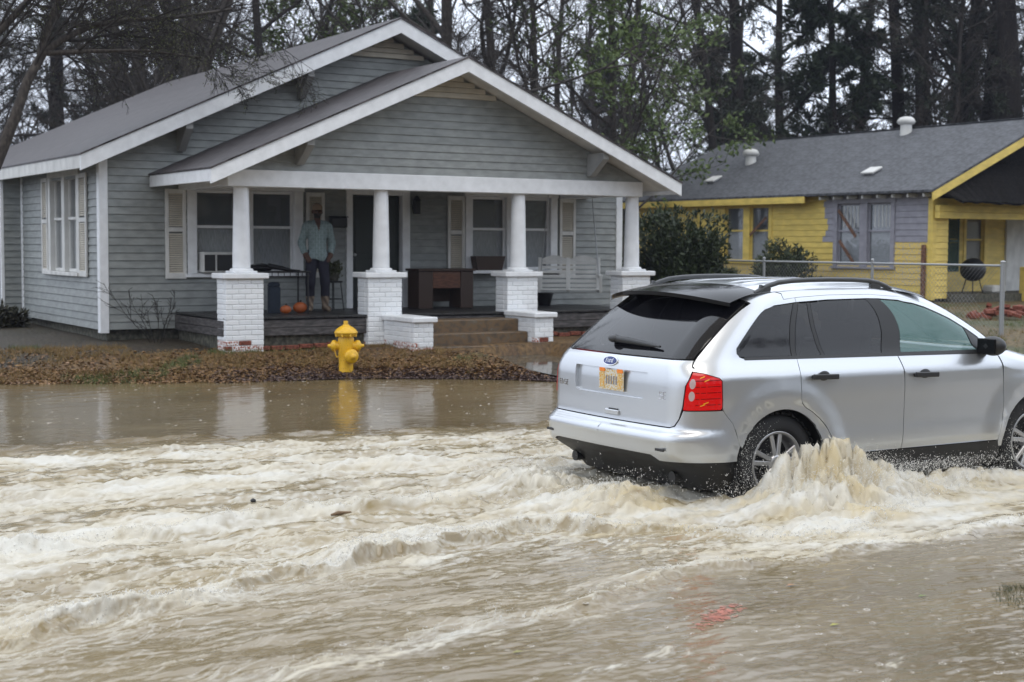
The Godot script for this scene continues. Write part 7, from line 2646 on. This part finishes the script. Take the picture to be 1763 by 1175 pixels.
# ------------------------------------------------------------------ the man on the porch
# bones: [a, ra, b, rb, id]; smooth union meshed as surface nets
func sdf_body(bones: Array, cell: float, k: float, color: Callable) -> MB:
	var lo := Vector3(1e9, 1e9, 1e9)
	var hi := -lo
	for b in bones:
		for e in [[b[0], b[1]], [b[2], b[3]]]:
			lo = lo.min(e[0] - Vector3.ONE * (e[1] + 3 * cell + k))
			hi = hi.max(e[0] + Vector3.ONE * (e[1] + 3 * cell + k))
	var N := Vector3i(((hi - lo) / cell).ceil()) + Vector3i.ONE
	var F := PackedFloat32Array()
	F.resize(N.x * N.y * N.z)
	F.fill(1.0)
	var B := PackedByteArray()
	B.resize(N.x * N.y * N.z)
	var D := PackedFloat32Array()
	D.resize(N.x * N.y * N.z)
	D.fill(1.0)
	for b in bones:
		var a: Vector3 = b[0]
		var c: Vector3 = b[2]
		var ra: float = b[1]
		var rb: float = b[3]
		var sq: Vector3 = b[5] if b.size() > 5 else Vector3.ONE
		var m := maxf(ra, rb) * maxf(1.0, 1.0 / minf(sq.x, sq.z)) + k + 2 * cell
		var i0 := Vector3i(((a.min(c) - Vector3.ONE * m - lo) / cell).floor()).clamp(Vector3i.ZERO, N - Vector3i.ONE)
		var i1 := Vector3i(((a.max(c) + Vector3.ONE * m - lo) / cell).ceil()).clamp(Vector3i.ZERO, N - Vector3i.ONE)
		var ac := (c - a) * sq
		var l2 := maxf(ac.length_squared(), 1e-9)
		for z in range(i0.z, i1.z + 1):
			for y in range(i0.y, i1.y + 1):
				for x in range(i0.x, i1.x + 1):
					var p := (lo + Vector3(x, y, z) * cell - a) * sq
					var t := clampf(p.dot(ac) / l2, 0.0, 1.0)
					var d := (p - ac * t).length() - lerpf(ra, rb, t)
					var q := (z * N.y + y) * N.x + x
					if d < D[q]:
						D[q] = d
						B[q] = b[4]
					var f := F[q]
					var h := clampf(0.5 + 0.5 * (f - d) / k, 0.0, 1.0)
					F[q] = lerpf(f, d, h) - k * h * (1.0 - h)
	var mb := MB.new()
	var ids := {}
	var sx := 1
	var sy := N.x
	var sz := N.x * N.y
	for z in N.z - 1:
		for y in N.y - 1:
			for x in N.x - 1:
				var q := z * sz + y * sy + x
				var s := 0
				var cn := [q, q + 1, q + sy, q + sy + 1, q + sz, q + sz + 1, q + sz + sy, q + sz + sy + 1]
				for j in 8:
					if F[cn[j]] < 0.0: s += 1
				if s == 0 or s == 8: continue
				var sum := Vector3.ZERO
				var cnt := 0
				for e in [[0, 1], [2, 3], [4, 5], [6, 7], [0, 2], [1, 3], [4, 6], [5, 7], [0, 4], [1, 5], [2, 6], [3, 7]]:
					var fa := F[cn[e[0]]]
					var fb := F[cn[e[1]]]
					if (fa < 0.0) != (fb < 0.0):
						var t := fa / (fa - fb)
						var pa := Vector3(e[0] & 1, (e[0] >> 1) & 1, (e[0] >> 2) & 1)
						var pb := Vector3(e[1] & 1, (e[1] >> 1) & 1, (e[1] >> 2) & 1)
						sum += pa.lerp(pb, t)
						cnt += 1
				var p := lo + (Vector3(x, y, z) + sum / cnt) * cell
				var g := Vector3(F[q + 1] - F[q], F[q + sy] - F[q], F[q + sz] - F[q]) + Vector3(F[cn[7]] - F[cn[6]], F[cn[7]] - F[cn[5]], F[cn[7]] - F[cn[3]])
				mb.col = color.call(p, int(B[q]))
				ids[q] = mb.vert(p, g.normalized())
	for q in ids:
		var x: int = q % N.x
		var y: int = (q / N.x) % N.y
		var z: int = q / sz
		for ax in 3:
			var st: int = [sx, sy, sz][ax]
			var u: int = [sy, sz, sx][ax]
			var v: int = [sz, sx, sy][ax]
			var fa := F[q]
			var fb := F[q + st]
			if (fa < 0.0) == (fb < 0.0): continue
			if not (ids.has(q - u) and ids.has(q - v) and ids.has(q - u - v)): continue
			var a: int = ids[q]
			var b: int = ids[q - u]
			var c: int = ids[q - u - v]
			var d: int = ids[q - v]
			if fa < 0.0:
				mb.ix.append(a); mb.ix.append(c); mb.ix.append(b)
				mb.ix.append(a); mb.ix.append(d); mb.ix.append(c)
			else:
				mb.ix.append(a); mb.ix.append(b); mb.ix.append(c)
				mb.ix.append(a); mb.ix.append(c); mb.ix.append(d)
	return mb

func build_man() -> void:
	var at := Vector3(9.50, 0.747, -21.35)
	var P := base("person", at, "person in pale plaid shirt, jeans and cap, hands in pockets, on the porch", "person")
	var V := func(x: float, y: float, z: float) -> Vector3: return Vector3(x, y, z)
	var skin := Color(0.085, 0.045, 0.032)
	var jean := Color(0.012, 0.014, 0.026)
	var boot := Color(0.27, 0.21, 0.155)
	var body := [
		[V.call(-0.09, 0.84, 0.0), 0.108, V.call(-0.125, 0.46, 0.02), 0.082, 1],
		[V.call(-0.125, 0.46, 0.02), 0.080, V.call(-0.125, 0.22, -0.01), 0.072, 1],
		[V.call(0.09, 0.84, 0.0), 0.108, V.call(0.13, 0.46, 0.03), 0.082, 1],
		[V.call(0.13, 0.46, 0.03), 0.080, V.call(0.135, 0.22, 0.0), 0.072, 1],
		[V.call(-0.125, 0.28, -0.01), 0.066, V.call(-0.128, 0.06, -0.01), 0.055, 2],
		[V.call(-0.128, 0.048, -0.03), 0.050, V.call(-0.150, 0.042, 0.15), 0.042, 2],
		[V.call(0.135, 0.28, 0.0), 0.066, V.call(0.138, 0.06, 0.0), 0.055, 2],
		[V.call(0.138, 0.048, -0.02), 0.050, V.call(0.17, 0.042, 0.155), 0.042, 2],
		[V.call(-0.06, 0.90, 0.0), 0.115, V.call(0.06, 0.90, 0.0), 0.115, 1],
		[V.call(0.0, 0.95, 0.0), 0.125, V.call(0.0, 1.24, 0.0), 0.145, 3],
		[V.call(-0.12, 1.32, 0.0), 0.085, V.call(0.12, 1.32, 0.0), 0.085, 3],
		[V.call(-0.185, 1.31, 0.0), 0.060, V.call(-0.255, 1.06, -0.05), 0.048, 3],
		[V.call(-0.255, 1.06, -0.05), 0.046, V.call(-0.215, 0.87, 0.05), 0.034, 0],
		[V.call(-0.215, 0.87, 0.05), 0.036, V.call(-0.165, 0.80, 0.085), 0.040, 0],
		[V.call(0.185, 1.31, 0.0), 0.060, V.call(0.255, 1.06, -0.05), 0.048, 3],
		[V.call(0.255, 1.06, -0.05), 0.046, V.call(0.220, 0.87, 0.05), 0.034, 0],
		[V.call(0.220, 0.87, 0.05), 0.036, V.call(0.170, 0.80, 0.085), 0.040, 0],
		[V.call(0.0, 1.34, 0.0), 0.060, V.call(0.0, 1.45, 0.015), 0.052, 0]]
	var bm := sdf_body(body, 0.013, 0.035, func(p: Vector3, id: int) -> Color:
		if id == 2 or p.y < 0.24: return boot.lerp(Color(0.08, 0.055, 0.04), 0.5 + 0.5 * sin(p.x * 60.0 + p.y * 40.0))
		if id == 1: return jean
		if id == 3: return jean if p.y < 0.95 else skin
		return skin)
	var head := [
		[V.call(0.0, 1.565, 0.0), 0.082, V.call(0.0, 1.535, 0.02), 0.076, 0],
		[V.call(0.0, 1.50, 0.045), 0.048, V.call(0.0, 1.475, 0.055), 0.036, 5],
		[V.call(0.0, 1.42, 0.01), 0.052, V.call(0.0, 1.48, 0.015), 0.054, 0],
		[V.call(0.0, 1.555, 0.095), 0.010, V.call(0.0, 1.528, 0.110), 0.016, 0],
		[V.call(-0.082, 1.555, 0.0), 0.014, V.call(-0.084, 1.525, 0.0), 0.012, 0],
		[V.call(0.082, 1.555, 0.0), 0.014, V.call(0.084, 1.525, 0.0), 0.012, 0]]
	var hm := sdf_body(head, 0.006, 0.012, func(p: Vector3, id: int) -> Color:
		if p.z > 0.075 and p.y > 1.545 and p.y < 1.568 and absf(absf(p.x) - 0.032) < 0.014: return Color(0.012, 0.01, 0.01)
		if p.z > 0.07 and p.y > 1.488 and p.y < 1.498 and absf(p.x) < 0.024: return Color(0.07, 0.03, 0.028)
		if (id == 5 or p.y < 1.515) and p.z > 0.0 and p.y > 1.445: return Color(0.014, 0.012, 0.011)
		if p.z < -0.02 and p.y > 1.52: return Color(0.014, 0.012, 0.011)
		return skin)
	var k0 := bm.v.size()
	bm.v.append_array(hm.v); bm.n.append_array(hm.n); bm.c.append_array(hm.c)
	for i in hm.ix: bm.ix.append(i + k0)
	place_local(bm, at)
	obj("body", bm, M["painted"], P, true)
	var shirt := [
		[V.call(-0.05, 0.86, 0.005), 0.135, V.call(0.05, 0.86, 0.005), 0.135, 3],
		[V.call(0.0, 0.92, 0.0), 0.15, V.call(0.0, 1.24, 0.0), 0.163, 3],
		[V.call(-0.13, 1.315, 0.0), 0.094, V.call(0.13, 1.315, 0.0), 0.094, 3],
		[V.call(-0.19, 1.31, 0.0), 0.074, V.call(-0.265, 1.06, -0.05), 0.062, 3],
		[V.call(-0.265, 1.06, -0.05), 0.062, V.call(-0.232, 0.93, 0.02), 0.056, 3],
		[V.call(0.19, 1.31, 0.0), 0.074, V.call(0.265, 1.06, -0.05), 0.062, 3],
		[V.call(0.265, 1.06, -0.05), 0.062, V.call(0.236, 0.93, 0.02), 0.056, 3],
		[V.call(-0.05, 1.395, 0.01), 0.030, V.call(0.05, 1.395, 0.01), 0.030, 3]]
	var sm := sdf_body(shirt, 0.011, 0.03, func(p: Vector3, _id: int) -> Color:
		var c := Color(0.215, 0.275, 0.28)
		var sx := smoothstep(0.55, 0.85, sin(p.x * 130.0 + p.z * 60.0))
		var sy := smoothstep(0.55, 0.85, sin(p.y * 130.0))
		c = c.lerp(Color(0.10, 0.145, 0.16), 0.45 * sx + 0.45 * sy)
		c = c.lerp(Color(0.36, 0.42, 0.42), 0.5 * smoothstep(0.6, 0.95, sin(p.x * 65.0 + 1.0) * sin(p.y * 65.0 + 0.7)))
		if p.z > 0.05 and p.y > 1.24 and absf(p.x) < (p.y - 1.24) * 0.33: c = skin
		return c)
	# open the hem
	var keep := PackedInt32Array()
	for i in range(0, sm.ix.size(), 3):
		var y := (sm.v[sm.ix[i]].y + sm.v[sm.ix[i + 1]].y + sm.v[sm.ix[i + 2]].y) / 3.0
		if y > 0.80 - 0.02 * sin(sm.v[sm.ix[i]].x * 20.0):
			keep.append(sm.ix[i]); keep.append(sm.ix[i + 1]); keep.append(sm.ix[i + 2])
	sm.ix = keep
	place_local(sm, at)
	obj("shirt", sm, M["painted"], P, true)
	var cp := MB.new()
	cp.lathe(Vector3(0, 1.572, 0.0), Vector3.UP, [Vector2(0.091, 0.0), Vector2(0.093, 0.02), Vector2(0.090, 0.05), Vector2(0.074, 0.082), Vector2(0.04, 0.098), Vector2(0.0, 0.102)], 22)
	var br := PackedVector3Array()
	for i in 15:
		var a := lerpf(-1.15, 1.15, i / 14.0)
		br.append(Vector3(sin(a) * 0.075, 1.588 - 0.012 * sin(a) * sin(a), 0.055 + cos(a) * 0.085))
	br.append(Vector3(0.07, 1.592, 0.05)); br.append(Vector3(-0.07, 1.592, 0.05))
	cp.prism(br, Vector3(0, 0.008, 0))
	place_local(cp, at)
	obj("cap", cp, M["cap_tan"], P)

func place_local(mb: MB, at: Vector3) -> void:
	var b := Basis(Vector3.UP, deg_to_rad(-14.0))
	for i in mb.v.size():
		mb.v[i] = b * (mb.v[i] * Vector3(0.90, 1.0, 0.95)) + at
		mb.n[i] = b * mb.n[i]

# ------------------------------------------------------------------
func _ready() -> void:
	# camera
	var cam := Camera3D.new()
	cam.name = "camera"
	add_child(cam)
	cam.transform = Transform3D(Basis(Vector3(0.85337, 0.00535, 0.52127), Vector3(0.02910, 0.99790, -0.05788), Vector3(-0.52049, 0.06456, 0.85143)).orthonormalized(), Vector3(0, 1.8, 0))
	cam.fov = 25.78
	cam.near = 0.1
	cam.far = 3000.0
	cam.current = true
	var at := CameraAttributesPhysical.new()
	at.frustum_focal_length = 52.44
	at.frustum_focus_distance = 11.2
	at.exposure_aperture = 3.2
	at.frustum_near = 0.1
	at.frustum_far = 3000.0
	cam.attributes = at
	# overcast sky: brighter overhead than at the horizon
	var sky := ProceduralSkyMaterial.new()
	sky.sky_top_color = Color(0.83, 0.895, 0.99).linear_to_srgb()
	sky.sky_horizon_color = Color(0.43, 0.47, 0.545).linear_to_srgb()
	sky.sky_curve = 0.6
	sky.ground_bottom_color = Color(0.10, 0.09, 0.08).linear_to_srgb()
	sky.ground_horizon_color = Color(0.30, 0.30, 0.32).linear_to_srgb()
	sky.energy_multiplier = 2.35
	var env := Environment.new()
	env.background_mode = Environment.BG_SKY
	env.sky = Sky.new()
	env.sky.sky_material = sky
	env.tonemap_mode = Environment.TONE_MAPPER_LINEAR
	env.tonemap_exposure = 1.06
	env.fog_enabled = true
	env.fog_density = 0.0004
	env.fog_light_color = Color(0.62, 0.64, 0.70)
	env.sdfgi_enabled = true
	env.ssao_enabled = true
	env.ssil_enabled = true
	var we := WorldEnvironment.new()
	we.name = "world_environment"
	we.environment = env
	add_child(we)
	var sun := DirectionalLight3D.new()
	sun.name = "sun"
	add_child(sun)
	sun.light_energy = 0.25
	sun.light_angular_distance = 30.0
	sun.light_color = Color(1.0, 0.98, 0.95)
	sun.shadow_enabled = true
	sun.rotation_degrees = Vector3(-62, -25, 0)

	rng.seed = 1
	for k in [[n_a, 3, 3], [n_b, 5, 3], [n_c, 7, 3]]:
		k[0].noise_type = FastNoiseLite.TYPE_SIMPLEX_SMOOTH
		k[0].seed = k[1]
		k[0].frequency = 0.01
		k[0].fractal_octaves = k[2]
	n_cell.noise_type = FastNoiseLite.TYPE_CELLULAR
	n_cell.seed = 9
	n_cell.frequency = 0.03
	n_cell.cellular_return_type = FastNoiseLite.RETURN_DISTANCE2_SUB
	n_cell.fractal_octaves = 2
	var t0 := Time.get_ticks_msec()
	var stage := func(s: String) -> void:
		print(s, " ", Time.get_ticks_msec() - t0)
	make_materials()
	build_ground(); stage.call("ground")
	build_water(); stage.call("water")
	build_grey_house(); stage.call("grey house")
	build_yellow_house(); build_fence(); stage.call("yellow house")
	build_trees(); stage.call("trees")
	build_car(); stage.call("car")
	build_hydrant()
	build_man(); stage.call("man")
	build_porch_things()
	build_yard_things()
	build_floating()
	build_spray(); stage.call("spray")
	build_litter(); stage.call("litter")
